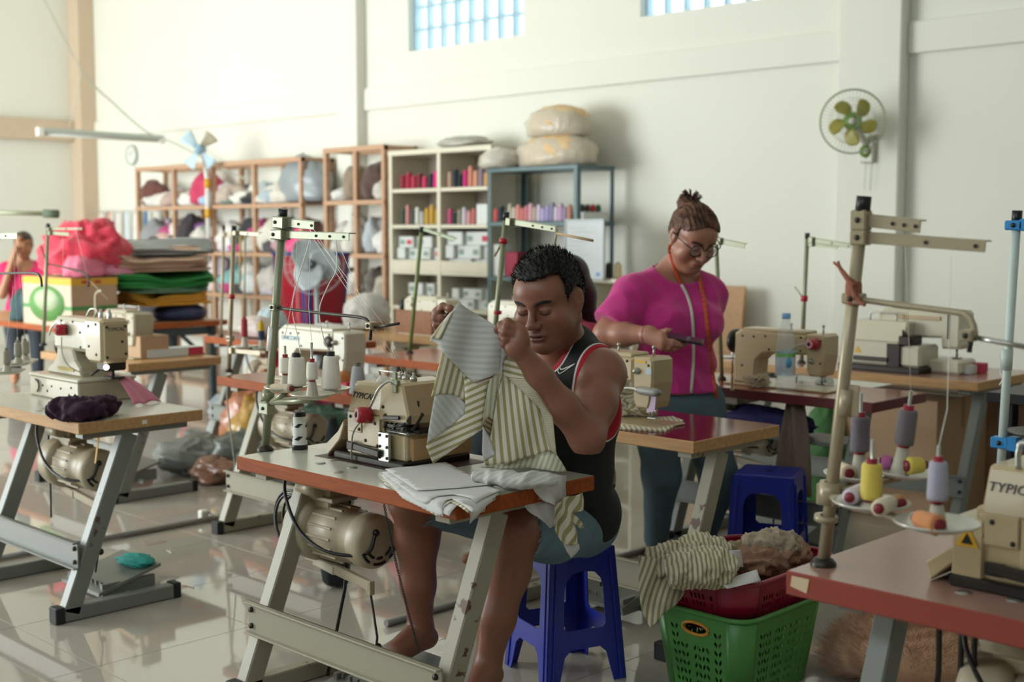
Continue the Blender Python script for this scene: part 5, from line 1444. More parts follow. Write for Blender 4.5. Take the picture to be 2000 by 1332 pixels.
    # --- hair: swept back into a bun
    hair = Body(); hair.ell((-.014, 0, .032), (.101, .083, .094), .02); hair.ell((.028, 0, .052), (.062, .070, .052), .02); hair.ell((-.05, 0, .0), (.055, .068, .06), .02)
    hair.ell((-.088, .0, .085), (.040, .044, .034), .012); hair.ell((-.108, -.012, .082), (.03, .03, .026), .01); hair = hair.placed(hc, HR, HS)
    def cuth(D, X, Y, Z):
        u, v, w = X - hc[0], Y - hc[1], Z - hc[2]; R = HR; x = (R[0, 0] * u + R[1, 0] * v + R[2, 0] * w) / HS; y = (R[0, 1] * u + R[1, 1] * v + R[2, 1] * w) / HS; z = (R[0, 2] * u + R[1, 2] * v + R[2, 2] * w) / HS
        topc = .086 - z - (np.abs(y) / .08) ** 2 * .05; side = np.maximum(x - .012, .000 - z); back = np.maximum(x + .03, -.06 - z)
        return np.maximum(D, np.minimum(np.minimum(topc, side), back) * HS)
    Vh, Fh = mesh_field(hair, hc - .2, hc + .2, .0036, cuth, it=2); Vh, Fh = main_piece(Vh, Fh)
    L = (Vh - hc) @ HR; Vh = Vh + ((Vh - hc) / np.linalg.norm(Vh - hc, axis=1)[:, None]) * (np.sin(L[:, 1] * 420 + np.sin(L[:, 0] * 40) * 2) * .0016 + np.array([mnoise.noise(Vector((l[0] * 25, l[1] * 130, l[2] * 25))) for l in L]) * .003)[:, None]
    mh = wood('hair_brown', '#3a261d', '#7a5340', .5, 30, (1, 1, 1))
    ho = obj('hair', make_mesh('hair', Vh, Fh, [mh], origin=O), [mh], root)
    st = MB(); rnd = random.Random(9); bc = Vector(hc + HR @ npv((-.095, 0, .095)) * HS)
    for i in range(70):
        dv = Vector((rnd.gauss(0, 1), rnd.gauss(0, 1), rnd.gauss(.5, .8))).normalized(); st.tube([bc + dv * .02, bc + dv * .045 + Vector((0, 0, .01)), bc + dv * rnd.uniform(.042, .058)], [.003, .002, .0008], 4)
    Rv = np.array(HR); bcl = Vector(hc + HR @ npv((-.085, 0, .085)) * HS)
    for i in range(3200):
        v = Vector(Vh[rnd.randrange(len(Vh))]); n_ = (v - Vector(hc)).normalized(); tg = (bcl - v); tg = tg - n_ * tg.dot(n_)
        if tg.length < .01: continue
        tg.normalize(); sd_ = n_.cross(tg) * .0012; L_ = rnd.uniform(.02, .05); o_ = n_ * .0015
        st.add([v - sd_ + o_ * .2 - tg * .004, v + sd_ + o_ * .2 - tg * .004, v + tg * L_ * .5 + sd_ * .8 + o_ * 1.4 - n_ * L_ * L_ * 1.2, v + tg * L_ + o_ * .5 - n_ * L_ * L_ * 4.5], [(0, 1, 2), (0, 2, 3)])
    obj('hair_wisps', st.shift(O), mh, ho)['kind'] = 'stuff'
    # --- glasses
    def hp(x, y, z): return Vector(hc + HR @ npv((x, y, z)) * HS)
    g = MB()
    for s in (1, -1):
        g.tube([hp(.0985 - abs(y_) * .10, s * .033 + y_, z_ - .006) for y_, z_ in [(.0280 * math.cos(t), .0240 * math.sin(t)) for t in np.linspace(0, 2 * PI, 25)]], .0022, 6, caps=False)
        g.tube(bez([hp(.093, s * .060, .004), hp(.075, s * .079, .010), hp(.02, s * .089, .010), hp(-.01, s * .087, .008)], 4), .0024, 6)
    g.tube(bez([hp(.100, .006, -.002), hp(.105, 0, .002), hp(.100, -.006, -.002)], 4), .002, 6)
    go = obj('glasses', g.shift(O), m_black, root); 
    ln = MB()
    for s in (1, -1):
        ln.add([hp(.0965, s * .033, -.006)] + [hp(.0975 - abs(.027 * math.cos(t)) * .10, s * .033 + .0270 * math.cos(t), -.006 + .0230 * math.sin(t)) for t in np.linspace(0, 2 * PI, 20, endpoint=False)], [(0, 1 + i, 1 + (i + 1) % 20) for i in range(20)])
    obj('lens', ln.shift(O), clear('lens_glass', '#ffffff', .03, .10), go)['kind'] = 'stuff'
    br = MB(); ax = Vector(wR - eR).normalized(); a, b_ = _frame(ax); c = Vector(wR) - ax * .01
    br.tube([c + (a * math.cos(t) + b_ * math.sin(t)) * .037 for t in np.linspace(0, 2 * PI, 25)], .003, 6, caps=False); obj('bracelet', br.shift(O), plain('bracelet_red', '#7a3030', .6), root)
    # --- tape measure round the neck, laid over the tee
    import mathutils
    bv = mathutils.bvhtree.BVHTree.FromPolygons([tuple(v) for v in Vt], [tuple(f) for f in Ft]); bv2 = mathutils.bvhtree.BVHTree.FromPolygons([tuple(v) for v in V], [tuple(f) for f in F])
    def lay(px, py, w):
        r = Vector(_ray(px, py)).normalized(); hs = [q for q in (bv.ray_cast(Vector(_C), r), bv2.ray_cast(Vector(_C), r)) if q[0] is not None]
        if not hs: return None
        q = min(hs, key=lambda t: t[3])[0]; return q - r * .006
    tp = thing('tape_measure', 'orange and white tape measure hanging round the neck of the woman in pink', 'tape measure', Vector(dep(1330, 520, 5.1))); TO = tp.location
    def ribbon(pts, w, name, mat):
        fine = bez([Vector((x, y, 0)) for x, y in pts], 8); L_ = []; last = 5.1
        for k, q in enumerate(fine):
            dd = fine[min(k + 1, len(fine) - 1)] - fine[max(k - 1, 0)]; nn = Vector((-dd.y, dd.x, 0)).normalized() * w
            c = lay(q.x, q.y, w)
            if c is None: c = Vector(dep(q.x, q.y, last))
            dc = depth_of(c); dc = min(dc, last + .02) if k else dc; last = dc
            L_.append((Vector(dep(q.x - nn.x, q.y - nn.y, dc)), Vector(dep(q.x + nn.x, q.y + nn.y, dc)), dc))
        m = MB(); m.grid(len(L_) - 1, 1, lambda u, v: L_[round(u * (len(L_) - 1))][round(v)] , thick=.0008, uvf=lambda u, v: (u * .6, v)); 
        return obj(name, m.shift(TO), mat, tp), L_
    mo = stripes('tape_orange', '#d4562c', '#5a2a20', .02, .93, .5, .01); mw = plain('tape_white', '#d9d2c8', .5)
    ribbon([(1309, 478), (1308, 492), (1314, 515), (1323, 540), (1331, 556)], 3.6, 'tape_front', mo)
    ribbon([(1331, 556), (1341, 575), (1350, 605), (1354, 650), (1354, 705), (1350, 768)], 3.0, 'tape_back', mw)
    ribbon([(1364, 538), (1369, 558), (1377, 600), (1384, 660), (1390, 720), (1398, 770), (1405, 812)], 4.2, 'tape_front', mo)
    # --- phone in her hand
    c = Vector(q6(705, 100, 5.03)); ph = thing('mobile_phone', 'dark mobile phone in the hand of the woman in pink', 'phone', c)
    Rr = Matrix((Vector(_R), (Vector(_F) * .98 + Vector((0, 0, .24))).normalized(), Vector(_R).cross((Vector(_F) * .98 + Vector((0, 0, .24))).normalized()))).transposed()
    Rr = Rr @ Matrix.Rotation(math.radians(-12), 3, 'Z') @ Matrix.Rotation(math.radians(8), 3, 'Y')
    m = MB(); m.box((-.072, -.038, -.005), (.072, .038, .005), .004); m.xf(lambda q: Rr @ q); obj('case', m, m_black, ph)
    m = MB(); m.box((-.066, -.034, .0045), (.066, .034, .0056), .0005); m.xf(lambda q: Rr @ q); obj('screen', m, plain('phone_screen', '#4a4650', .1), ph)
    return root
WOMAN = woman()

# ------------------------------------------------------------------ people half hidden further back
def far_person(label, head_px, D, face, top, hair_col, sk, hair='long', sc=1.0, arm=None, pitch=.3, seat=True):
    hc = npv(dep(*head_px, D)); fw = npv(face); fw /= np.linalg.norm(fw); f2 = fw * math.cos(pitch) + npv((0, 0, -1)) * math.sin(pitch)
    HR = basis(f2); hd = head_body(.003, True).placed(hc, HR, sc); lat = np.cross((0, 0, 1), fw)
    nk = hc - npv((0, 0, .20)) * sc - fw * .03; ch = nk - npv((0, 0, .17)) * sc; Rt = np.stack([fw, lat, npv((0, 0, 1))], 1)
    b = Body(); t = Body(); t.ell(ch, (.11, .16, .17), .05, R=Rt); t.ell(ch - npv((0, 0, .24)), (.13, .17, .18), .05, R=Rt)
    for s in (1, -1): t.cone(nk + lat * s * .16 - npv((0, 0, .03)), nk, .055, .055, .05)
    b.cone(nk - npv((0, 0, .03)), hc + HR @ npv((-.02, 0, -.06)), .05, .05, .03)
    ar = Body(); sl = Body()
    for s in (1, -1):
        sh = nk + lat * s * .17 - npv((0, 0, .04)); el = sh - npv((0, 0, .22)) + fw * .10 + lat * s * .03
        w = (hc + fw * .12 + lat * s * .06 - npv((0, 0, .03))) if arm == s else el + fw * .22 - lat * s * .03 + npv((0, 0, .02))
        ar.chain([sh, el, w], [.05, .042, .028], .03); ar.ell(w + (w - el) * .2, (.03, .03, .035), .03); sl.cone(sh, sh * .4 + el * .6, .06, .058, .04)
    b = b + t + ar + hd; z0 = max(.42, ch[2] - .42)
    lg = Body(); pv = npv((ch[0], ch[1], .50))
    for s in (1, -1): lg.chain([pv + lat * s * .09, pv + lat * s * .10 + fw * .38 + npv((0, 0, .02)), pv + lat * s * .10 + fw * .34 - npv((0, 0, .44))], [.09, .065, .04], .04); lg.cone(pv + lat * s * .10 + fw * .33 - npv((0, 0, .455)), pv + lat * s * .10 + fw * .46 - npv((0, 0, .465)), .035, .028, .02)
    lo = np.minimum(ch, pv) - .62; hi = np.maximum(hc, ch) + .62; lo[2] = 0; hi[2] = hc[2] + .2
    V, F = main_piece(*mesh_field(b + lg, lo, hi, .011, it=2)); root = thing('person', label, 'person', (float(ch[0]), float(ch[1]), 0)); O = npv(root.location)
    T = head_tint(V, hc, HR, sc, lin(sk), lin('#8a4a46'), lin('#2a1c16')); far_ = np.linalg.norm(V - hc, axis=1) > .15; T[far_] = npv(lin(sk)[:3])
    obj('body', make_mesh('body', V, F, [vcol('skin', .42)], T, origin=O), [MATS['skin']], root)
    t = t + sl; nkc = nk + fw * .04
    V, F = main_piece(*mesh_field(t, lo, hi, .010, lambda D, X, Y, Z: np.maximum(np.maximum(D, .085 - np.sqrt((X - nkc[0]) ** 2 + (Y - nkc[1]) ** 2 + (Z - nkc[2] - .02) ** 2)), z0 - Z), grow=.012)); obj('shirt', make_mesh('shirt', V, F, [top], origin=O), [top], root)
    V, F = mesh_field(lg, lo, hi, .011, lambda D, X, Y, Z: np.maximum(D, .1 - Z), grow=.012); obj('trousers', make_mesh('trousers', V, F, [plain('trousers_dark', '#3a4048', .85)], origin=O), [MATS['trousers_dark']], root)
    h = Body(); h.ell((-.014, 0, .034), (.102, .085, .094), .02); h.ell((.028, 0, .056), (.06, .07, .05), .02)
    if hair == 'long': h.chain([(-.07, 0, .03), (-.095, -.02, -.08), (-.11, -.04, -.20), (-.10, -.05, -.28)], [.07, .068, .05, .03], .04)
    else: h.ell((-.09, 0, .05), .045, .02)
    h = h.placed(hc, HR, sc)
    def cuth(D, X, Y, Z):
        u, v, w = X - hc[0], Y - hc[1], Z - hc[2]; R = HR; x = (R[0, 0] * u + R[1, 0] * v + R[2, 0] * w) / sc; z = (R[0, 2] * u + R[1, 2] * v + R[2, 2] * w) / sc
        return np.maximum(D, np.minimum(.062 - z, np.maximum(x - .015, -.32 - z)) * sc)
    V, F = mesh_field(h, hc - .42, hc + .2, .006, cuth); mh = plain('hair_' + hair_col, hair_col, .5); obj('hair', make_mesh('hair', V, F, [mh], origin=O), [mh], root)
    return root
m_lace = plain('lace_red', '#8e2440', .85, var=.4, vscale=60, bump=.4, bscale=90)
far_person('seated person with long dark hair and red patterned top behind the man in the vest', (1098, 556), 5.45, (-1, .15, 0), m_lace, '#241712', '#8d5f4b', 'long')
far_person('person in a pink shirt at the far left, hand raised to the face', (46, 478), 12.0, (-.45, -.9, 0), plain('shirt_pink', '#d42a66', .85), '#3a2a22', '#b27c5c', 'bun', 1.0, arm=-1, pitch=.15)
far_person('person whose dark hair shows above the striped cloth pile', (301, 488), 12.2, (.6, .8, 0), plain('shirt_dark', '#3a3a42', .85), '#1d1816', '#8d5f4b', 'bun', 1.0)
# ================================================================== THE GARMENT, CLOTHS, STOOLS, BASKETS
from mathutils.geometry import delaunay_2d_cdt
def tri_fill(outer, step, holes=()):
    """triangulate a polygon (with holes) with a regular lattice inside"""
    pts = []; edges = []
    def ring(poly):
        n0 = len(pts); q = []
        for i in range(len(poly)):
            a, b = Vector(poly[i]), Vector(poly[(i + 1) % len(poly)]); n = max(1, round((b - a).length / step))
            q += [a.lerp(b, k / n) for k in range(n)]
        pts.extend(q); edges.extend((n0 + k, n0 + (k + 1) % len(q)) for k in range(len(q))); return q
    O = ring(outer); H = [ring(h) for h in holes]
    def inside(p, R):
        c = False; j = len(R) - 1
        for i in range(len(R)):
            if (R[i].y > p.y) != (R[j].y > p.y) and p.x < (R[j].x - R[i].x) * (p.y - R[i].y) / (R[j].y - R[i].y) + R[i].x: c = not c
            j = i
        return c
    x0, x1 = min(p.x for p in O), max(p.x for p in O); y0, y1 = min(p.y for p in O), max(p.y for p in O)
    r = 0; y = y0 + step * .5; segs = O
    while y < y1:
        x = x0 + step * (.25 if r % 2 else .75)
        while x < x1:
            p = Vector((x, y))
            if inside(p, O) and not any(inside(p, h) for h in H) and min((p - q).length for q in segs) > step * .45 and all(min((p - q).length for q in h) > step * .45 for h in H): pts.append(p)
            x += step
        y += step * .87; r += 1
    v, e, f, *_ = delaunay_2d_cdt([Vector(p) for p in pts], edges, [], 1, 1e-6)
    if H:
        box = [(min(p.x for p in h), max(p.x for p in h), min(p.y for p in h), max(p.y for p in h)) for h in H]; keep = []
        for t in f:
            c = sum((v[i] for i in t), Vector((0, 0))) / len(t)
            if not any(b[0] < c.x < b[1] and b[2] < c.y < b[3] and inside(c, h) for b, h in zip(box, H)): keep.append(t)
        f = keep
    return v, f
def panel(mb, poly, step, lift, uvf, thick=.0008, mi=0):
    v, f = tri_fill(poly, step); P = [Vector(lift(p.x, p.y)) for p in v]; n = len(P)
    nr = [Vector((0, 0, 0)) for _ in P]
    for t in f:
        q = (P[t[1]] - P[t[0]]).cross(P[t[2]] - P[t[0]])
        for i in t: nr[i] += q
    c = _C; flip = sum(nr, Vector()).dot(Vector(c) - P[0]) < 0
    nr = [(q.normalized() if q.length > 0 else Vector((0, 0, 1))) * (-1 if flip else 1) for q in nr]
    fs = [tuple(reversed(t)) if flip else tuple(t) for t in f]
    edge = {}
    for t in fs:
        for i in range(len(t)): edge[(t[i], t[(i + 1) % len(t)])] = 1
    back = [tuple(n + i for i in reversed(t)) for t in fs]
    rim = [(a + n, b + n, b, a) for (a, b) in edge if (b, a) not in edge]
    if mb.uv is None: mb.uv = [(0, 0)] * len(mb.v)
    uv = [uvf(p.x, p.y) for p in v]; mb.uv.extend(uv + uv)
    mb.add(P + [P[k] - nr[k] * thick for k in range(n)], fs + back + rim, True, mi)
m_st = stripes('stripe_khaki', '#d8d0bf', '#9d9366', .0172, .54, .85)
m_stl = stripes('stripe_khaki_light', '#d3d2c2', '#b5b28e', .0135, .55, .85)
m_rev = stripes('stripe_reverse', '#c6c6c2', '#b9b9b0', .0165, .5, .85, .15)
m_wc = plain('cloth_white', '#d5d3d2', .85, bump=.1, bscale=300)
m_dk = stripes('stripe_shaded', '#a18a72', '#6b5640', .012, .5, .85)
def garment():
    root = thing('striped_garment', 'unfinished white and khaki striped garment held up by the seated man', 'garment', Vector(dep(930, 760, 3.46))); O = root.location
    S = 3.46 / FPX
    def G(pts): return [(820 + x / 3.7, 580 + y / 3.7) for x, y in pts]
    def field(px, py): return 3.46 + .010 * math.sin(px / 14 + py / 60) + .006 * math.sin(px / 31 - py / 23) + .00035 * (py - 760) * .12 - (.03 if px > 1000 else 0) * min(1, (px - 1000) / 60 if px > 1000 else 0)
    def mk(name, pts, mat, ang, off=0.0, warp=None, sc=1.0):
        m = MB(); ca, sa = math.cos(math.radians(ang)), math.sin(math.radians(ang))
        def lift(x, y): return dep(x, y, field(x, y) + off)
        def uvf(x, y):
            if warp: return (warp(x, y) * S * sc, y * S)
            return ((x * ca + y * sa) * S * sc, (y * ca - x * sa) * S)
        panel(m, G(pts), 6.5, lift, uvf); return obj(name, m.shift(O), mat, root)
    mk('back_yoke', [(235, 100), (262, 60), (280, 35), (330, 75), (545, 205), (585, 245), (600, 300), (590, 540), (580, 550), (500, 580), (385, 620), (310, 545), (235, 470), (165, 400), (130, 340), (70, 315), (75, 295), (145, 200), (215, 115)], m_rev, 0, -.004, lambda x, y: y - (x - 900) * .12 + ((x - 900) / 60) ** 2 * 4)
    mk('facing_fold', [(215, 117), (240, 106), (150, 305), (100, 300), (78, 293)], m_st, 28, -.008)
    mk('left_sleeve', [(165, 400), (235, 470), (310, 545), (322, 640), (325, 745), (250, 708), (150, 700), (80, 720), (100, 650), (130, 520)], m_st, 14, .002)
    mk('sleeve_lining', [(108, 702), (150, 700), (250, 705), (330, 770), (320, 850), (230, 930), (50, 1060), (62, 970), (80, 860)], m_rev, -38, .004)
    mk('front_left', [(310, 545), (385, 620), (510, 588), (480, 680), (468, 800), (455, 920), (460, 950), (300, 1060), (95, 1205), (45, 1080), (52, 1055), (230, 930), (320, 850), (330, 770), (325, 745), (322, 640)], m_st, 66, .006)
    mk('placket', [(510, 590), (548, 565), (585, 553), (605, 560), (580, 640), (560, 700), (545, 800), (530, 890), (495, 865), (455, 920), (462, 830), (475, 740), (488, 660)], m_stl, 5, .001)
    mk('front_right', [(605, 560), (640, 590), (760, 700), (870, 810), (905, 940), (945, 1110), (800, 1150), (640, 1200), (475, 1220), (470, 1190), (550, 1140), (510, 1020), (530, 890), (545, 800), (560, 700), (580, 640)], m_st, 0, -.003, lambda x, y: x - (y - 760) * (.08 + .12 * (x - 985) / 90))
    mk('right_sleeve', [(600, 480), (650, 410), (665, 400), (780, 580), (875, 725), (960, 870), (985, 1120), (990, 1140), (945, 1110), (905, 940), (870, 810), (760, 700), (640, 590), (605, 560)], m_st, 0, -.007, lambda x, y: (y - .25 * (x - 985)) * (1 + max(0, y - 740) * .006))
    mk('collar_edge', [(590, 300), (640, 330), (662, 352), (650, 410), (600, 480), (605, 560), (580, 550), (590, 440)], m_rev, 80, -.008)
    mk('inner_white', [(456, 935), (510, 1020), (550, 1140), (470, 1190), (475, 1220), (460, 1185), (450, 1120)], m_wc, 0, -.001)
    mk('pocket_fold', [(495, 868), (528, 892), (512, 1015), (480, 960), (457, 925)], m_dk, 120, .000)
    mk('back_hem', [(420, 1230), (475, 1221), (640, 1201), (800, 1151), (945, 1111), (990, 1141), (1030, 1200), (1065, 1262), (1000, 1264), (900, 1250), (780, 1232), (600, 1245)], m_stl, 20, .012)
    return root
garment()
def ridges(q, f, s):
    """sharp-crested folds"""
    w = mnoise.noise_vector(q * f * .55 + s) * .7; p = q * f + w + s
    return ((1 - abs(mnoise.noise(p))) ** 2 * .62 + (1 - abs(mnoise.noise(p * 2.13 + Vector((7, 1, 3))))) ** 2 * .30 + (1 - abs(mnoise.noise(p * 4.4 + Vector((2, 9, 5))))) ** 2 * .13 - .55)
# ---- flat cut pieces lying on the front table and drooping over its edge
def on_table(px, py, z=TZ): q = onz(px, py, z); return (3.305 - q.y, q.x - 2.155)        # local to the front table
def t1w(X, Y, z): return Vector((2.155 + Y, 3.305 - X, z))
def sheet(mb, px, z, mat_i=0, step=.022, amp=.002, stiff=.6, mi=0, th=.0009, ang=0.0):
    poly = [on_table(*p) if len(p) == 2 else p[:2] for p in px]
    def lift(X, Y):
        s = max(0, -.004 - Y); e = max(0, X - .994); zz = z + amp * math.sin(X * 70 + Y * 40) + amp * .6 * math.sin(X * 31 - Y * 57)
        if s > 0: s = min(s, .03) + max(0, s - .03) * .3; a = min(1.25, s * 14); Y2 = -.004 - s * math.cos(a) * .8; zz = zz - s * math.sin(a); return t1w(X, Y2, zz)
        if e > 0: a = min(1.4, e * 14); return t1w(.994 + e * math.cos(a), Y, zz - e * math.sin(a))
        return t1w(X, Y, zz)
    ca, sa = math.cos(ang), math.sin(ang)
    panel(mb, poly, step, lift, lambda X, Y: (X * ca + Y * sa, Y), th, mi)
stack = [([(752, 926), (806, 920), (870, 912), (960, 957), (890, 964), (815, 969)], 0.0150, m_wc), ([(746, 930), (870, 913), (980, 966), (930, 984), (885, 974), (815, 983)], 0.0118, m_wc),
         ([(744, 934), (868, 914), (975, 970), (918, 1000), (882, 980), (820, 998), (790, 980)], 0.0086, m_wc), ([(742, 938), (866, 916), (970, 974), (910, 998), (880, 984), (814, 996)], 0.0054, m_st), ([(748, 945), (864, 918), (960, 976), (850, 996)], 0.0022, m_wc)]
names = ('topmost white cut piece of the stack on the front table', 'second white cut piece of the stack, one corner hanging', 'white cut piece with two corners drooping over the front edge', 'striped cut piece showing under the white ones at the front edge', 'lowest white cut piece of the stack on the front table')
for (pp, dz, mt), nm in zip(stack, names):
    m = MB(); sheet(m, pp, TZ + dz, amp=.0003); o = Vector(t1w(.7, .1, TZ)); single('cut_piece', m.shift(o), mt, nm, 'fabric', o, 'cut pieces stacked on the front table')
# crumpled roll and hanging pieces at the right end of the front table
def lump(pts, rad, seed, amp=.012, freq=18, n=18, sub=4, squash=.7):
    """crumpled sausage of cloth along pts"""
    P = bez(pts, sub); m = MB(); k = len(P); rr = [rad * (0.25 + .75 * math.sin(PI * min(1, max(0.0, (i + .6) / (k + .2)))) ** .45) for i in range(k)]
    m.tube(P, rr, n); z0 = min(p[2] for p in pts)
    def f(q):
        d = mnoise.noise(q * freq * .6 + Vector((seed, 0, 0))) * amp * .6 + ridges(q, freq * 1.25, Vector((0, seed, 0))) * amp * 1.6
        c = min(P, key=lambda p: (p - q).length); u = (q - c); u = u.normalized() if u.length > 1e-6 else Vector((0, 0, 1)); r = q + u * d; return Vector((r.x, r.y, c.z + (r.z - c.z) * squash))
    m.xf(f); m.uv = [(p[1] * .8 + p[2], p[0]) for p in m.v]; return m
o = Vector(onz(1010, 940, TZ)); m = lump([onz(925, 930, TZ + .03), onz(970, 934, TZ + .03), onz(1015, 938, TZ + .032), onz(1055, 937, TZ + .034), onz(1090, 940, TZ + .03)], .030, 3, .011, 13, 36, 12)
single('cloth_roll', m.shift(o), m_rev, 'crumpled grey-white striped cloth roll lying beneath the held garment', 'fabric', o)
def hang(label, px, mat, y, ang=0, amp=.012, D=None, name='fabric_piece', step=5.0, grp=None, sc=1.0, wave=9):
    c = (sum(p[0] for p in px) / len(px), sum(p[1] for p in px) / len(px)); o = Vector(ony(*c, y)); m = MB(); S = depth_of(o) / FPX; ca, sa = math.cos(math.radians(ang)), math.sin(math.radians(ang))
    def lift(x, yy): q = ony(x, yy, y); return q + Vector((0, -1, 0)) * (amp * math.sin(x / wave + yy / 37) + amp * .5 * math.sin(x / 4.3 * 9 / wave - yy / 15))
    panel(m, px, step, lift, lambda x, yy: ((x * ca + yy * sa) * S * sc, yy * S)); return single(name, m.shift(o), mat, label, 'fabric', o, grp)
hang('white cloth end folded over the right edge of the front table', [(1048, 938), (1078, 925), (1108, 930), (1113, 968), (1108, 985), (1085, 992), (1062, 978), (1050, 955)], m_wc, 2.285)
hang('white cloth end below the table edge above the denim shorts', [(1020, 988), (1050, 975), (1085, 990), (1090, 1020), (1075, 1032), (1050, 1010)], m_wc, 2.32, amp=.006)
hang('striped cloth strip hanging from the front table beside the black vest', [(1080, 990), (1110, 972), (1135, 962), (1141, 990), (1118, 1002), (1141, 1030), (1135, 1034), (1113, 1018), (1133, 1062), (1100, 1064), (1084, 1030), (1077, 1010)], m_st, 2.265, 20, .010)
hang('small white cloth tail hanging lowest beside the blue stool', [(1100, 1062), (1133, 1062), (1135, 1072), (1116, 1090), (1106, 1078)], m_wc, 2.268, amp=.004)
# ---- cloths on the left tables
def crumple(label, c, size, mat, seed, name='fabric_bundle', freq=5.0, amp=.35, group=None, folds=3.0, cat='fabric', n=30, k=18, flat=.15, uvs=1.0):
    """soft heap of cloth resting on what is under it"""
    c = Vector(c); m = MB(); m.ball((0, 0, 0), 1.0, n, k)
    def f(q):
        s = Vector((seed * 3.1, seed * 1.7, seed)); d = 1 + amp * .8 * mnoise.noise(q * freq * .25 + s) + amp * .95 * ridges(q, freq * .42, s)
        q = q * d; z = q.z if q.z > -.5 else -.5 + (q.z + .5) * flat; return Vector((q.x * size[0], q.y * size[1], (z + .5) * size[2] / 1.5))
    m.xf(f); zmin = min(p[2] for p in m.v); m.v = [(p[0], p[1], p[2] - zmin + .001) for p in m.v]
    m.uv = [((p[0] + p[1]) * .7 * uvs, p[2] * uvs) for p in m.v]
    return single(name, m, mat, label, cat, c, group)
m_purple = plain('cloth_purple', '#32122a', .85, var=.2, vscale=20)
m_pink = plain('cloth_pink', '#c06a80', .8, sheen=.3)
p = onz(150, 800, TZ); m = lump([onz(95, 800, TZ + .035), onz(125, 797, TZ + .042), onz(165, 800, TZ + .040), onz(200, 795, TZ + .036), onz(224, 793, TZ + .03)], .047, 11, .030, 17, 40, 14, .8)
single('fabric_bundle', m.shift(p), m_purple, 'crumpled dark purple cloth in front of the interlock machine', 'fabric', p)
pk = MB(); pc = Vector((2.60, 4.70, TZ))
pk.grid(22, 10, lambda u, v: [onz(205 + 10 * v, 732 - 4 * v, TZ + .104), onz(245 + 5 * v, 738 - 6 * v, TZ + .103)][0].lerp(onz(245, 735, TZ + .104), min(1, u * 3)) * (1 if u < .33 else 0) if u < .33 else
        (onz(228 + 22 * v, 736 - 2 * v, TZ + .104)).lerp(onz(262 + 52 * v, 790 - 8 * v, TZ + .006), (u - .33) / .67) + Vector((.004 * math.sin(v * 9), .006 * math.sin(v * 7 + u * 3), .010 * math.sin(PI * (u - .33) / .67) + .004 * math.sin(v * 11))), thick=.002)
single('fabric_piece', pk.shift(pc), m_pink, 'pink cloth sliding off the base of the interlock machine', 'fabric', pc)
# ---- plates with holes: stools and baskets
def plate(mb, outer, holes, step, fn, mi=0):
    """polygon with holes; fn(x, y, side) gives the point on side 0 or 1 (its two faces)"""
    v, f = tri_fill(outer, step, holes); n = len(v)
    A = [Vector(fn(p.x, p.y, 0)) for p in v]; B = [Vector(fn(p.x, p.y, 1)) for p in v]
    e = {}
    for t in f:
        for i in range(len(t)): e[(t[i], t[(i + 1) % len(t)])] = 1
    mb.add(A + B, [tuple(t) for t in f] + [tuple(n + i for i in reversed(t)) for t in f] + [(b, a, a + n, b + n) for (a, b) in e if (b, a) not in e], False, mi)
m_stool = plain('stool_blue', '#1c2c9c', .32, spec=.6)
def stool(label, c, rz, h=.43, foot=.145, top=.115):
    r = thing('plastic_stool', label, 'stool', c, rz)
    s = MB(); s.box((-top, -top, h - .022), (top, top, h), .010); so = obj('seat', s, m_stool, r)
    hl = MB(); hl.lathe([(.018, .0004), (.014, .001), (0, .001)], 16, o=(0, 0, h)); obj('finger_hole', hl, m_black, so)
    for k in range(4):
        M = Matrix.Rotation(k * PI / 2, 3, 'Z')
        def half(z): return foot + (top - foot) * z / h
        def fn(x, y, s_): q = half(y) - (.004 if s_ else 0); return M @ Vector((q, x, y))
        w0 = half(0); wt = half(h - .005); z1, z2 = .115, .175
        outer = [(-w0, 0), (-w0 + .045, 0), (-half(z1) + .062, z1 - .02), (-half(z1) + .085, z1), (half(z1) - .085, z1), (half(z1) - .062, z1 - .02), (w0 - .045, 0), (w0, 0), (wt, h - .005), (-wt, h - .005)]
        b = half(z2) - .058; t = half(.36) - .05
        hole = [(-b, z2 + .012), (-b + .012, z2), (b - .012, z2), (b, z2 + .012), (t, .30), (t - .008, .33), (t - .030, .352), (0, .358), (-t + .030, .352), (-t + .008, .33), (-t, .30)]
        m = MB(); plate(m, outer, [hole], .03, fn); obj('leg_panel', m, m_stool, r)
        rb = MB()
        for sx in (-1, 1): rb.bar(M @ Vector((half(.0) + .001, sx * (half(0) - .022), .004)), M @ Vector((half(h - .03) + .001, sx * (half(h - .03) - .022), h - .03)), .012, .006, .002)
        o = obj('leg_rib', rb, m_stool, r); o['kind'] = 'stuff'
    return r
ST1 = stool('blue plastic stool under the man in the black vest', (2.975, 2.685, 0), math.radians(-19))
ST2 = stool('empty blue plastic stool behind the red laundry basket', (4.45, 2.88, 0), math.radians(22), top=.125)
m_green = plain('basket_green', '#4c8a42', .4); m_bred = plain('basket_red', '#8e1030', .35, spec=.6); m_orange = plain('handle_orange', '#c98a2c', .5)
def rr(hx, hy, r, n=5):
    """rounded rectangle outline"""
    o = []
    for cx, cy, a in ((hx - r, hy - r, 0), (-hx + r, hy - r, 90), (-hx + r, -hy + r, 180), (hx - r, -hy + r, 270)):
        for k in range(n + 1): t = math.radians(a + 90 * k / n); o.append((cx + r * math.cos(t), cy + r * math.sin(t)))
    return o
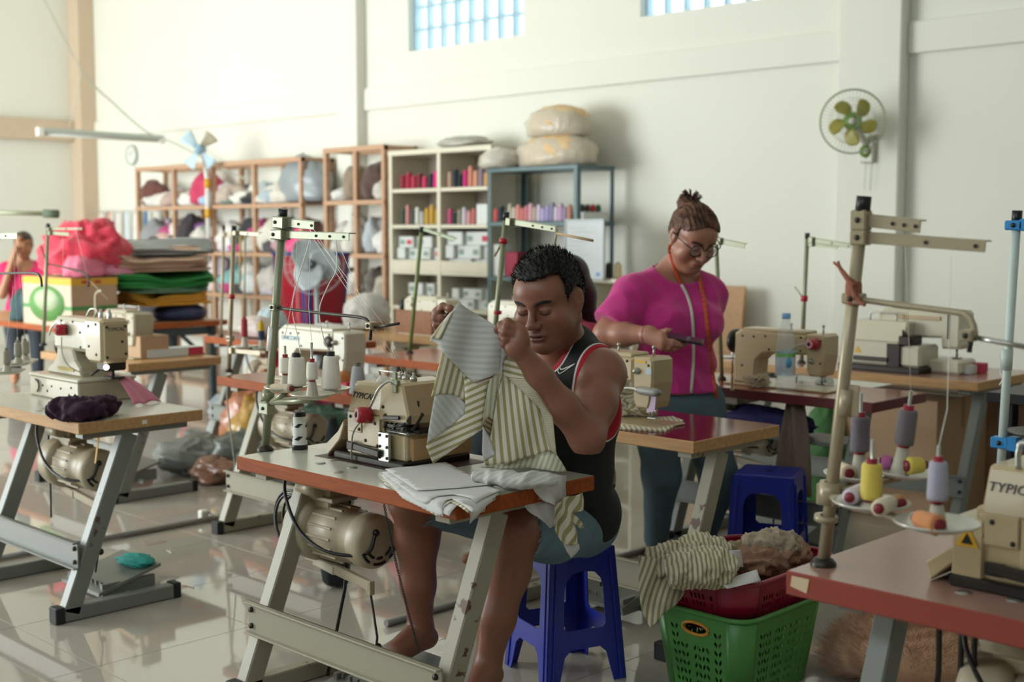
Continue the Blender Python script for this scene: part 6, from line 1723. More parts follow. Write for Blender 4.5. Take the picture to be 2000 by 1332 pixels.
def basket(label, c, hx, hy, bx, by, z0, z1, mat, rz=0, slot=(8, 7), handle=True, leaf=True, rcorner=.07):
    r = thing('laundry_basket', label, 'basket', c, rz)
    T, Bt = rr(hx, hy, rcorner), rr(bx, by, rcorner * .8); n = len(T)
    per = [0]
    for i in range(n): per.append(per[-1] + (Vector(T[(i + 1) % n]) - Vector(T[i])).length)
    L = per[-1]
    def wall(s, z, inner=0):
        s = s % L; i = max(k for k in range(n) if per[k] <= s + 1e-9); t = (s - per[i]) / max(1e-9, per[i + 1] - per[i]); j = (i + 1) % n; f = (z - z0) / (z1 - z0)
        a = Vector(T[i]).lerp(Vector(T[j]), t); b = Vector(Bt[i]).lerp(Vector(Bt[j]), t); q = b.lerp(a, f); 
        if inner: q = q * (1 - .003 / max(.05, q.length))
        return Vector((q.x, q.y, z))
    # walls: four straight runs with holes, four plain corners
    runs = []
    for k in range(4):
        i0 = k * 6 + 5; i1 = (i0 + 1); runs.append((per[i0], per[i1]))
        m = MB(); a, b = per[k * 6], per[k * 6 + 5]; N = 8
        m.grid(N, 1, lambda u, v: wall(a + (b - a) * u, z0 + (z1 - z0) * v), thick=.003); obj('corner', m, mat, r)
    for a, b in runs:
        w = b - a; hh = z1 - z0; H = []
        hole_h = None
        if handle and w < hy * 2 + .01 - rcorner * 1.0 and True:
            pass
        nx, nz = max(2, int((w - .02) / .0165)), int((hh - .07) / .026)
        short = w < min(hx, hy) * 2 - rcorner * 2 + .02
        for ix in range(nx):
            if ix % 5 == 4: continue
            for iz in range(nz):
                x = a + .014 + (ix + .5) * (w - .028) / nx; z = z0 + .022 + (iz + .5) * (hh - .07) / nz; sg = 1 if (ix % 2) else -1
                if short and handle and abs(x - (a + b) / 2) < .062 and z > z1 - .10: continue
                if leaf: H.append([(x - sg * .0035, z - .0105), (x + .004 - sg * .002, z - .005), (x + .0058, z + .001), (x + sg * .0035, z + .0105), (x - .004 + sg * .002, z + .005), (x - .0058, z - .001)])
                else: H.append([(x - .0045, z - .009), (x + .0045, z - .009), (x + .0045, z + .009), (x - .0045, z + .009)])
        if short and handle: cxm = (a + b) / 2; H.append([(cxm + .045 * math.cos(t) * (1 if abs(math.cos(t)) < .7 else 1), z1 - .055 + .016 * math.sin(t)) for t in np.linspace(0, 2 * PI, 12, endpoint=False)])
        m = MB(); plate(m, [(a, z0), (b, z0), (b, z1 - .004), (a, z1 - .004)], H, .05, lambda x, y, s: wall(x, y, s)); obj('side_wall', m, mat, r)
        if short and handle:
            g = MB(); cxm = (a + b) / 2; g.tube([wall(cxm + .049 * math.cos(t), z1 - .055 + .0195 * math.sin(t)) * 1.0 for t in np.linspace(0, 2 * PI, 25)], .0055, 6, caps=False); obj('handle_ring', g, m_orange, r, label='orange handle ring')
    m = MB(); m.tube([wall(L * k / 64, z1 - .003) for k in range(65)], .008, 8, caps=False); obj('rim', m, mat, r)
    m = MB(); m.add([(x, y, z0 + .002) for x, y in Bt], [tuple(range(n))]); m.add([(x, y, z0 - .001) for x, y in Bt], [tuple(reversed(range(n)))]); obj('bottom', m, mat, r)
    return r
basket('green plastic laundry basket with leaf shaped holes standing on the floor', (3.30, 2.24, 0), .235, .185, .195, .150, .003, .272, m_green, handle=True)
basket('dark red plastic basket full of cloth, set in the green basket', (3.32, 2.25, 0), .285, .205, .20, .145, .205, .385, m_bred, handle=False, leaf=False, rcorner=.10)
# cloth in the red basket
bc = Vector((3.32, 2.25, .22))
def in_basket(px, py, z): return onz(px, py, z)
def heap(label, pts, rad, mat, seed, amp=.03, freq=9, n=22, uvs=1.0, squash=.75):
    m = lump(pts, rad, seed, amp, freq, 56, 16, squash); o = Vector(pts[len(pts) // 2]); m.uv = [((p[0] - p[1]) * .9, p[2]) for p in m.v]; return single('fabric_bundle', m.shift(o), mat, label, 'fabric', o, 'cloths in the red basket')
m_floral = plain('cloth_floral', '#9a7560', .85, var=.45, vscale=45, bump=1.0, bscale=25)
heap('striped cloth heaped along the left side of the red basket', [in_basket(1262, 1100, .40), in_basket(1310, 1095, .41), in_basket(1370, 1085, .42), in_basket(1420, 1075, .40)], .075, m_st, 4, .030, 15)
heap('striped cloth bulging over the front rim of the red basket', [in_basket(1300, 1120, .42), in_basket(1345, 1110, .435), in_basket(1395, 1110, .42), in_basket(1425, 1118, .40)], .07, m_st, 9, .030, 15)
heap('brownish patterned cloth at the right of the red basket', [in_basket(1445, 1112, .37), in_basket(1485, 1092, .385), in_basket(1530, 1078, .385), in_basket(1555, 1070, .38)], .075, m_floral, 6, .034, 15)
heap('pale patterned cloth bundle on top at the back of the red basket', [in_basket(1458, 1074, .41), in_basket(1490, 1066, .42), in_basket(1525, 1062, .42), in_basket(1552, 1066, .40)], .062, plain('cloth_pale_floral', '#a99a86', .85, var=.3, vscale=50, bump=1.0, bscale=25), 16, .032, 16)
heap('tan cloth filling the middle of the red basket', [in_basket(1350, 1120, .33), in_basket(1420, 1110, .34), in_basket(1500, 1100, .33)], .10, plain('cloth_tan', '#8f8268', .85, var=.2), 26, .03, 14)
def flap(label, px, D, mat, ang=0, amp=.008, offs=None):
    c = (sum(p[0] for p in px) / len(px), sum(p[1] for p in px) / len(px)); o = Vector(dep(*c, D)); m = MB(); S = D / FPX; ca, sa = math.cos(math.radians(ang)), math.sin(math.radians(ang))
    def lift(x, y): return dep(x, y, D + amp * math.sin(x / 8 + y / 21) + amp * .6 * math.sin(x / 17 - y / 9) + (offs(x, y) if offs else 0))
    panel(m, px, 6, lift, lambda x, y: ((x * ca + y * sa + 5 * math.sin(y / 30)) * S, y * S)); return single('fabric_piece', m.shift(o), mat, label, 'fabric', o)
dn = lambda x, y: -.0018 * (y - 1110)
flap('striped cloth hanging down over the left corner of the baskets', [(1248, 1085), (1290, 1092), (1330, 1095), (1372, 1108), (1352, 1140), (1322, 1180), (1300, 1195), (1270, 1227), (1254, 1195), (1247, 1150)], 3.86, m_st, 12, .012, lambda x, y: -.0010 * (y - 1110) + .0008 * (x - 1300))
flap('white cloth square lying on the front rim of the red basket', [(1405, 1135), (1478, 1112), (1486, 1134), (1420, 1150)], 3.72, m_wc, 0, .006, lambda x, y: -.002 * (y - 1130))
flap('white cloth flap standing up in the middle of the red basket', [(1405, 1076), (1447, 1074), (1452, 1108), (1410, 1105)], 3.84, m_wc, 0, .006)
flap('white cloth tip at the back left of the red basket', [(1347, 1055), (1385, 1048), (1392, 1062), (1355, 1066)], 4.02, m_wc, 0, .006)
# ---- tawny fur pile near the right table
fp = thing('fur_pile', 'fluffy tawny fur fabric heaped on the floor beneath the near right table', 'fabric', (3.66, 1.86, 0))
fb = MB(); fb.ball((0, 0, .085), (.21, .24, .10), 26, 14); fb.xf(lambda q: Vector((q.x + .03 * mnoise.noise(q * 9), q.y + .03 * mnoise.noise(q * 9 + Vector((5, 0, 0))), max(.002, q.z + .05 * mnoise.noise(q * 7 + Vector((0, 3, 0)))))))
m_fur = plain('fur_tawny', '#c79c7c', .9, var=.3, vscale=12, sheen=.4); fo = obj('heap', fb, m_fur, fp)
st = MB(); rnd = random.Random(2)
for i in range(14000):
    v = Vector(fb.v[rnd.randrange(len(fb.v))]) + Vector((rnd.uniform(-.02, .02), rnd.uniform(-.02, .02), rnd.uniform(-.008, .008))); d = (v - Vector((0, 0, .03))).normalized() + Vector((rnd.uniform(-.6, .6), rnd.uniform(-.6, .6), rnd.uniform(-.2, .5))); d.normalize()
    s = d.cross(Vector((rnd.random(), rnd.random(), rnd.random()))).normalized() * .0010; e = v + d * rnd.uniform(.02, .05); e.z = max(.001, e.z); v.z = max(.001, v.z); st.add([v - s, v + s, e], [(0, 1, 2)])
obj('fur_strands', st, m_fur, fp)['kind'] = 'stuff'
# ================================================================== RACKS ALONG THE BACK WALL
m_rack = wood('rack_wood', '#b58d70', '#c4a085', .6, 5)
m_cab = plain('cabinet_cream', '#d6cfbb', .5, var=.03)
m_cab_in = plain('cabinet_inside', '#a89c8c', .7)
m_srk = plain('rack_slate', '#4f6467', .4, metal=.2)
RX, RB = 7.52, 7.93        # front and back of the wooden racks
def rack(label, ys, top, boards, lower=.0):
    r = thing('wooden_rack', label, 'rack', (RX, (ys[0] + ys[-1]) / 2, 0)); o = Vector(r.location)
    for y in ys:
        for x in (RX, RB - .05): obj('upright', MB().box((x, y - .022, 0), (x + .05, y + .022, top), .003).shift(o), m_rack, r)
    a, b = min(ys), max(ys)
    for x in (RX - .002, RB - .048): obj('top_rail', MB().box((x, a - .022, top - .045), (x + .054, b + .022, top + .004), .003).shift(o), m_rack, r)
    for y in (ys[0], ys[-1]): obj('side_rail', MB().box((RX + .05, y - .02, top - .04), (RB - .05, y + .02, top), .003).shift(o), m_rack, r)
    for z in boards:
        obj('shelf_board', MB().box((RX + .004, a - .02, z - .018), (RB - .004, b + .02, z), .002).shift(o), m_rack, r)
        obj('shelf_rail', MB().box((RX - .006, a - .022, z - .04), (RX + .02, b + .022, z + .002), .003).shift(o), m_rack, r)
    return r
YA = [13.50, 12.70, 11.91, 11.13, 10.32]; YB = [9.92, 9.46, 9.05]
rack('long open wooden rack of four bays packed with cloth, at left', YA, 2.14, (1.69, 1.19, .75, .3))
rack('narrower taller wooden rack between the long rack and the white cabinet', YB, 2.20, (1.70, 1.20, .80, .35))
def col(h, **k): return plain('cloth_' + h, h, .85, sheen=.2, var=.16, vscale=16, bump=1.0, bscale=22, **k)
m_bag = clear('bag_silver', '#c9d2d6', .18, .85, bump=.5, bscale=18)
bayn = ['leftmost', 'second', 'third', 'rightmost']; levn = ['top', 'middle', 'lower']
fill = {(0, 0): [('#6b4038', 'brown', .9), ('#d6cfc6', 'cream', .5), ('#b39a90', 'dusty', .55)], (1, 0): [('#c9cdd2', 'pale', .5), ('#c23a5e', 'rose red', 1.1), ('#9fb6d0', 'light blue', .45)],
        (2, 0): [('#b9a79b', 'beige', .7), ('#dcd8d0', 'white', .45), ('#2b2d33', 'black', .4)], (3, 0): [('#d4cfc2', 'ivory', .6), ('BAG', 'grey plastic wrapped', 1.45)],
        (0, 1): [('#8f8f92', 'grey', 1.1), ('#c9a79a', 'blush', .7), ('#33323a', 'charcoal', .55)], (1, 1): [('#3a3238', 'black', 1.2), ('#d9d4cc', 'off-white', .8), ('#cf2a86', 'magenta', .45), ('#7a5fb0', 'violet', .4)],
        (2, 1): [('#d9d6d2', 'white', 1.0), ('#3c4a42', 'dark green', .8), ('#bfbab4', 'light grey', .6)], (3, 1): [('#d8d3c6', 'cream', 1.1), ('#2a2a30', 'black', .9), ('#f0307e', 'hot pink', .75)],
        (0, 2): [('#9d8f86', 'taupe', .9), ('#c9c2b9', 'stone', .7)], (1, 2): [('#b5294a', 'crimson', .7), ('#d9c9c9', 'pale pink', .6)],
        (2, 2): [('#7fb0b4', 'teal', .8), ('#cfd6da', 'silver white', .8)], (3, 2): [('#cfc9c4', 'pale grey', .9), ('#a08a78', 'tan', .7), ('#d9d6d0', 'white', .5)]}
sd = 1
for (bay, lev), items in fill.items():
    y1, y0 = YA[bay], YA[bay + 1]; z = (1.69, 1.19, .75)[lev]; n = len(items)
    n = len(items)
    for i, (h, nm, s) in enumerate(items):
        sd += 1; y = y1 - .06 - (i + .5) * (y1 - y0 - .10) / n; w = (y1 - y0) / n * .62
        hgt = min(.42, .30 * s)
        if h == 'BAG': crumple('grey plastic wrapped bundle bulging from the top right bay of the long rack', (RX + .18, y0 + .15, z), (.19, .34, .44), plain('bag_grey', '#8f979c', .3, var=.3, vscale=5, spec=.7), sd, 'plastic_bag', amp=.25, cat='bag'); continue
        crumple('%s cloth bundle in the %s bay of the %s shelf of the long rack' % (nm, bayn[bay], levn[lev]), (RX + .15 + .03 * (i % 2), y, z), (.16, w * 1.15, hgt), plain('bag_' + h, h, .35, spec=.6, var=.2) if 'silver' in nm else col(h), sd)
POOL = [('#d8d5cf', 'white'), ('#cdbfb4', 'beige'), ('#8b8588', 'grey'), ('#4a464c', 'charcoal'), ('#b9909a', 'dusty pink'), ('#a9b4bd', 'pale blue'), ('#c7b08f', 'sand'), ('#7a5a50', 'brown'), ('#dcdcd8', 'bright white'), ('#b7427a', 'pink'), ('#6f7f74', 'sage'), ('#d2c8d4', 'lilac')]
rnd = random.Random(17); spots = ('left back', 'right back', 'centre back', 'left front', 'right front', 'centre front')
for lev in range(3):
    for bay in range(4):
        y1, y0 = YA[bay], YA[bay + 1]; z = (1.69, 1.19, .75)[lev]
        for k in range(5 if lev else 4):
            h, nm = POOL[rnd.randrange(len(POOL))]; sd += 1; back = k < 3
            y = y1 - .12 - ((k % 3) + .5) * (y1 - y0 - .2) / 3 + rnd.uniform(-.03, .03)
            crumple('%s cloth piece at the %s of the %s bay, %s shelf, long rack' % (nm, spots[k], bayn[bay], levn[lev]), (RX + (.29 if back else .08), y, z), (.10, .15, rnd.uniform(.12, .22) * (1.5 if lev and back else 1) * (.7 if not back else 1)), col(h), sd, amp=.45, freq=7, n=20, k=13)
for lev in (1, 2):
    for bay in range(4):
        y1, y0 = YA[bay], YA[bay + 1]; z = (1.69, 1.19, .75)[lev] + .15
        for k in range(3):
            h, nm = (POOL + [('#c23a5a', 'red'), ('#3f7f86', 'teal'), ('#8a4f96', 'purple'), ('#2f3138', 'black')])[rnd.randrange(16)]; sd += 1; y = y1 - .14 - (k + .5) * (y1 - y0 - .24) / 3
            crumple('%s cloth piece piled %s high in the %s bay, %s shelf, long rack' % (nm, ('left', 'centre', 'right')[k], bayn[bay], levn[lev]), (RX + .22, y, z), (.12, .14, rnd.uniform(.12, .2)), col(h), sd, amp=.45, freq=7, n=20, k=13)
fillB = [(0, 1.70, [('#d2d0cc', 'white', .35), ('#8f7f6c', 'brown flowered', .9)]), (1, 1.70, [('#5f4a42', 'dark brown', 1.0), ('#c9c5bd', 'pale', .5)]), (0, 1.20, [('#c7c4bd', 'light grey', .8), ('#d6d2c8', 'cream', 1.0)]), (1, 1.20, [('#b4bac0', 'silver grey', .9), ('#dcdad5', 'white', .6)]),
         (0, .80, [('#9aa39a', 'sage', .7), ('#d5d2cc', 'white', .6)]), (1, .80, [('#6b6660', 'dark grey', .7), ('#b9b2a4', 'sand', .6)])]
for bay, z, items in fillB:
    y1, y0 = YB[bay], YB[bay + 1]
    for i, (h, nm, s) in enumerate(items):
        sd += 1; crumple('%s cloth bundle in the %s bay of the %s shelf of the taller rack' % (nm, ('left', 'right')[bay], {1.7: 'top', 1.2: 'middle', .8: 'lower'}[z]), (RX + .17, y1 - .05 - (i + .5) * .34 / 2, z), (.16, .125, .34 * s), col(h), sd)
# white cabinet
CX = 7.50
def cabinet():
    r = thing('shelf_cabinet', 'cream shelving cabinet of two bays with thread spools and white boxes', 'cabinet', (CX, 8.28, 0)); o = Vector(r.location)
    for y in (8.92, 8.27, 7.64): obj('side_panel', MB().box((CX, y - .022, 0), (7.95, y + .022, 2.12), .003).shift(o), m_cab, r)
    obj('top_panel', MB().box((CX - .004, 7.612, 2.09), (7.955, 8.948, 2.135), .003).shift(o), m_cab, r)
    obj('back_panel', MB().box((7.93, 7.66, 0), (7.945, 8.90, 2.09)).shift(o), m_cab_in, r)
    for y0, y1 in ((8.292, 8.898), (7.662, 8.248)):
        for z in (1.79, 1.47, 1.06, .74, .36): obj('shelf_board', MB().box((CX + .004, y0, z - .032), (7.93, y1, z), .003).shift(o), m_cab, r)
        obj('front_lip', MB().box((CX + .002, y0, 1.06), (CX + .016, y1, 1.155), .002).shift(o), m_cab, r)
    return r
cabinet()
spn = [0]
def spool_row(shelf, y0, y1, z, cols, names, where, x=7.60, h=.10, rad=.024):
    n = len(cols)
    for i, (c, nm) in enumerate(zip(cols, names)):
        y = y0 + (y1 - y0) * (i + .5) / n; k = spn[0] = spn[0] + 1
        hh = h * (1 + .18 * ((k * 7) % 5 - 2) / 2); sm = sum(1 for q in names if q == nm) > 1
        o = cone('%s thread spool on the %s' % (nm, where), (x + .03 * ((k * 3) % 3 - 1), y, z), c, '#8a7f74', round(hh, 2), rad, rad * .88, tip=.003)
        if sm: o['group'] = '%s spools on the %s' % (nm, where)
spool_row(0, 8.85, 8.33, 1.79, ['#8f1c34', '#a8243f', '#b5304a', '#7d1f30', '#c2305a', '#2c2c34', '#d8207e'], ['dark red', 'crimson', 'rose', 'wine', 'raspberry', 'black', 'hot pink'], 'top left shelf of the cream cabinet', h=.13, rad=.032)
spool_row(0, 8.22, 7.70, 1.79, ['#b3927c', '#1f3038', '#20262c', '#c22a72', '#cf8a72', '#d19a80', '#8a7a8a', '#cfa06a'], ['tan', 'dark teal', 'black', 'magenta', 'salmon', 'peach', 'mauve', 'ochre'], 'top right shelf of the cream cabinet', h=.15, rad=.028)
spool_row(0, 8.85, 8.33, 1.47, ['#39503f', '#c98a86', '#4a4f4a', '#d7d7d2', '#b7bab5', '#caa13c', '#c9a24a', '#b7973f'], ['dark green', 'dusty pink', 'charcoal', 'white', 'grey', 'gold', 'mustard', 'old gold'], 'second left shelf of the cream cabinet', h=.15, rad=.026)
spool_row(0, 8.22, 7.86, 1.47, ['#c24a78', '#2b3531', '#8f8a7a', '#c9c2d0', '#d79a9a', '#c0706c'], ['raspberry', 'black', 'khaki', 'pale lilac', 'pink', 'brick'], 'second right shelf of the cream cabinet', h=.13, rad=.026)
m_boxw = plain('box_white', '#d3d6d3', .6, var=.05); m_boxr = plain('box_label_red', '#c2334a', .6); m_print = plain('box_print', '#8a9a94', .7)
nb = [0]
def carton(label, c, s, mat=None, rz=0, lab=None, cat='box', group=None, name='box', tape=None, gap=True):
    """closed box: walls, two lid flaps with a seam, and its own printed label"""
    x, y, z = s; mat = mat or m_boxw; r = thing(name, label, cat, c, rz, group)
    obj('walls', MB().box((-x / 2, -y / 2, .001), (x / 2, y / 2, z), .003), mat, r)
    f = MB(); f.box((-x / 2, -y / 2, z), (-.001, y / 2, z + .003), .001); obj('lid_flap', f, mat, r); f = MB(); f.box((.001, -y / 2, z), (x / 2, y / 2, z + .003), .001); obj('lid_flap', f, mat, r)
    if lab: obj('label', MB().box((-x / 2 - .001, -y * .32, z * .3), (-x / 2, y * .32, z * .72)), lab, r)
    if tape: obj('tape', MB().box((-.02, -y / 2 - .001, z * .75), (.02, y / 2 + .001, z + .004)), tape, r)
    return r
def pile_boxes(y0, y1, z, rows, where, sz=(.12, .10, .075), x=7.60, red=()):
    k = 0
    for ri, n in enumerate(rows):
        for i in range(n):
            y = y1 - (i + .5) * (y1 - y0) / max(rows); k += 1
            pos = ('leftmost', 'second', 'third', 'fourth', 'fifth', 'sixth')[i]; tier = ('bottom', 'second', 'top')[ri] if len(rows) > 2 else ('bottom', 'top')[ri] if len(rows) > 1 else 'single'
            carton('white box, %s of the %s tier, %s' % (pos, tier, where), (x + .02 * ((k * 5) % 3), y, z + ri * (sz[2] + .004)), (sz[0], (y1 - y0) / max(rows) - .008, sz[2]), lab=m_boxr if (ri, i) in red else (m_print if (k % 2) else None), group='white boxes on the %s' % where)
pile_boxes(8.31, 8.88, 1.061, (5, 5, 4), 'third left shelf of the cream cabinet', sz=(.12, .1, .098), red=((2, 1), (1, 4), (0, 0)))
pile_boxes(7.68, 8.23, 1.061, (5, 5, 5), 'third right shelf of the cream cabinet', sz=(.12, .1, .112), red=((2, 4),))
pile_boxes(8.31, 8.75, .741, (4, 3), 'fourth left shelf of the cream cabinet', sz=(.12, .1, .10))
pile_boxes(7.68, 8.15, .741, (5, 5), 'fourth right shelf of the cream cabinet', sz=(.12, .1, .085))
carton('white box standing at the right end of the second cabinet shelf', (7.60, 7.76, 1.47), (.12, .15, .17))
for i, y in enumerate((8.12, 7.55)):
    m = MB(); 
    m.lathe([(0, 0), (.10, 0), (.105, .01), (.07, .012), (0, .012)], 24, o=(0, 0, 0), axis=(-1, 0, 0)); m.xf(lambda q: Vector((q.x, q.y, q.z if q.z < .02 else .02 + (q.z - .02) * .2)))
# bags on the tops
m_bagc = clear('bag_clear', '#ded6c6', .2, .62, bump=.6, bscale=14)
def bag(label, c, s, inner, seed):
    r = crumple(label, c, s, inner, seed, 'plastic_bag', amp=.16, cat='bag', freq=4)
    m = MB(); m.ball((0, 0, 0), 1.0, 22, 14)
    def f(q): d = 1.06 + .14 * mnoise.noise(q * 2.2 + Vector((seed, 0, 0))) + .10 * (.4 - abs(mnoise.noise(q * 5 + Vector((0, seed, 0))))); q = q * d; return Vector((q.x * s[0] * 1.04, q.y * s[1] * 1.04, max(.001, (q.z + .5) * s[2] / 1.5)))
    m.xf(f); obj('wrap', m, m_bagc, r); return r
m_fill = plain('bag_fill', '#d9b98c', .8, var=.25, vscale=9)
bag('lower tan filled plastic bag on top of the slate steel rack', (7.62, 6.98, 1.93), (.20, .36, .26), m_fill, 3)
bag('upper tan filled plastic bag resting on the lower one above the steel rack', (7.64, 6.98, 2.17), (.18, .29, .24), m_fill, 8)
bag('clear crumpled plastic bag drooping at the left corner of the steel rack top', (7.50, 7.50, 1.93), (.16, .17, .16), plain('bag_pale', '#cfcdc6', .5, var=.15), 12)
crumple('flat grey plastic sheet bundle on top of the cream cabinet', (7.65, 8.08, 2.139), (.18, .26, .085), plain('sheet_grey', '#b3b0a4', .4, var=.15), 21, 'plastic_bag', cat='bag')
# slate steel rack
def steel_rack():
    r = thing('steel_rack', 'slate blue slotted steel rack right of the cream cabinet', 'rack', (7.64, 7.08, 0)); o = Vector(r.location)
    for x in (7.42, 7.86):
        for y in (6.58, 7.58):
            m = MB(); sx = .04 if x < 7.6 else -.04; sy = .04 if y < 7 else -.04; m.box((x, y, 0), (x + sx, y + sy * .08, 1.93)); m.box((x, y, 0), (x + sx * .08, y + sy, 1.93)); po = obj('post', m.shift(o), m_srk, r)
            h = MB()
            for k in range(36): h.lathe([(.005, -.0004), (0, -.0005)], 6, o=(x + sx * .0 - .0004, y + sy * .5, .1 + k * .05), axis=(1, 0, 0))
            obj('slot', h.shift(o), m_dark, po)['kind'] = 'stuff'
    for z in (1.93, 1.49, 1.04, .58, .15):
        m = MB(); m.box((7.415, 6.575, z - .035), (7.865, 7.585, z), .003); obj('shelf', m.shift(o), m_srk, r)
    return r
steel_rack()
spool_row(0, 7.52, 7.42, 1.49, ['#c2524e', '#27303c'], ['brick red', 'navy'], 'steel rack shelf', x=7.48, h=.13, rad=.030)
spool_row(0, 7.36, 6.66, 1.49, ['#b5b0a0', '#c9beb0', '#d98f86', '#cf7f78', '#c97f86', '#d6a6b4', '#b8a99a', '#cdbfd6', '#b6a6d0', '#a49ac6', '#8f8aa6', '#d4c4d4', '#c6a0c6', '#9a8fa8', '#c28878'],
          ['stone', 'cream', 'salmon', 'coral', 'old rose', 'pale pink', 'sand', 'pale lilac', 'lavender', 'violet', 'slate', 'blush', 'orchid', 'grey mauve', 'terracotta'], 'front of the steel rack shelf', x=7.48, h=.13, rad=.024)
carton('low white box with small spools at the right of the steel rack shelf', (7.66, 6.66, 1.491), (.30, .13, .07), lab=plain('label_orange', '#c87a3a', .6))
for i, (c, nm) in enumerate((('#23292b', 'black'), ('#5a4038', 'brown'), ('#c4384a', 'red'), ('#2f6a4c', 'green'))): cone('%s small spool standing in the low white box on the steel rack' % nm, (7.56 + i * .065, 6.655, 1.565), c, '#8a7f74', .06, .024, .021, tip=.003)
carton('dark red box on the middle shelf of the steel rack', (7.50, 7.33, 1.041), (.10, .14, .20), plain('box_dark_red', '#8f1a38', .6)); carton('white box beside the dark red one on the steel rack', (7.50, 7.48, 1.041), (.10, .12, .26))
cone('olive spool on the lower right of the steel rack', (7.48, 6.62, 1.04), '#8a7f3f', '#3a3a30', .13, .026, .024); cone('straw spool on the lower right of the steel rack', (7.50, 6.70, 1.04), '#c7b184', '#3a3a30', .14, .026, .024)
# low cream shelf unit right of the rack with spools
def low_shelf():
    r = thing('low_shelf', 'low cream shelf standing right of the steel rack behind the woman', 'shelf', (7.68, 6.28, 0)); o = Vector(r.location)
    for y in (6.50, 6.06): obj('side_panel', MB().box((7.45, y - .012, 0), (7.9, y + .012, 1.05), .002).shift(o), m_cab, r)
    for z in (1.05, .7, .35): obj('shelf_board', MB().box((7.44, 6.04, z - .03), (7.9, 6.52, z), .003).shift(o), m_cab, r)
low_shelf()
for y, c, nm in ((6.44, '#b59a4a', 'golden'), (6.34, '#3a3a34', 'black'), (6.25, '#d0b98c', 'straw coloured')): cone('%s spool on the low cream shelf' % nm, (7.52, y, 1.05), c, '#6a6258', .12, .03, .027)
# whiteboard leaning before the rack
wbd = thing('whiteboard', 'small whiteboard with grey frame hanging on the front of the steel rack', 'whiteboard', (7.40, 6.48, 1.04)); 
obj('panel', MB().box((-.012, -.19, .012), (-.004, .19, .455)), plain('board_grey', '#b9bdbf', .3, var=.05), wbd)
for a, b in (((-.018, -.2, 0), (-.002, .2, .014)), ((-.018, -.2, .452), (-.002, .2, .466)), ((-.018, -.2, .014), (-.002, -.186, .452)), ((-.018, .186, .014), (-.002, .2, .452))): obj('frame_bar', MB().box(a, b, .002), plain('frame_grey', '#8f9799', .35, metal=.4), wbd)
sc = MB(); rnd = random.Random(4)
for k in range(9): z = .40 - k * .035; sc.tube([(-.0125, .15 - j * .02, z + rnd.uniform(-.006, .006)) for j in range(rnd.randint(6, 14))], .0012, 4)
obj('pen_strokes', sc, plain('ink_faint', '#8a9a9c', .7), wbd)['kind'] = 'stuff'
obj('blue_mark', MB().box((-.0128, -.16, .03), (-.012, -.12, .06)), plain('ink_blue', '#6f94c4', .7), wbd)
# board leaning on the back wall
pw = thing('plywood_board', 'tan plywood board leaning against the back wall right of the woman', 'board', (7.70, 5.56, 0)); Rt_ = Matrix.Rotation(.13, 3, 'Y')
m = MB(); m.box((-.008, -.26, .002), (.008, .26, 1.02), .002); m.xf(lambda q: Rt_ @ q); obj('panel', m, wood('ply', '#b08a68', '#c29a76', .6), pw)
m = MB(); m.box((-.009, -.265, 0), (.009, -.26, 1.02)); m.xf(lambda q: Rt_ @ q); obj('edge_strip', m, m_edge_tan, pw)
# hanging samples left of the racks
m_rail = plain('rail_white', '#d6d4cc', .5)
hr = MB(); hr.tube([(0, 0, 0), (0, 1.7, 0)], .008, 8); 
for y in (.05, 1.65): hr.tube([(0, y, 0), (.10, y, 0)], .007, 8)
single('wall_rail', hr, m_rail, 'thin white rail on the back wall left of the long rack', 'rail', (7.90, 13.62, 1.66))
for i, (c, nm, w, l) in enumerate((('#d6d3cf', 'white', .16, .42), ('#5f7a9a', 'blue', .09, .36), ('#dcdad4', 'ivory', .15, .44), ('#c9d0d4', 'pale blue', .14, .40), ('#d3cfca', 'off-white', .16, .46), ('#d8a39a', 'peach', .13, .44), ('#d9c9c4', 'blush', .14, .42))):
    m = MB(); m.grid(8, 8, lambda u, v: (.012 * math.sin(u * 9 + i), (u - .5) * w * (1 - .25 * (1 - v)), -v * l), thick=.003); hk = single('hanging_cloth', m, col(c), '%s cloth sample hanging on the rail left of the long rack' % nm, 'fabric', (7.898, 13.75 + i * .225, 1.652))
# ================================================================== LEFT BACK: BIG WORK TABLE WITH CARTON AND CLOTH PILES
def work_table():
    r = thing('work_table', 'large brown work table with black steel legs at the back left', 'table', (4.82, 9.6, 0)); o = Vector(r.location)
    obj('tabletop', MB().box((4.17, 8.47, TZ - .04), (5.47, 10.8, TZ), .003, 0, 1).shift(o), [m_edge_red, m_lam_wood], r)
    ms = plain('leg_black_green', '#1f2f30', .45)
    for x in (4.24, 5.38):
        for y in (8.56, 10.7): obj('leg', MB().box((x - .025, y - .025, 0), (x + .025, y + .025, TZ - .04), .003).shift(o), ms, r)
    b = MB(); b.bar((5.05, 8.56, TZ - .05), (5.37, 8.56, .40), .025, .025, .002); obj('brace', b.shift(o), ms, r)
    b = MB(); b.box((4.25, 8.55, .62), (5.37, 8.58, .68), .003); obj('apron', b.shift(o), ms, r)
work_table()
m_card = plain('cardboard', '#b79676', .75, var=.06)
y2 = onx(46, 600, 4.22).y; x2 = ony(230, 600, 8.52).x
gc = carton('printed carton with yellow and green bands on the big work table', (4.22 + (x2 - 4.22) / 2, 8.52 + (y2 - 8.52) / 2, TZ), (x2 - 4.22, y2 - 8.52, .35), m_card, name='carton', gap=False)
hx, hy = (x2 - 4.22) / 2, (y2 - 8.52) / 2
obj('yellow_band', MB().box((-hx - .002, -hy - .002, .30), (hx + .002, hy + .002, .349)), plain('band_yellow', '#d9a02c', .6), gc)
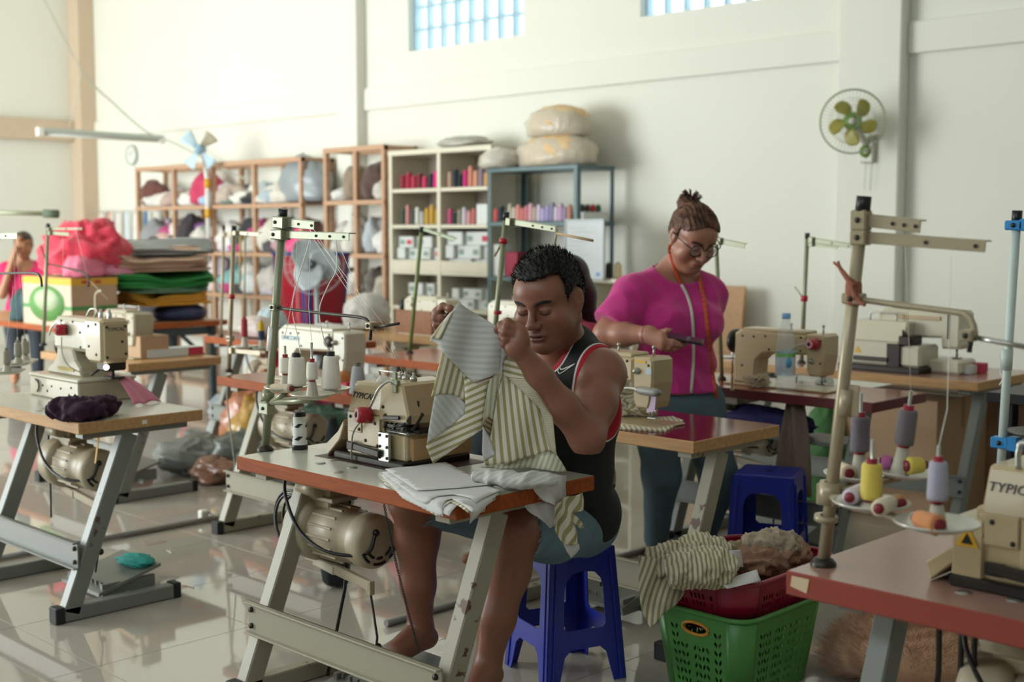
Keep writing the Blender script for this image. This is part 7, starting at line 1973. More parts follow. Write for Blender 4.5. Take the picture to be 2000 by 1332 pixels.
obj('green_band', MB().box((-hx - .0015, -hy - .0015, .12), (hx + .0015, hy + .0015, .15)), plain('band_green', '#4f8a4c', .6), gc)
m = MB(); m.lathe([(0, .003), (.085, .003), (.085, 0)], 28, o=(0, 0, 0), axis=(-1, 0, 0)); m.xf(lambda q: Vector((q.x - hx - .0015, q.y * hy * 8.6, q.z * 1.55 + .160))); obj('oval_emblem', m, plain('emblem_green', '#5a8f4a', .6), gc, label='green oval printed emblem')
m = MB(); m.lathe([(0, .003), (.06, .003), (.06, 0)], 28, o=(0, 0, 0), axis=(-1, 0, 0)); m.xf(lambda q: Vector((q.x - hx - .003, q.y * hy * 8.2, q.z * 1.35 + .185))); obj('emblem_center', m, plain('emblem_pale', '#a9b894', .6), gc)
obj('white_panel', MB().box((-hx - .0012, -hy, .0), (-hx, hy, .30)), plain('panel_pale', '#b9aa96', .7), gc)
ht = MB()
for i, (a, b) in enumerate(((-.10, -.02), (0, .05))): ht.box((-.0 + a, -hy - .003, .312), (b, -hy - .002, .335))
obj('printed_marks', ht, plain('print_red', '#b0422c', .6), gc)['kind'] = 'stuff'
# cloth on the carton and beside it (x, y, z, half sizes)
cz = TZ + .355
def folded(label, c, size, mat, layers, seed, sag=.3, uvs=1.0, cat='fabric'):
    """stack of folded cloth: rounded block with the edges of its layers showing, sagging at the ends"""
    m = MB(); N, K = 44, layers * 6; c = Vector(c); vs = []; fs = []; uv = []
    for i in range(K + 1):
        t = i / K
        for j in range(N):
            a = 2 * PI * j / N; ca, sa = math.cos(a), math.sin(a); e = .42
            x = math.copysign(abs(ca) ** e, ca); y = math.copysign(abs(sa) ** e, sa)
            g = .90 + .10 * abs(math.sin(t * layers * PI)) ** .5; g *= 1 + .16 * mnoise.noise(Vector((x * 2, y * 2, t * layers * .7 + seed))); g *= (1 if 0 < i < K else .8)
            zz = t * size[2] - sag * size[2] * (abs(y) ** 3) * t + .45 * size[2] * mnoise.noise(Vector((x * 1.6 + seed, y * 1.6, 0))) * t
            vs.append((x * size[0] * g, y * size[1] * g, max(.001, zz))); uv.append((zz * 1.0 + .0, x + y))
    for i in range(K):
        for j in range(N): fs.append((i * N + j, i * N + (j + 1) % N, (i + 1) * N + (j + 1) % N, (i + 1) * N + j))
    vs.append((0, 0, .001)); vs.append((0, 0, size[2] * .98)); n0 = len(vs) - 2; uv += [(0, 0), (size[2], 0)]
    for j in range(N): fs.append((n0, (j + 1) % N, j)); fs.append((n0 + 1, K * N + j, K * N + (j + 1) % N))
    m.add(vs, fs, True); m.uv = uv; return single('fabric_bundle', m, mat, label, cat, c)
crumple('large coral red cloth heap on top of the printed carton', (4.50, 8.82, cz), (.26, .30, .36), plain('cloth_coral', '#d4344c', .85, bump=1.0, bscale=20, var=.12, sheen=.3), 41, amp=.45, n=40, k=26, freq=6)
crumple('pink cloth draped at the front corner of the carton top', (4.38, 8.62, cz), (.15, .10, .16), plain('cloth_rose', '#e07a92', .85, bump=1.0, bscale=20), 42, n=30, k=20)
crumple('pale pink cloth folded along the right side of the carton top', (4.62, 8.62, cz), (.16, .09, .12), plain('cloth_palepink', '#dc8fa6', .85, bump=1.0, bscale=20), 43, n=30, k=20)
crumple('dark teal cloth bag lying left of the printed carton', (4.30, y2 + .16, TZ), (.11, .13, .22), plain('cloth_teal', '#2f4a50', .8, var=.2), 44)
m_check = stripes('stripe_black_white', '#2c3234', '#b9bcb8', .022, .5, .85)
m_bei = stripes('stripe_beige', '#c9a58c', '#a98670', .04, .5, .85, .2)
px_, py_ = 5.0, 8.80
crumple('dark blue plastic tub under the yellow cloth on the work table', (5.20, 8.72, TZ), (.22, .18, .13), plain('tub_navy', '#27345c', .4), 45, 'tub', amp=.04, cat='tub')
folded('yellow orange cloth folded low in the pile on the work table', (5.08, 8.80, TZ + .12), (.33, .26, .12), plain('cloth_amber', '#d59a34', .85, bump=1.0, bscale=20, var=.1), 3, 46, .5)
folded('mint green cloth layer above the yellow one in the pile', (5.08, 8.80, TZ + .22), (.33, .27, .07), plain('cloth_mint', '#7fa68a', .85, bump=1.0, bscale=20, var=.1), 2, 47, .6)
folded('bright green cloth layers in the pile on the work table', (4.99, 8.82, TZ + .26), (.44, .32, .14), plain('cloth_green', '#2f8a44', .85, bump=1.0, bscale=20, var=.15), 4, 48, .5)
folded('beige ribbed cloth folded above the green layers of the pile', (4.98, 8.82, TZ + .38), (.42, .30, .16), m_bei, 4, 49, .35)
folded('black and white checked cloth spread over the top of the pile', (5.02, 9.02, TZ + .50), (.52, .40, .12), m_check, 2, 50, .5)
crumple('black cloth end hanging at the right of the pile', (5.36, 8.86, TZ + .34), (.09, .12, .16), plain('cloth_black', '#23282c', .85, bump=1.0, bscale=20), 51)
# red plastic basket and small carton in front
qq = onz(302, 643, TZ); rbk = thing('plastic_basket', 'small translucent red plastic basket in front of the cloth pile', 'basket', (max(4.34, qq.x), max(8.60, qq.y), TZ))
m = MB(); T, B = rr(.15, .10, .03), rr(.125, .08, .025); n = len(T); m.add([(x, y, .002) for x, y in B] + [(x, y, .115) for x, y in T] + [(x * .97, y * .97, .115) for x, y in T] + [(x * .96, y * .96, .006) for x, y in B], [(i, (i + 1) % n, n + (i + 1) % n, n + i) for i in range(n)] + [(n + i, n + (i + 1) % n, 2 * n + (i + 1) % n, 2 * n + i) for i in range(n)] + [(2 * n + i, 2 * n + (i + 1) % n, 3 * n + (i + 1) % n, 3 * n + i) for i in range(n)] + [tuple(reversed(range(n))), tuple(3 * n + i for i in range(n))], False); obj('shell', m, plain('basket_rose', '#b8304c', .3), rbk)
m = MB(); m.tube([(x, y, .115) for x, y in T] + [(T[0][0], T[0][1], .115)], .007, 6, caps=False); obj('rim', m, plain('basket_rose', '#b8304c', .3), rbk)
p = onz(262, 700, TZ); carton('brown cardboard box on the wooden table behind the interlock machine', (p.x + .08, p.y + .05, TZ), (.17, .26, .12), m_card, name='carton')
p = onz(318, 697, TZ); carton('long white box with red end lying on the wooden table', (p.x + .05, p.y, TZ), (.34, .10, .045), name='box')
obj('red_end', MB().box((.08, -.0515, .004), (.172, .0515, .046)), m_boxr, bpy.data.objects[[o.name for o in bpy.data.objects if o.get('label', '').startswith('long white box with red end')][0]])
# ---- standing fan before a red and blue tapered bin
def floor_fan():
    c = dep(612, 516, 9.0); r = thing('standing_fan', 'grey bladed standing fan before the red and blue bin', 'fan', (c.x + .05, c.y + .05, 0)); o = Vector(r.location); fw = Vector((-.75, -.66, 0)).normalized(); rt = Vector((0, 0, 1)).cross(fw)
    mg = plain('fan_grey', '#aab2b4', .4); mgd = plain('fan_dark', '#3c4448', .4)
    hub = MB(); hub.lathe([(0, .03), (.025, .025), (.032, 0), (.03, -.05), (0, -.05)], 18, o=c, axis=fw); obj('hub', hub.shift(o), mgd, r)
    for k in range(3):
        a = PI / 2 + .52 + k * 2 * PI / 3; m = MB()
        def bl(u, v): rr_ = .03 + .165 * u; w = .15 * math.sin(PI * min(1, u * .85 + .12)) ** .6; t = a + (v - .5) * w / max(.05, rr_) * 1.9; return c + (rt * math.cos(t) + Vector((0, 0, 1)) * math.sin(t)) * rr_ + fw * ((v - .5) * .05)
        m.grid(10, 8, bl, thick=.003); obj('blade', m.shift(o), mg, r)
    cage = MB()
    for rad, d in ((.215, 0), (.215, -.05), (.16, .035), (.10, .045)): cage.tube([c + (rt * math.cos(t) + Vector((0, 0, 1)) * math.sin(t)) * rad + fw * d for t in np.linspace(0, 2 * PI, 33)], .0022, 5, caps=False)
    for k in range(20):
        t = 2 * PI * k / 20; e = rt * math.cos(t) + Vector((0, 0, 1)) * math.sin(t); cage.tube([c + e * .03 + fw * .05, c + e * .12 + fw * .045, c + e * .215], .0012, 4)
    obj('guard', cage.shift(o), mg, r)['kind'] = 'stuff'
    mo = MB(); mo.lathe([(.0, -.16), (.05, -.15), (.06, -.10), (.05, -.055), (0, -.05)], 18, o=c, axis=fw); obj('motor', mo.shift(o), mg, r)
    b = c - fw * .10; p = MB(); p.tube([(b.x, b.y, b.z - .05), (b.x, b.y, .04)], .016, 12); obj('pole', p.shift(o), mg, r)
    q = MB(); q.ball((b.x, b.y, .62), (.05, .05, .09), 16, 10); q.shift(fw * -.05); obj('control_box', q.shift(o), plain('fan_control', '#7f8fae', .35), r)
    d = MB(); d.lathe([(0, .04), (.05, .035), (.19, .012), (.20, .002), (0, .002)], 28, o=(b.x, b.y, 0)); obj('base', d.shift(o), mg, r)
floor_fan()
def bin_():
    c = dep(603, 560, 9.75); r = thing('striped_bin', 'tall tapered bin with red and blue vertical stripes behind the standing fan', 'bin', (c.x + .1, c.y + .1, 0)); cols = [plain('bin_blue', '#2f3a86', .4), plain('bin_red', '#a8142c', .35)]
    Tt, Bt = rr(.23, .23, .06), rr(.15, .15, .04); n = len(Tt); zt = 1.24
    for i in range(n):
        j = (i + 1) % n; m = MB(); m.grid(3 if (i % 6) == 5 else 1, 4, lambda u, v: Vector((*(Vector(Bt[i]).lerp(Vector(Bt[j]), u).lerp(Vector(Tt[i]).lerp(Vector(Tt[j]), u), v)), .003 + v * zt)), thick=.004); obj('stripe_panel', m, cols[0 if (i % 6) in (0, 1, 3, 4) else 1], r)
    b = MB(); b.add([(x, y, .003) for x, y in Bt], [tuple(range(n))]); obj('bottom', b, cols[0], r)
    m = MB(); m.tube([(x, y, zt) for x, y in Tt] + [(Tt[0][0], Tt[0][1], zt)], .012, 6, caps=False); obj('rim', m, cols[0], r)
bin_()
for i, (c, s_, h, nm) in enumerate((((4.85, 6.40, TZ), (.13, .17, .10), '#d6d4d2', 'white plastic sack on the brown table right of the standing fan'), ((4.72, 6.95, TZ), (.12, .16, .12), '#c9b6b0', 'pale cloth heap on the brown table left of the fan'), ((4.95, 7.12, TZ), (.10, .10, .16), '#a9b9bd', 'silver blue bag at the left end of the brown table'), ((5.62, 6.95, TZ), (.16, .16, .22), '#bdb9b2', 'pale grey sack on the far table by the white cabinet'))):
    crumple(nm, c, (s_[0], s_[1], s_[2]), plain('sack_' + h, h, .4, var=.2, spec=.6, bump=1.0, bscale=16), 60 + i, 'plastic_bag', amp=.3, cat='bag')
# ---- heap of bags on the floor between the tables
bags = [((4.85, 7.30), .30, (.24, .26), '#8f969a', 'silver plastic bag at the back of the floor heap', 0), ((4.62, 6.75), .44, (.24, .24), '#a8694a', 'copper orange cloth bag of the floor heap', 0), ((4.80, 6.72), .62, (.15, .14), '#b81a52', 'crimson cloth on top of the floor heap', 0), ((4.45, 6.55), .34, (.16, .18), '#b58a34', 'golden bag of the floor heap', 0),
        ((4.80, 6.35), .42, (.2, .18), '#a8486c', 'pink shiny bag of the floor heap', 0), ((4.30, 6.25), .26, (.30, .26), '#6b7168', 'grey green sack at the front of the floor heap', 0), ((4.50, 6.0), .34, (.24, .2), '#24503a', 'dark green bag of the floor heap', 0), ((4.15, 5.75), .24, (.24, .22), '#474e48', 'dark grey sack at the right front of the floor heap', 0),
        ((4.50, 5.50), .33, (.14, .14), '#b8306e', 'magenta shiny bag at the right of the floor heap', 0), ((4.00, 6.55), .20, (.22, .24), '#7b807c', 'clear grey plastic sack at the left front of the floor heap', 0), ((4.85, 5.75), .30, (.2, .2), '#5b3832', 'brown cloth sack at the back right of the floor heap', 0), ((3.92, 6.20), .13, (.14, .16), '#8a5f4a', 'rust coloured cloth on the floor before the heap', 0),
        ((4.20, 5.45), .18, (.16, .16), '#8d9498', 'silver grey bag at the right end of the floor heap', 0), ((4.95, 6.1), .42, (.22, .2), '#3a4440', 'blackish green sack at the back of the floor heap', 0), ((4.05, 5.95), .16, (.18, .16), '#2f4a3c', 'bottle green cloth at the front of the floor heap', 0)]
for i, ((x, y), h, (a, b), c, nm, z) in enumerate(bags): crumple(nm, (x, y, 0), (a, b, h), plain('heap_' + c, c, .3, var=.3, vscale=7, spec=.7, bump=1.0, bscale=14), 80 + i, 'bag', amp=.42, cat='bag', n=40, k=26, freq=6)
crumple('pink bag tucked under the middle table', (4.30, 4.95, 0), (.13, .13, .42), plain('heap_#d0405e', '#d0405e', .35), 97, 'bag', cat='bag'); crumple('black cloth strip bundle hanging beside the front table', (3.05, 3.98, 0), (.06, .06, .62), plain('cloth_black', '#23282c', .85, bump=1.0, bscale=20), 98, amp=.2)
# white curtain under the far tables
m = MB(); m.grid(60, 4, lambda u, v: (.03 * math.sin(u * 42), u * 1.5, v * .68), thick=.003); single('curtain', m, plain('curtain_white', '#d9d9d6', .8), 'white pleated curtain under the tables behind the floor heap', 'curtain', (5.55, 6.85, .01))
# ================================================================== FANS, LIGHT, CLOCK, BOTTLES, BOXES, CABLES
def wall_fan():
    c = onx(1665, 237, 7.62); fw = (Vector(_C) - c); fw.z *= .4; fw.normalize(); fw = (fw + Vector((-.12, -.05, 0))).normalized(); rt = Vector((0, 0, 1)).cross(fw).normalized(); up = fw.cross(rt)
    r = thing('wall_fan', 'round wall fan with olive yellow blades and green hub on the right column', 'fan', onx(1697, 293, 7.88)); o = Vector(r.location)
    mo = plain('fan_olive', '#a39a3c', .4); mg = plain('fan_green', '#6f8f3a', .4); mw = plain('fan_wire', '#9aa58c', .4, metal=.3); mp = plain('fan_pale', '#c9c8bb', .4)
    def P(a, rad, d=0): return c + (rt * math.cos(a) + up * math.sin(a)) * rad + fw * d
    h = MB(); h.lathe([(0, .035), (.030, .032), (.042, .02), (.062, .0), (.06, -.03), (0, -.03)], 20, o=c, axis=fw); obj('hub', h.shift(o), mg, r)
    h = MB(); h.lathe([(0, .045), (.02, .043), (.024, .034), (.0, .03)], 16, o=c, axis=fw); obj('hub_cap', h.shift(o), mp, r)
    for k in range(5):
        a = math.radians(90 + 24) + k * 2 * PI / 5; m = MB()
        m.grid(8, 6, lambda u, v: P(a + (v - .5) * (.35 + .55 * math.sin(PI * min(1, u * .8 + .1))) + u * .25, .045 + .115 * u - .012 * (abs(v - .5) * 2) ** 3 * u, (v - .5) * .04), thick=.003); obj('blade', m.shift(o), mo, r)
    g = MB(); R = .212
    for rad, d in ((R, 0), (R * .99, -.012), (R * .97, .02), (.15, .055), (.10, .062), (R * .97, -.04), (.14, -.065)): g.tube([P(t, rad, d) for t in np.linspace(0, 2 * PI, 41)], .0022 if rad > .2 else .0012, 5, caps=False)
    for k in range(48):
        t = 2 * PI * k / 48; g.tube([P(t, .03, .065), P(t, .15, .055), P(t, R * .97, .02), P(t, R, 0), P(t, .14, -.065), P(t, .03, -.065)], .0008, 4)
    obj('guard', g.shift(o), mw, r)['kind'] = 'stuff'
    m = MB(); m.lathe([(.0, -.16), (.05, -.15), (.06, -.06), (.03, -.03)], 18, o=c, axis=fw); obj('motor', m.shift(o), mp, r)
    b = o; m = MB(); m.box(b - Vector((.04, .055, .09)), b + Vector((0, .055, .10)), .012); m.tube(bez([b + Vector((-.04, 0, .04)), b + Vector((-.12, 0, .10)), c - fw * .12 - Vector((0, 0, .02))], 5), .022, 10); obj('bracket', m.shift(o), mp, r)
    k = MB(); k.lathe([(0, .02), (.030, .02), (.042, .012), (.044, 0)], 20, o=b + Vector((-.04, 0, -.01)), axis=(-1, -.6, 0)); obj('control_knob', k.shift(o), mg, r)
    k = MB(); k.lathe([(0, .03), (.018, .03), (.02, .02)], 14, o=b + Vector((-.04, 0, -.01)), axis=(-1, -.6, 0)); obj('knob_cap', k.shift(o), mp, r)
    w = MB(); 
    for px in (1688, 1700): w.tube([onx(px + 4, 305, 7.84), onx(px, 372, 7.85)], .0018, 5)
    obj('pull_cord', w.shift(o), mw, r)['kind'] = 'stuff'
wall_fan()
def blue_fan():
    c = onx(389, 292, 7.30); fw = Vector((-.80, -.55, -.1)).normalized(); rt = Vector((0, 0, 1)).cross(fw).normalized(); up = fw.cross(rt); r = thing('pole_fan', 'pale blue bladed fan on a white pole above the long rack', 'fan', (7.46, 11.91, 1.19)); o = Vector(r.location); mb_ = plain('fan_pale_blue', '#b9d0dd', .4)
    h = MB(); h.lathe([(0, .05), (.04, .04), (.055, 0), (.05, -.08), (0, -.09)], 16, o=c, axis=fw); obj('hub', h.shift(o), plain('fan_blue_hub', '#8fb0c4', .4), r)
    for k, a in enumerate((2.35, .75, -.9, -2.2)):
        m = MB(); m.grid(6, 5, lambda u, v: c + (rt * math.cos(a + (v - .5) * .75) + up * math.sin(a + (v - .5) * .75)) * (.05 + .17 * u) + fw * (v - .5) * .05, thick=.004); obj('blade', m.shift(o), mb_ if k != 1 else plain('blade_tan', '#b9b09a', .4), r)
    p = MB(); top = c - fw * .10; p.tube([(7.47, 11.91, 1.20), (7.47, 11.91, 1.95), Vector((7.47, 11.91, 1.99)).lerp(top, .5), top], .026, 10); obj('pole', p.shift(o), m_white, r)
    for z in (1.60, 1.92): y = MB(); y.tube([(7.47, 11.91, z - .05), (7.47, 11.91, z + .05)], .033, 10); obj('yellow_tape', y.shift(o), plain('tape_yellow', '#d9a02a', .5), r)
blue_fan()
# clock
c = onx(258, 303, 7.985); ck = thing('wall_clock', 'round white wall clock at the top left of the long rack', 'clock', c)
m = MB(); m.lathe([(0, .012), (.105, .012), (.105, .02), (.12, .024), (.125, .0)], 28, axis=(-1, 0, 0)); obj('rim', m, plain('clock_rim', '#a9b5a8', .4), ck)
m = MB(); m.lathe([(0, .014), (.104, .014)], 28, axis=(-1, 0, 0)); obj('dial', m, plain('clock_dial', '#e2e4dc', .4), ck)
for nm, a, l, w in (('hour_hand', .6, .05, .006), ('minute_hand', 2.4, .08, .004)): m = MB(); m.bar((-.018, 0, 0), (-.018, l * math.cos(a), l * math.sin(a)), .002, w); obj(nm, m, m_black, ck)
# fluorescent lamp hanging from wires
a, b = onz(78, 254, 2.47), onz(315, 269, 2.47); lt = thing('fluorescent_lamp', 'unlit fluorescent tube lamp hanging on wires at upper left', 'lamp', (a + b) / 2); o = Vector(lt.location); d = (b - a).normalized()
m = MB(); m.bar(a, b, .07, .05, .006); obj('housing', m.shift(o), plain('lamp_housing', '#b9c2ba', .4), lt)
m = MB(); m.tube([a + d * .05 - Vector((0, 0, .04)), b - d * .05 - Vector((0, 0, .04))], .017, 12); obj('tube', m.shift(o), plain('lamp_tube', '#dfe0d8', .3), lt)
for e, s in ((a, 1), (b, -1)): m = MB(); m.box(e + Vector((-.035, -.035, -.065)), e + Vector((.035, .035, .03)), .008); obj('end_cap', m.shift(o), m_white, lt)
t2 = dep(160, 140, depth_of(a) + .3); m = MB(); m.tube([a.lerp(b, .22) + Vector((0, 0, .02)), t2], .006, 6); m.tube([t2, t2 + Vector((0, 0, .0)) + (dep(85, 0, depth_of(a)) - dep(160, 140, depth_of(a))) * 2.8], .004, 6); obj('hanging_wire', m.shift(o), plain('wire_pale', '#c9c6bb', .5), lt)['kind'] = 'stuff'
D0 = depth_of(b); P = [dep(80, -10, D0 - 1.2), dep(160, 138, D0 - .7), dep(225, 205, D0 - .3), dep(287, 258, D0), dep(330, 275, D0), dep(385, 302, D0 - .2), dep(420, 322, D0 - .4), dep(480, 350, D0 - 1.0)]
o = Vector(P[3]); top = P[0] + (P[0] - P[1]) * 3.2; single('power_cable', MB().tube(bez([top] + P, 6), .009, 6).shift(o), plain('cable_pale', '#b4b7a6', .5), 'thin power cable running from the ceiling past the lamp to the long rack', 'cable', o)
# grey rail with dark rag at far left
a, b = dep(-40, 414, 10.2), dep(112, 418, 10.2); r = thing('metal_rod', 'grey green metal arm with a dark tuft reaching in at far left', 'rod', Vector((a.x, a.y, 0))); o = Vector(r.location)
m = MB(); m.tube([a, b], .018, 8); obj('arm', m.shift(o), m_pole_g, r); m = MB(); m.tube([Vector((a.x, a.y, .01)), a], .02, 8); obj('post', m.shift(o), m_pole_g, r)
m = MB(); m.tube([dep(85, 417, 10.2), dep(114, 418, 10.2)], .034, 8); obj('tuft', m.shift(o), plain('tuft', '#5d6a58', .8, bump=.6), r)
# ---- bottles and things on the dark red table behind the woman
m_pet = clear('bottle_clear', '#e4eef0', .08, .22); m_cap = plain('cap_blue', '#7fb0dc', .4)
def bottle(label, p, h, rad, lab, laby, cap=True, water=None):
    r = thing('water_bottle', label, 'bottle', p); pr = [(0, .002), (rad * .8, .002), (rad, .012), (rad, h * .18), (rad * .93, h * .22), (rad, h * .26), (rad, h * .56), (rad * .92, h * .60), (rad * .98, h * .64), (rad * .8, h * .76), (rad * .42, h * .89), (rad * .36, h * .93), (rad * .36, h * .985), (0, h * .985)]
    b = MB(); b.lathe(pr, 24); obj('shell', b, m_pet, r)
    l = MB(); l.lathe([(rad * 1.012, h * laby[0]), (rad * 1.012, h * laby[1])], 24); obj('label', l, lab, r)
    if cap: c = MB(); c.lathe([(rad * .42, h * .93), (rad * .44, h * .94), (rad * .44, h * 1.0), (0, h * 1.0)], 18); obj('cap', c, m_cap, r)
    return r
big = bottle('tall clear water bottle with light blue cap on the dark red table', onz(1533, 763, TZ), .335, .043, clear('label_blue_white', '#a9cfe6', .3, .5), (.20, .52))
g = MB(); g.lathe([(.0438, .150), (.0438, .165)], 24); obj('green_stripe', g, plain('stripe_green', '#7fc06a', .4), big); rw = MB(); rw.ball((-.026, -.033, .125), (.014, .012, .022), 12, 8); obj('oval_mark', rw, plain('mark_blue', '#4f9fd0', .4), big)
bottle('small bottle with dark blue label beside the tall water bottle', onz(1485, 742, TZ), .165, .031, plain('label_blue', '#2560b8', .4), (.18, .52), cap=False)
m = MB(); p = onz(1478, 756, TZ); rnd = random.Random(12)
for k in range(26):
    q = [Vector((rnd.uniform(-.06, .06), rnd.uniform(-.04, .04), rnd.uniform(.004, .05) * (1))) for _ in range(6)]; m.tube(bez(q, 4), .003, 5)
single('yarn_tangle', m, plain('yarn_cream', '#cbb69c', .9), 'tangled heap of cream yarn before the small bottle', 'yarn', (p.x, p.y, TZ))
p = onz(1585, 757, TZ); br = thing('plastic_bottle', 'empty clear plastic bottle lying beside the tall bottle', 'bottle', (p.x, p.y, TZ + .034)); m = MB(); m.lathe([(0, 0), (.028, .0), (.033, .01), (.031, .06), (.033, .10), (.02, .14), (.012, .16), (0, .16)], 18, axis=(.4, -.9, 0), o=(-.03, .06, 0)); obj('shell', m, m_pet, br); m = MB(); m.lathe([(0, -.001), (.018, -.001), (.02, .003)], 14, axis=(.4, -.9, 0), o=(-.03, .06, 0)); obj('bottom_ring', m, plain('bottle_glint', '#a9cfd8', .2), br)  # bottom of the lying bottle as a pale blue disc
crumple('clear crumpled wrapper under the lamp machine on the dark red table', onz(1610, 752, TZ), (.05, .04, .03), clear('wrapper', '#d5e4e4', .15, .5, bump=.6), 31, 'wrapper', cat='wrapper')
d = thing('spool_pin', 'steel spool dish with upright pin on the left of the dark red table', 'spool pin', onz(1430, 740, TZ)); m = MB(); m.lathe([(0, .10), (.062, .10), (.066, .106), (.062, .104), (0, .103)], 22); m.tube([(0, 0, .0), (0, 0, .20)], .005, 8); obj('dish', m, m_steel, d)['kind'] = 'stuff'
m = MB(); m.lathe([(.010, 0), (.006, .01), (.006, .06), (.004, .07), (0, .07)], 10); single('wooden_peg', m, plain('peg', '#b99a6a', .6), 'small wooden peg standing at the left end of the dark red table', 'peg', onz(1430, 762, TZ))
# orange table things
p = onz(1872, 728, TZ); carton('small white packet box with printed side on the orange edged table', (p.x, p.y, TZ), (.10, .16, .04), name='box'); p = onz(1910, 728, TZ); carton('small red packet box beside the white one on the orange edged table', (p.x, p.y, TZ), (.07, .07, .045), m_boxr, name='box')
crumple('dark cloth pad on the orange edged table before the white machine', onz(1775, 722, TZ), (.06, .08, .025), plain('pad_dark', '#3c3834', .8), 33, cat='fabric')
# dark red table by the woman
crumple('bunched striped cloth at the left of the machine on the red table', onz(1232, 812, TZ), (.09, .10, .085), m_st, 35, n=34, k=22, amp=.5, freq=6)
m = MB(); q = [onz(*k, TZ + .004) for k in ((1206, 838), (1300, 842), (1335, 822), (1315, 814), (1206, 818))]; o = Vector(q[0]); m.prism([(v.x - o.x, v.y - o.y) for v in q][::-1], 0, .006, 'xy'); m.uv = [(v[0] * .7 - v[1] * .7, v[1]) for v in m.v]; single('cut_piece', m, m_st, 'flat striped cut piece at the front edge of the red table', 'fabric', (o.x, o.y, TZ + .0005))
sc_ = thing('scissors', 'scissors with red handles on the red table behind the machine', 'scissors', onz(1262, 797, TZ)); m = MB(); 
for s in (1, -1): m.tube([Vector((-.03 + .018 * math.cos(t), s * .016 + .012 * math.sin(t), .006)) for t in np.linspace(0, 2 * PI, 15)], .004, 6, caps=False)
obj('handle', m, m_redp, sc_)['kind'] = 'stuff'; m = MB(); m.bar((-.01, .008, .006), (.08, -.003, .006), .010, .003); m.bar((-.01, -.008, .009), (.08, .003, .009), .010, .003); obj('blade', m, m_steel, sc_)['kind'] = 'stuff'
o = onz(1237, 925, .40); m = MB(); m.grid(10, 10, lambda u, v: (.01 * math.sin(u * 8), -u * .13, -v * .12 + .01 * math.sin(u * 5)), thick=.002)
single('hanging_sheet', m, m_wc, 'white sheet hanging under the red table by the jeans', 'sheet', (3.42, 3.0, TZ - .06))
# middle table things
p = onz(690, 757, TZ); carton('flat red box with white print on the middle table', (p.x, p.y, TZ), (.16, .11, .03), m_boxr, name='box', lab=m_print); crumple('white crumpled plastic bag on the middle table', onz(728, 757, TZ), (.05, .09, .055), plain('bag_milky', '#d8d8d4', .3, bump=1, bscale=20), 37, 'plastic_bag', cat='bag')
m = MB(); m.lathe([(0, 0), (.030, 0), (.034, .02), (.034, .06), (.02, .075), (0, .075)], 16); single('thread_ball', m, plain('thread_orange', '#c07a40', .8, bump=.5, bscale=200), 'orange ball of thread beside the grey cone on the middle table', 'thread', (3.42, at_x(670, 720, 3.42).y, TZ))
p = onz(805, 655, TZ); carton('brown wooden box under the pale machine far back', (p.x + .12, p.y, TZ), (.22, .36, .16), wood('crate_brown', '#8a5f48', '#9c7058', .6), name='box')
# ---- right background: cartons, black frame, sacks
p = onz(1822, 905, 0); carton('large tan carton under the orange edged table', (6.0, 3.02, 0), (.55, .50, .60), m_card, name='carton', tape=plain('tape_brown', '#9a7a56', .4)); carton('second tan carton right of the large one by the wall', (6.6, 2.55, 0), (.6, .5, .62), plain('cardboard_dark', '#94745a', .75, var=.06), name='carton')
bf = thing('steel_bench', 'black steel bench frame at the right edge behind the tables', 'bench', (5.2, 1.62, 0)); mk_ = plain('frame_black', '#16181a', .45)
for x in (4.95, 5.55):
    for y in (1.15, 2.10): obj('leg', MB().box((x - 5.2 - .03, y - 1.62 - .03, 0), (x - 5.2 + .03, y - 1.62 + .03, .74), .003), mk_, bf)
obj('top', MB().box((-.30, -.55, .74), (.42, .55, .78), .003), mk_, bf); obj('rail', MB().box((-.29, -.47, .30), (-.23, .47, .36), .003), mk_, bf); obj('rail', MB().box((.31, -.47, .30), (.37, .47, .36), .003), mk_, bf)
obj('back_panel', MB().box((.33, -.44, .37), (.35, .44, .73)), plain('panel_dark', '#2a2526', .6), bf)
crumple('green cloth sack leaning by the tan carton under the orange edged table', (5.72, 3.36, 0), (.13, .13, .52), plain('sack_green', '#4f7f4a', .7, bump=1, bscale=16), 71, 'sack', amp=.2, cat='bag')
crumple('purple cloth bag on the floor behind the near right table', (4.25, 1.62, 0), (.16, .17, .48), plain('sack_purple', '#5a2350', .6, bump=1, bscale=16), 72, 'bag', amp=.22, cat='bag'); crumple('dark green and pink cloth bag on the floor beside the purple one', (4.35, 2.05, 0), (.14, .12, .26), plain('sack_mix', '#3d5a3c', .7, var=.5, bump=1, bscale=16), 73, 'bag', amp=.22, cat='bag')
crumple('blue violet cloth bundle on the ledge under the dark red table', (4.86, 3.2, .52), (.08, .26, .10), plain('cloth_violetblue', '#3a3670', .8, bump=1, bscale=20), 74, cat='fabric'); 
m = MB(); m.box((4.76, 2.72, .50), (4.98, 3.50, .518), .003); obj('under_shelf', m.xf(lambda q: Vector((3.60 - q.y, q.x - 4.62, q.z))), m_leg_grey, T5)
m = MB(); m.grid(14, 14, lambda u, v: (.02 * math.sin(u * 9 + v * 3), (u - .5) * .15 * (.6 + .6 * v), -v * .40), thick=.003); single('hanging_cloth', m, plain('cloth_taupe', '#7d6a5c', .85, bump=1, bscale=20), 'taupe cloth hanging under the dark red table above the blue stool', 'fabric', (4.70, 2.92, TZ - .044))
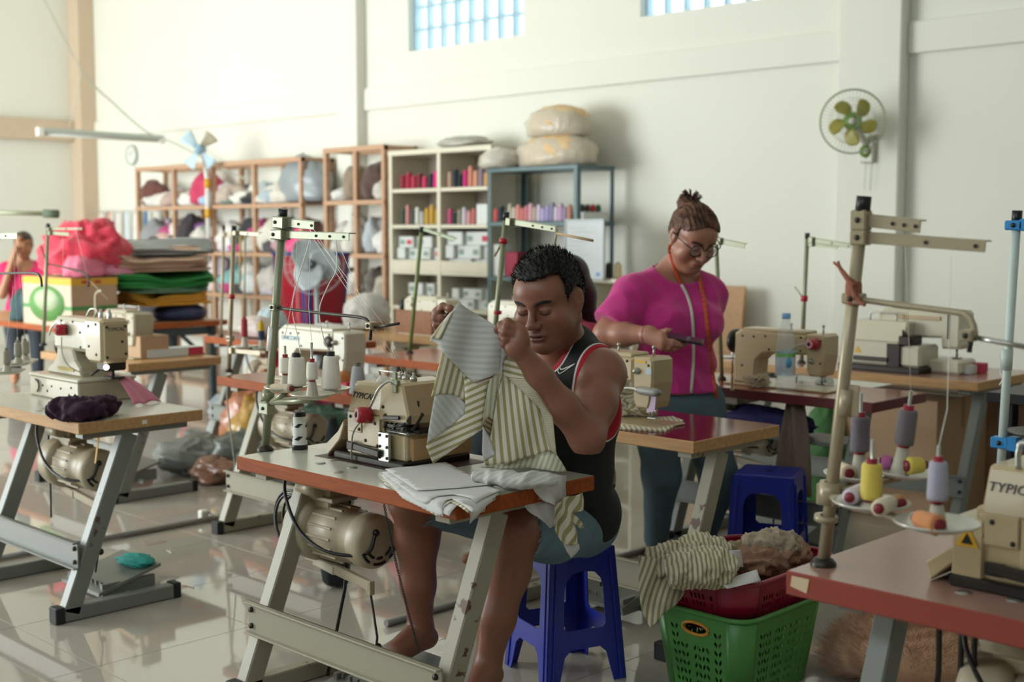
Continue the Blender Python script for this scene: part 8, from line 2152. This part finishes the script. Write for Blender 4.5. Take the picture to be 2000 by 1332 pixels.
# ---- conduit pipes, sockets, cables, floor litter
m_pipe = plain('conduit_grey', '#8d8c86', .4)
for (x0, x1, y, nm) in ((2.2, 3.46, 5.34, 'grey conduit pipe on the floor behind the left table'), (2.86, 4.75, 3.445, 'grey conduit pipe on the floor running behind the seated man')): single('conduit_pipe', MB().tube([(0, 0, .0145), (x1 - x0, 0, .0145)], .0135, 10), m_pipe, nm, 'pipe', (x0, y, 0))
m = MB(); m.box((-.02, -.02, 0), (.02, .02, .055), .005); single('floor_socket', m, m_white, 'small white socket on the conduit behind the left table', 'socket', (3.31, 5.375, .0))
o = onz(400, 1018, .04); m = MB(); m.tube(bez([(3.31, 5.375, .055), (3.36, 5.30, .03), (3.45, 5.28, .10), (3.40, 5.24, .35), (3.36, 5.22, .60), (3.36, 5.215, .684)], 6), .004, 6); single('extension_cable', m.shift(o), plain('cord_pale', '#a8a89a', .5), 'pale power cord from the floor socket up to the middle table', 'cord', o)
cl = MB(); rnd = random.Random(8)
def t1l(x, y, z): return Vector((3.305 - y, x - 2.155, z))
mot = [ch for ch in T1.children if ch.name.startswith('motor')][0]
for k, (cx, R_) in enumerate(((.0, .085), (-.012, .095), (.02, .07), (-.02, .075))):
    cl.tube([Vector((.02 + cx + R_ * math.cos(t), .20 + .012 * k, .49 + R_ * 1.05 * math.sin(t))) for t in np.linspace(.6, 2 * PI - .5, 22)], .0048, 7)
cl.xf(lambda q: Vector((q.x - .02, q.y, q.z))); obj('coiled_cable', cl, m_black, mot)['kind'] = 'stuff'
ch = MB()
pts = bez([dep(750, 985, 3.62), dep(768, 1075, 3.58), dep(796, 1190, 3.55), dep(818, 1272, 3.54)], 14); pts = [t1l(*q) for q in pts]
for i in range(len(pts) - 1):
    for h in (0, .5):
        p, q = pts[i].lerp(pts[i + 1], h), pts[i].lerp(pts[i + 1], h + .5); a, b = _frame(q - p); w = a if (i * 2 + int(h * 2)) % 2 else b
        c = (p + q) / 2; d = (q - p) * .75; ch.tube([c + d * math.cos(t) + w * .0035 * math.sin(t) for t in np.linspace(0, 2 * PI, 8)], .0011, 4, caps=False)
obj('chain', ch, m_dark, T1)['kind'] = 'stuff'
m = MB(); m.tube([(3.305 - 3.12, .30, TZ - .045), (3.305 - 3.12, .27, .30), (3.305 - 3.15, .22, .02)], .006, 6); obj('cable', m, m_black, T1)
m = MB(); m.tube(bez([onx(95, 850, 2.36), onx(98, 930, 2.38), onx(100, 1010, 2.4)], 5), .004, 6); m.xf(lambda q: Vector((5.29 - q.y, q.x - 2.128, q.z))); obj('chain', m, m_dark, T2)
m = MB(); a, b = ony(193, 852, 4.30), ony(186, 905, 4.30); m.bar(a, b, .012, .002); m.xf(lambda q: Vector((5.29 - q.y, q.x - 2.128, q.z))); obj('ribbon', m, plain('ribbon_amber', '#b98a2c', .6), T2)
for i, (q, r_) in enumerate((((1880, 1215), 2.36), ((1905, 1222), 2.36), ((1835, 1195), 2.36))): 
    m = MB(); a = onx(*q, r_); m.tube(bez([a, a + Vector((.03, .02, -.2)), a + Vector((.02, .06 + .02 * i, -.45))], 6), .006, 7); m.xf(lambda p: Vector((1.38 - p.y, p.x - 2.2, max(.01, min(TZ - .05, p.z))))); obj('cable', m, m_black, T4)
p = onz(262, 1098, .12); crumple('teal cloth scrap lying on the pedal of the left table', (p.x, p.y - .02, .115), (.055, .09, .035), plain('cloth_tealbright', '#2fa39a', .7), 75, amp=.45, freq=8)
m = MB(); m.grid(14, 1, lambda u, v: (u * .13, .01 * math.sin(u * 6) + .012 * v, .002 + .05 * max(0, u - .45) + .004 * v), thick=.0008); single('ribbon', m, m_pink, 'pink ribbon on the floor behind the blue stool', 'ribbon', onz(1105, 1172, 0), rz=-.9)
for i, (px, py) in enumerate(((300, 1060), (345, 1075), (375, 1145), (330, 1130), (1330, 1205), (870, 1285), (400, 1180), (265, 1160))):
    o = onz(px, py, 0); m = MB(); q = [Vector((rnd.uniform(-.05, .05), rnd.uniform(-.05, .05), .002)) for _ in range(5)]; m.tube(bez(q, 5), .0011, 4); single('thread_scrap', m, m_thread if i % 2 else plain('thread_peach', '#d8a48f', .8), 'loose thread scrap on the floor, %s' % ('by the left pedal', 'left of the conduit bend', 'before the left table foot', 'beside the left table foot', 'left of the green basket', 'under the front table', 'between left and front tables', 'nearest the left table foot end')[i], 'thread', (o.x, o.y, 0))
